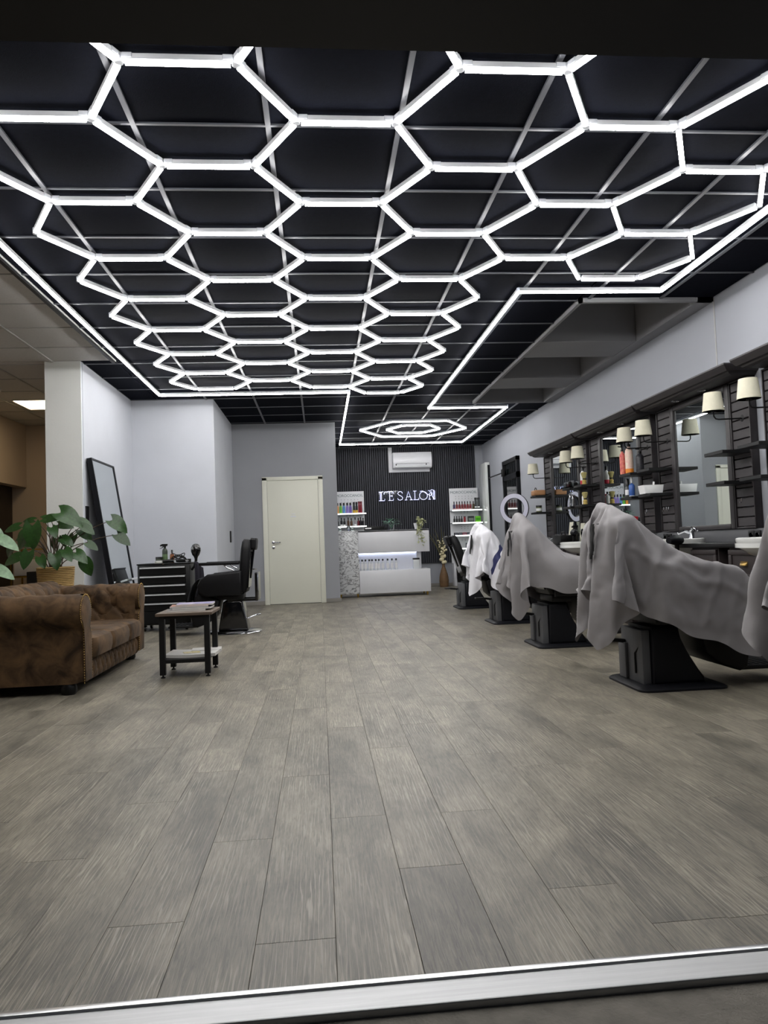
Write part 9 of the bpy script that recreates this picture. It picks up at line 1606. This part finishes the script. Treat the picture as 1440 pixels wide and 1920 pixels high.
33,14,1,8,1,-16,9,1,-17,10,-4,11,-15,30,-9,9,2,-13,-31,-25,0,46,-58,-12,-6,18,-9,17,-9,37,4,8,5,-25,-8,2,6,-6,-34,49,2,-8,4,0,-31,-25,-1,-3,43,-4,-56,-3,-6,5,-4,25,-12,45,1,-3,
-36,24,2,-18,-24,25,25,-24,6,12,-26,-34,0,-2,2,13,21,1,-44,-27,13,-19,30,0,-6,46,-7,-6,-7,17,-28,2,29,-36,25,6,-16,-44,-1,-1,7,40,4,24,15,2,-37,-43,9,-11,29,0,7,14,2,-8,-11,-11,41,-36,
26,1,-5,-49,-7,8,20,31,-11,-47,27,42,15,15,-23,-50,11,12,-2,-24,35,10,-9,-19,30,-28,17,9,-8,-38,-20,14,14,26,-7,21,-27,-29,10,39,16,29,-16,-43,9,1,13,-5,40,-32,21,-33,9,24,-13,-27,-24,26,16,24,
1,19,-4,-7,29,-24,-39,26,22,31,-18,-34,21,-2,21,-9,-10,21,-4,-6,-14,-13,-8,35,23,10,-9,-29,3,-11,48,-48,-2,7,-26,-9,33,18,-6,-22,37,-15,-1,22,-17,13,8,-6,1,0,-7,4,-13,3,1,-15,3,47,-1,-5,
9,-10,-16,-33,9,19,17,-24,14,22,3,-15,13,5,-2,-8,6,2,-19,3,-11,11,-6,-5,10,11,-15,10,16,0,10,-3,-1,6,6,-5,-4,-4,10,-5,9,8,-6,2,-5,-5,-4,1,7,3,-7,30,4,16,-19,-12,3,7,22,-1,
-7,-5,-8,1,8,-18,25,-5,-3,10,-12,-7,14,5,-2,-24,5,-6,36,-4,-10,-18,10,-4,26,5,6,-3,-11,2,-5,3,7,-17,20,-7,1,-2,3,-9,-6,7,22,-17,7,-18,-10,-13,32,19,33,-16,4,3,1,-12,7,5,2,1,
-2,-4,18,-16,15,2,-1,9,-8,-6,6,-7,-42,18,47,21,-2,-9,1,-8,3,6,-3,0,6,3,-3,5,-10,7,16,-8,10,0,-9,6,-3,-2,0,10,23,2,-12,-5,6,2,6,-3,3,7,-5,5,0,1,-2,0,-6,17,8,-5,
1,-1,-10,7,1,-1,30,-11,1,6,2,-10,6,9,9,-17,8,11,-2,-4,6,-3,7,-8,-12,21,0,2,-4,5,-5,5,5,17,7,6,5,-8,5,3,4,-16,20,-3,6,-7,-3,14,-9,-1,10,-8,0,7,-2,5,1,5,-1,4,
17,13,5,-6,9,5,6,-11,6,-7,9,-4,3,-5,-1,5,2,0,4,-8,10,1,4,0,-1,5,-1,40,5,-10,3,1,2,-4,4,-1,2,2,5,-2,0,-8,9,-1,0,6,-5,4,6,3,-4,-1,-2,0,46,-10,4,0,1,1,
0,-3,4,-4,11,-4,4,-1,2,1,-1,-3,-1,4,-1,11,-4,-3,-1,1,-4,43,-3,1,1,1,-3,-3,8,2,3,0,2,-1,2,-8,5,2,-1,1,-3,3,4,-6,-1,1,-1,1,41,0,-2,3,-1,3,1,3,-1,4,1,1,
0,-2,1,0,1,2,0,-1,1,-5,0,0,-8,5,-3,43,-4,3,2,3,2,5,-4,-1,-1,3,-2,4,0,-1,-1,2,0,-5,-4,-12,-11,29,-9,-8,-26,-2,43,4,2,0,2,-2,-2,1,-4,0,0,7,2,-1,-3,-3,-8,-9,
-7,-3,-7,4,10,20,4,-2,-14,48,0,2,0,-4,1,-3,-4,3,1,-3,5,-8,-4,-6,-9,-15,-1,5,-3,-8,-6,0,32,-1,5,13,48,2,-4,0,-2,-5,-2,2,4,0,4,-6,-23,-10,-1,0,-2,1,-1,1,-1,-4,2,12,
22,4,-21,47,-2,-2,-4,2,3,0,0,2,2,-33,12,-21,-2,7,-13,5,0,-3,5,-1,16,-3,5,-8,-8,22,42,-1,-3,1,4,1,1,5,-3,-29,-20,16,15,-7,-16,1,2,5,0,1,24,-8,-30,4,-24,51,-6,
-33,-18,-20,-39,-34,39,45,39,25,5,1,11,47,-40,-44,-15,39,29,21,34,26,28,36,19,6,44,15,-40,47,1,28,-5,-60,5,6,18,23,-15,32,-42,5,2,6,-9,2,17,-4,-7,25,-11,-18,31,-28,-16,-42,-4,41,28,3,-22,
-11,9,-3,7,14,-47,43,5,-8,-20,20,20,-6,-4,12,-14,-18,23,-8,-25,-2,-28,-14,14,20,23,-7,-21,-2,7,-4,17,-11,-22,37,-3,21,6,-14,9,-11,10,-17,5,10,-34,9,0,6,-5,-24,3,30,6,-36,-8,-3,9,11,22,
-23,14,-5,38,-13,7,-15,10,-6,-16,26,-29,-3,5,14,-17,22,-14,-25,17,44,-14,-49,3,7,22,13,-4,-16,21,18,-2,-6,2,-12,-14,29,-21,-14,26,10,22,-36,8,17,-4,-35,32,47,-28,-23,9,0,15,10,-18,30,-10,-5,-2,
6,3,6,-13,-16,34,1,20,1,-4,-45,8,9,26,-30,21,37,-32,1,-1,12,-15,21,2,-10,5,14,-1,9,0,-18,29,2,6,0,-13,-44,33,-14,-11,0,37,-26,37,-20,-17,-1,-4,41,3,-15,18,9,-5,9,0,-12,31,0,-9,
-13,-26,-17,-52,6,26,16,-14,-15,26,-25,58,-60,-3,2,9,18,33,4,4,8,-15,5,10,-24,-35,-14,-24,1,2,-20,-14,-8,-1,14,1,-20,11,-7,48,-34,4,6,25,25,1,-4,-11,-2,-31,-30,0,6,-8,0,-5,3,13,-15,-9,
-1,-15,-15,-6,-8,10,8,27,-2,8,4,16,-3,-6,-4,-19,-4,4,-12,-12,4,0,-1,-5,-27,2,-18,0,-4,3,10,-3,5,11,9,11,-2,-6,-9,-7,0,10,19,1,12,1,8,-6,-13,-17,-11,-44,2,11,6,8,6,-1,8,-14,
7,8,-6,-6,-9,1,1,2,-9,18,39,0,-11,-5,4,29,5,4,7,19,16,-18,13,9,-32,-26,2,-2,-5,-3,-2,3,-4,10,6,12,-13,-12,24,25,11,-5,-8,17,-4,43,-4,-5,11,-17,-49,19,14,-20,-11,-2,1,3,4,4,
5,3,7,-1,-14,-7,22,-1,11,14,-6,4,27,12,-3,-24,-26,-5,28,-29,7,-3,1,6,5,0,1,0,-3,-10,15,21,-20,-13,15,-3,-6,5,5,45,-12,-39,-19,-6,48,-35,5,11,-5,6,3,-3,0,-7,-5,-8,-1,-2,14,29,
-7,-14,22,-21,-6,6,29,-50,-5,3,43,-24,-24,21,-12,25,-8,-4,-4,-4,-7,-6,2,-3,10,4,8,8,17,-19,7,-9,-2,-34,9,16,22,-21,-23,5,1,39,-21,-2,-10,-4,0,2,-2,5,9,2,5,8,8,-13,-6,8,1,-6,
-31,11,17,-4,-19,5,25,-8,-10,-6,0,-11,1,6,4,9,5,0,5,3,-6,-1,-5,-1,10,-4,6,-6,9,-8,-22,9,18,-13,-8,-9,2,-8,12,4,4,9,4,1,1,-7,-6,-2,1,8,12,-9,6,3,4,-9,-24,19,1,10,
8,-11,-23,-1,6,5,6,3,5,-4,-6,-4,-5,-5,3,15,13,-13,2,1,13,-10,-9,17,1,4,-7,6,11,-21,-8,6,4,0,-5,-6,-4,-4,-3,2,2,7,8,0,19,-4,3,7,-12,6,8,-3,2,-3,-5,13,7,-21,-3,-1,
-7,-6,-1,-3,2,3,5,8,5,4,1,-12,21,5,10,-2,-2,0,4,-3,3,2,-2,6,-4,-21,-8,-3,-1,3,5,6,5,5,4,-2,-5,23,22,-26,7,-44,-2,3,2,-1,5,-3,0,-4,-5,6,-22,-11,3,7,7,6,3,4,
-2,-6,-6,-7,-12,13,39,-14,40,-5,-2,7,0,-4,5,-4,2,6,-5,-3,-17,7,5,3,0,-1,-6,-5,-5,-6,-1,7,-12,-2,37,15,-4,7,-7,7,1,-7,1,-1,3,-1,-2,13,-13,-1,-3,-4,-7,-6,-4,-2,3,4,4,2,
18,8,-20,-3,2,2,-6,2,5,1,-2,-1,-4,20,-12,-9,-8,-6,-6,-3,0,2,5,6,7,-10,4,-6,-8,14,-8,4,-7,0,3,2,2,-5,-2,28,-17,-21,5,-8,-4,-1,4,4,7,6,6,0,12,-28,-5,0,-15,
310,30,32,35,29,19,17,25,26,30,38,43,-27,-14,-10,-1,-9,-23,-24,-23,-31,-34,-34,-37,-34,-36,-41,37,6,-5,0,1,11,3,-2,-2,-7,-9,-19,36,3,2,1,-5,6,-2,-16,-1,3,-5,1,0,0,2,34,-3,4,6,3,-1,
8,-2,2,-2,-6,7,3,3,4,-9,-9,-7,-1,4,0,-2,5,1,2,1,5,28,6,6,4,5,-1,2,3,-3,-2,-1,-4,6,7,0,-10,-2,1,-8,2,3,4,5,2,-4,0,-3,34,5,8,0,1,-3,1,3,-2,3,-3,-3,
8,1,-3,-8,2,-2,2,-1,7,4,1,-8,-2,-6,-6,40,0,1,2,-3,5,-6,5,4,-1,3,-2,5,-6,-4,2,2,-1,3,7,-1,-2,-11,-4,-6,-4,-7,39,-5,-4,-4,5,5,7,-1,9,-1,1,5,-3,-3,1,3,-6,7,
3,-2,-7,-13,-5,-6,-2,-3,5,32,-3,-6,2,0,9,9,8,1,-1,-3,-3,4,7,-4,-4,7,-1,-2,-9,-10,-5,-3,1,0,7,3,22,2,3,1,9,0,6,5,-5,7,-2,-2,-4,18,-7,3,-4,-8,-9,-5,-4,-1,3,2,
1,0,-6,26,-4,7,8,3,1,-4,3,6,2,2,-10,0,15,-14,-1,0,-5,-3,-4,-2,-5,-4,0,-3,-7,-5,18,23,-6,2,-5,0,-2,-7,7,10,0,9,0,-9,-7,-5,-5,-3,-2,-4,-2,4,0,-4,-7,-8,-6,22,-2,-5,
-7,3,0,5,6,-6,0,20,0,-21,-12,11,2,0,1,-6,0,-3,0,-7,-4,-7,-2,0,8,-7,13,-13,-2,4,4,7,4,-10,-10,-22,-5,-10,22,-4,11,14,5,-5,-3,-11,-3,-5,6,4,6,-9,0,1,2,4,3,-1,-4,9,
-15,-26,-8,-1,9,-11,29,0,-10,8,8,-3,0,1,3,5,5,6,-21,-2,-1,13,1,-3,1,-3,-4,-7,-13,-1,-7,1,13,-15,20,7,-6,-12,14,15,6,6,0,4,-2,-26,5,7,2,-9,-2,-8,-7,-11,8,-9,5,4,5,1,
-3,-1,21,-4,4,1,9,11,2,0,-8,-4,-13,1,-6,-7,-1,-8,-10,-2,-3,7,0,0,7,4,-8,7,-8,8,26,17,-8,-7,-7,7,-6,-5,-5,-18,-6,-9,-8,-4,-5,5,-2,0,7,9,-12,9,-2,1,-3,0,-7,26,17,11,
-10,-9,-11,1,0,3,-32,-9,-5,-3,0,6,6,0,16,-21,-1,18,-9,-4,11,-2,7,-15,-11,28,-4,10,1,-6,-1,8,5,-46,-1,1,4,4,9,4,7,-25,15,-8,12,-12,-5,21,-14,-1,20,-14,7,14,-7,1,7,2,4,4,
-44,3,5,5,9,-1,-1,-7,-1,-1,7,-4,0,-4,1,2,0,3,11,-14,19,6,5,4,6,-4,-4,-34,4,4,4,-2,-5,-7,4,0,8,14,-1,-7,-8,-3,6,4,3,-1,-6,7,18,5,1,-5,-5,-6,-28,3,0,-3,-7,-5,
-1,-3,19,-8,20,-11,2,3,-3,2,-5,5,0,11,-6,20,-4,-5,-6,-6,2,-27,-5,-4,-6,-4,2,2,8,5,27,-3,-12,9,0,-14,16,2,-17,13,-9,6,2,-3,-3,-3,7,9,-39,-3,-2,0,5,5,6,5,5,5,3,1,
1,8,-9,8,-3,-1,-4,5,-4,-11,1,0,10,22,15,-45,3,3,6,5,6,4,-1,-2,-4,6,14,1,-9,8,-2,1,-3,-9,-12,-11,-3,32,16,13,1,-16,-38,6,6,4,1,0,-4,-5,-3,-7,12,25,1,-1,-7,-14,-13,-4,
-2,-5,-3,1,13,14,0,-12,24,-26,5,0,-1,-2,-6,-5,-4,-7,1,4,16,-8,-6,-4,-4,-6,0,1,1,2,-3,-4,18,2,1,6,-19,-4,-4,-6,-6,-2,-3,2,3,6,6,-4,-20,-2,0,1,1,-2,0,4,-2,-1,2,6,
10,1,-15,-28,-6,-5,-3,-1,0,6,6,5,5,-9,-13,-6,-2,2,-3,2,-2,-1,1,0,8,-1,1,-5,3,4,-43,1,0,3,3,7,5,3,4,-10,-6,-18,8,-6,-2,1,-1,3,-1,2,9,-7,-7,4,2,9,-3,
  ]),
}
# ---------------------------------------------------------------- capes thrown over the chairs
def cape_points(k):
    """millimetre grid stored as second differences -> vertex list in metres"""
    nu, nv, vals = CAPE_GRID[k]
    m = (nu+1)*(nv+1); V = [[0, 0, 0] for _ in range(m)]
    for c in range(3):
        prev = [0]*(nv+1)
        for i in range(nu+1):
            acc = 0
            for j in range(nv+1):
                prev[j] += vals[c*m+i*(nv+1)+j]; acc += prev[j]
                V[i*(nv+1)+j][c] = acc*.001
    return nu, nv, V
from mathutils.bvhtree import BVHTree
def cape(k, loc, label, m, stripes=False, creases=()):
    nu, nv, V = cape_points(k)
    F = [(i*(nv+1)+j, (i+1)*(nv+1)+j, (i+1)*(nv+1)+j+1, i*(nv+1)+j+1) for i in range(nu) for j in range(nv)]
    me = bpy.data.meshes.new('cloth'); me.from_pydata(V, [], F); me.materials.append(m)
    if stripes:
        me.materials.append(M_NAVY)
        for p in me.polygons:
            i, j = p.index//nv, p.index % nv
            u, v = i/nu, j/nv; uu = u
            if .06 < v < .44 and (.62 < uu < .675 or .76 < uu < .815 or .90 < uu < .955): p.material_index = 1
    me.polygons.foreach_set('use_smooth', [True]*len(me.polygons)); me.update()
    nrm = [v.normal.copy() for v in me.vertices]
    for kind, at, lo, hi in creases:
        for i in range(nu+1):
            for j in range(nv+1):
                a, c = (i/nu, j/nv) if kind == 'u' else (j/nv, i/nu)
                if lo <= c <= hi and abs(a-at)*(nu if kind == 'u' else nv) < .5:
                    x = i*(nv+1)+j; s_ = 1 if nrm[x].dot(Vector((me.vertices[x].co.x*.2, me.vertices[x].co.y, .4))) > 0 else -1
                    me.vertices[x].co += nrm[x]*.011*s_
    t = thing('barber_cape', label, 'cape', (loc[0], loc[1], 0))
    o = link('cloth', me, t)
    sb = o.modifiers.new('smooth', 'SUBSURF'); sb.levels = 1; sb.render_levels = 1 if nu > 40 else 2 if nu > 40 else 2
    bv = BVHTree.FromPolygons([Vector(v) for v in V], F)
    b = MB()
    for dy, z0, z1 in ((-.13, .985, .775), (-.165, .97, .80)):
        pts = []
        for q in range(9):
            f = q/8; p = Vector((-.60, dy-.04*f, z0-(z0-z1)*f)); h_ = bv.find_nearest(p)[0]
            d_ = (p-h_).normalized(); pts.append(h_ + d_*.012 + Vector((0, 0, 0)))
            pts[-1].z = p.z
        sd = Vector((.2, -1, 0)).normalized(); up = Vector((-.7, -.3, 0))
        wd_ = [.012, .022, .026, .024, .021, .019, .018, .018, .015]
        b.loft([[p-sd*w_*.8, p+up*.010-sd*w_*.4, p+up*.010+sd*w_*.4, p+sd*w_*.8, p-up*.006] for p, w_ in zip(pts, wd_)])
    b.obj('neck_strap', M_STRAP, t)
    return t
for k, (x, y), lab in CHR:
    if k == 'c1': cape(k, (x, y), 'grey cape with pressed creases on the nearest fully visible chair', M_CAPE, creases=(('u', .56, .03, .42), ('u', .78, .05, .45), ('v', .22, .45, .98)))
    elif k == 'c2': cape(k, (x, y), 'smooth grey cape sagging over the middle chair, between the white cape and the creased one', M_CAPE)
    elif k == 'c3': cape(k, (x, y), 'white cape with navy stripes thrown over a barber chair', M_CAPEW, True)
    elif k == 'near': cape(k, (x, y), 'grey cape cut off by the picture edge', M_CAPE)
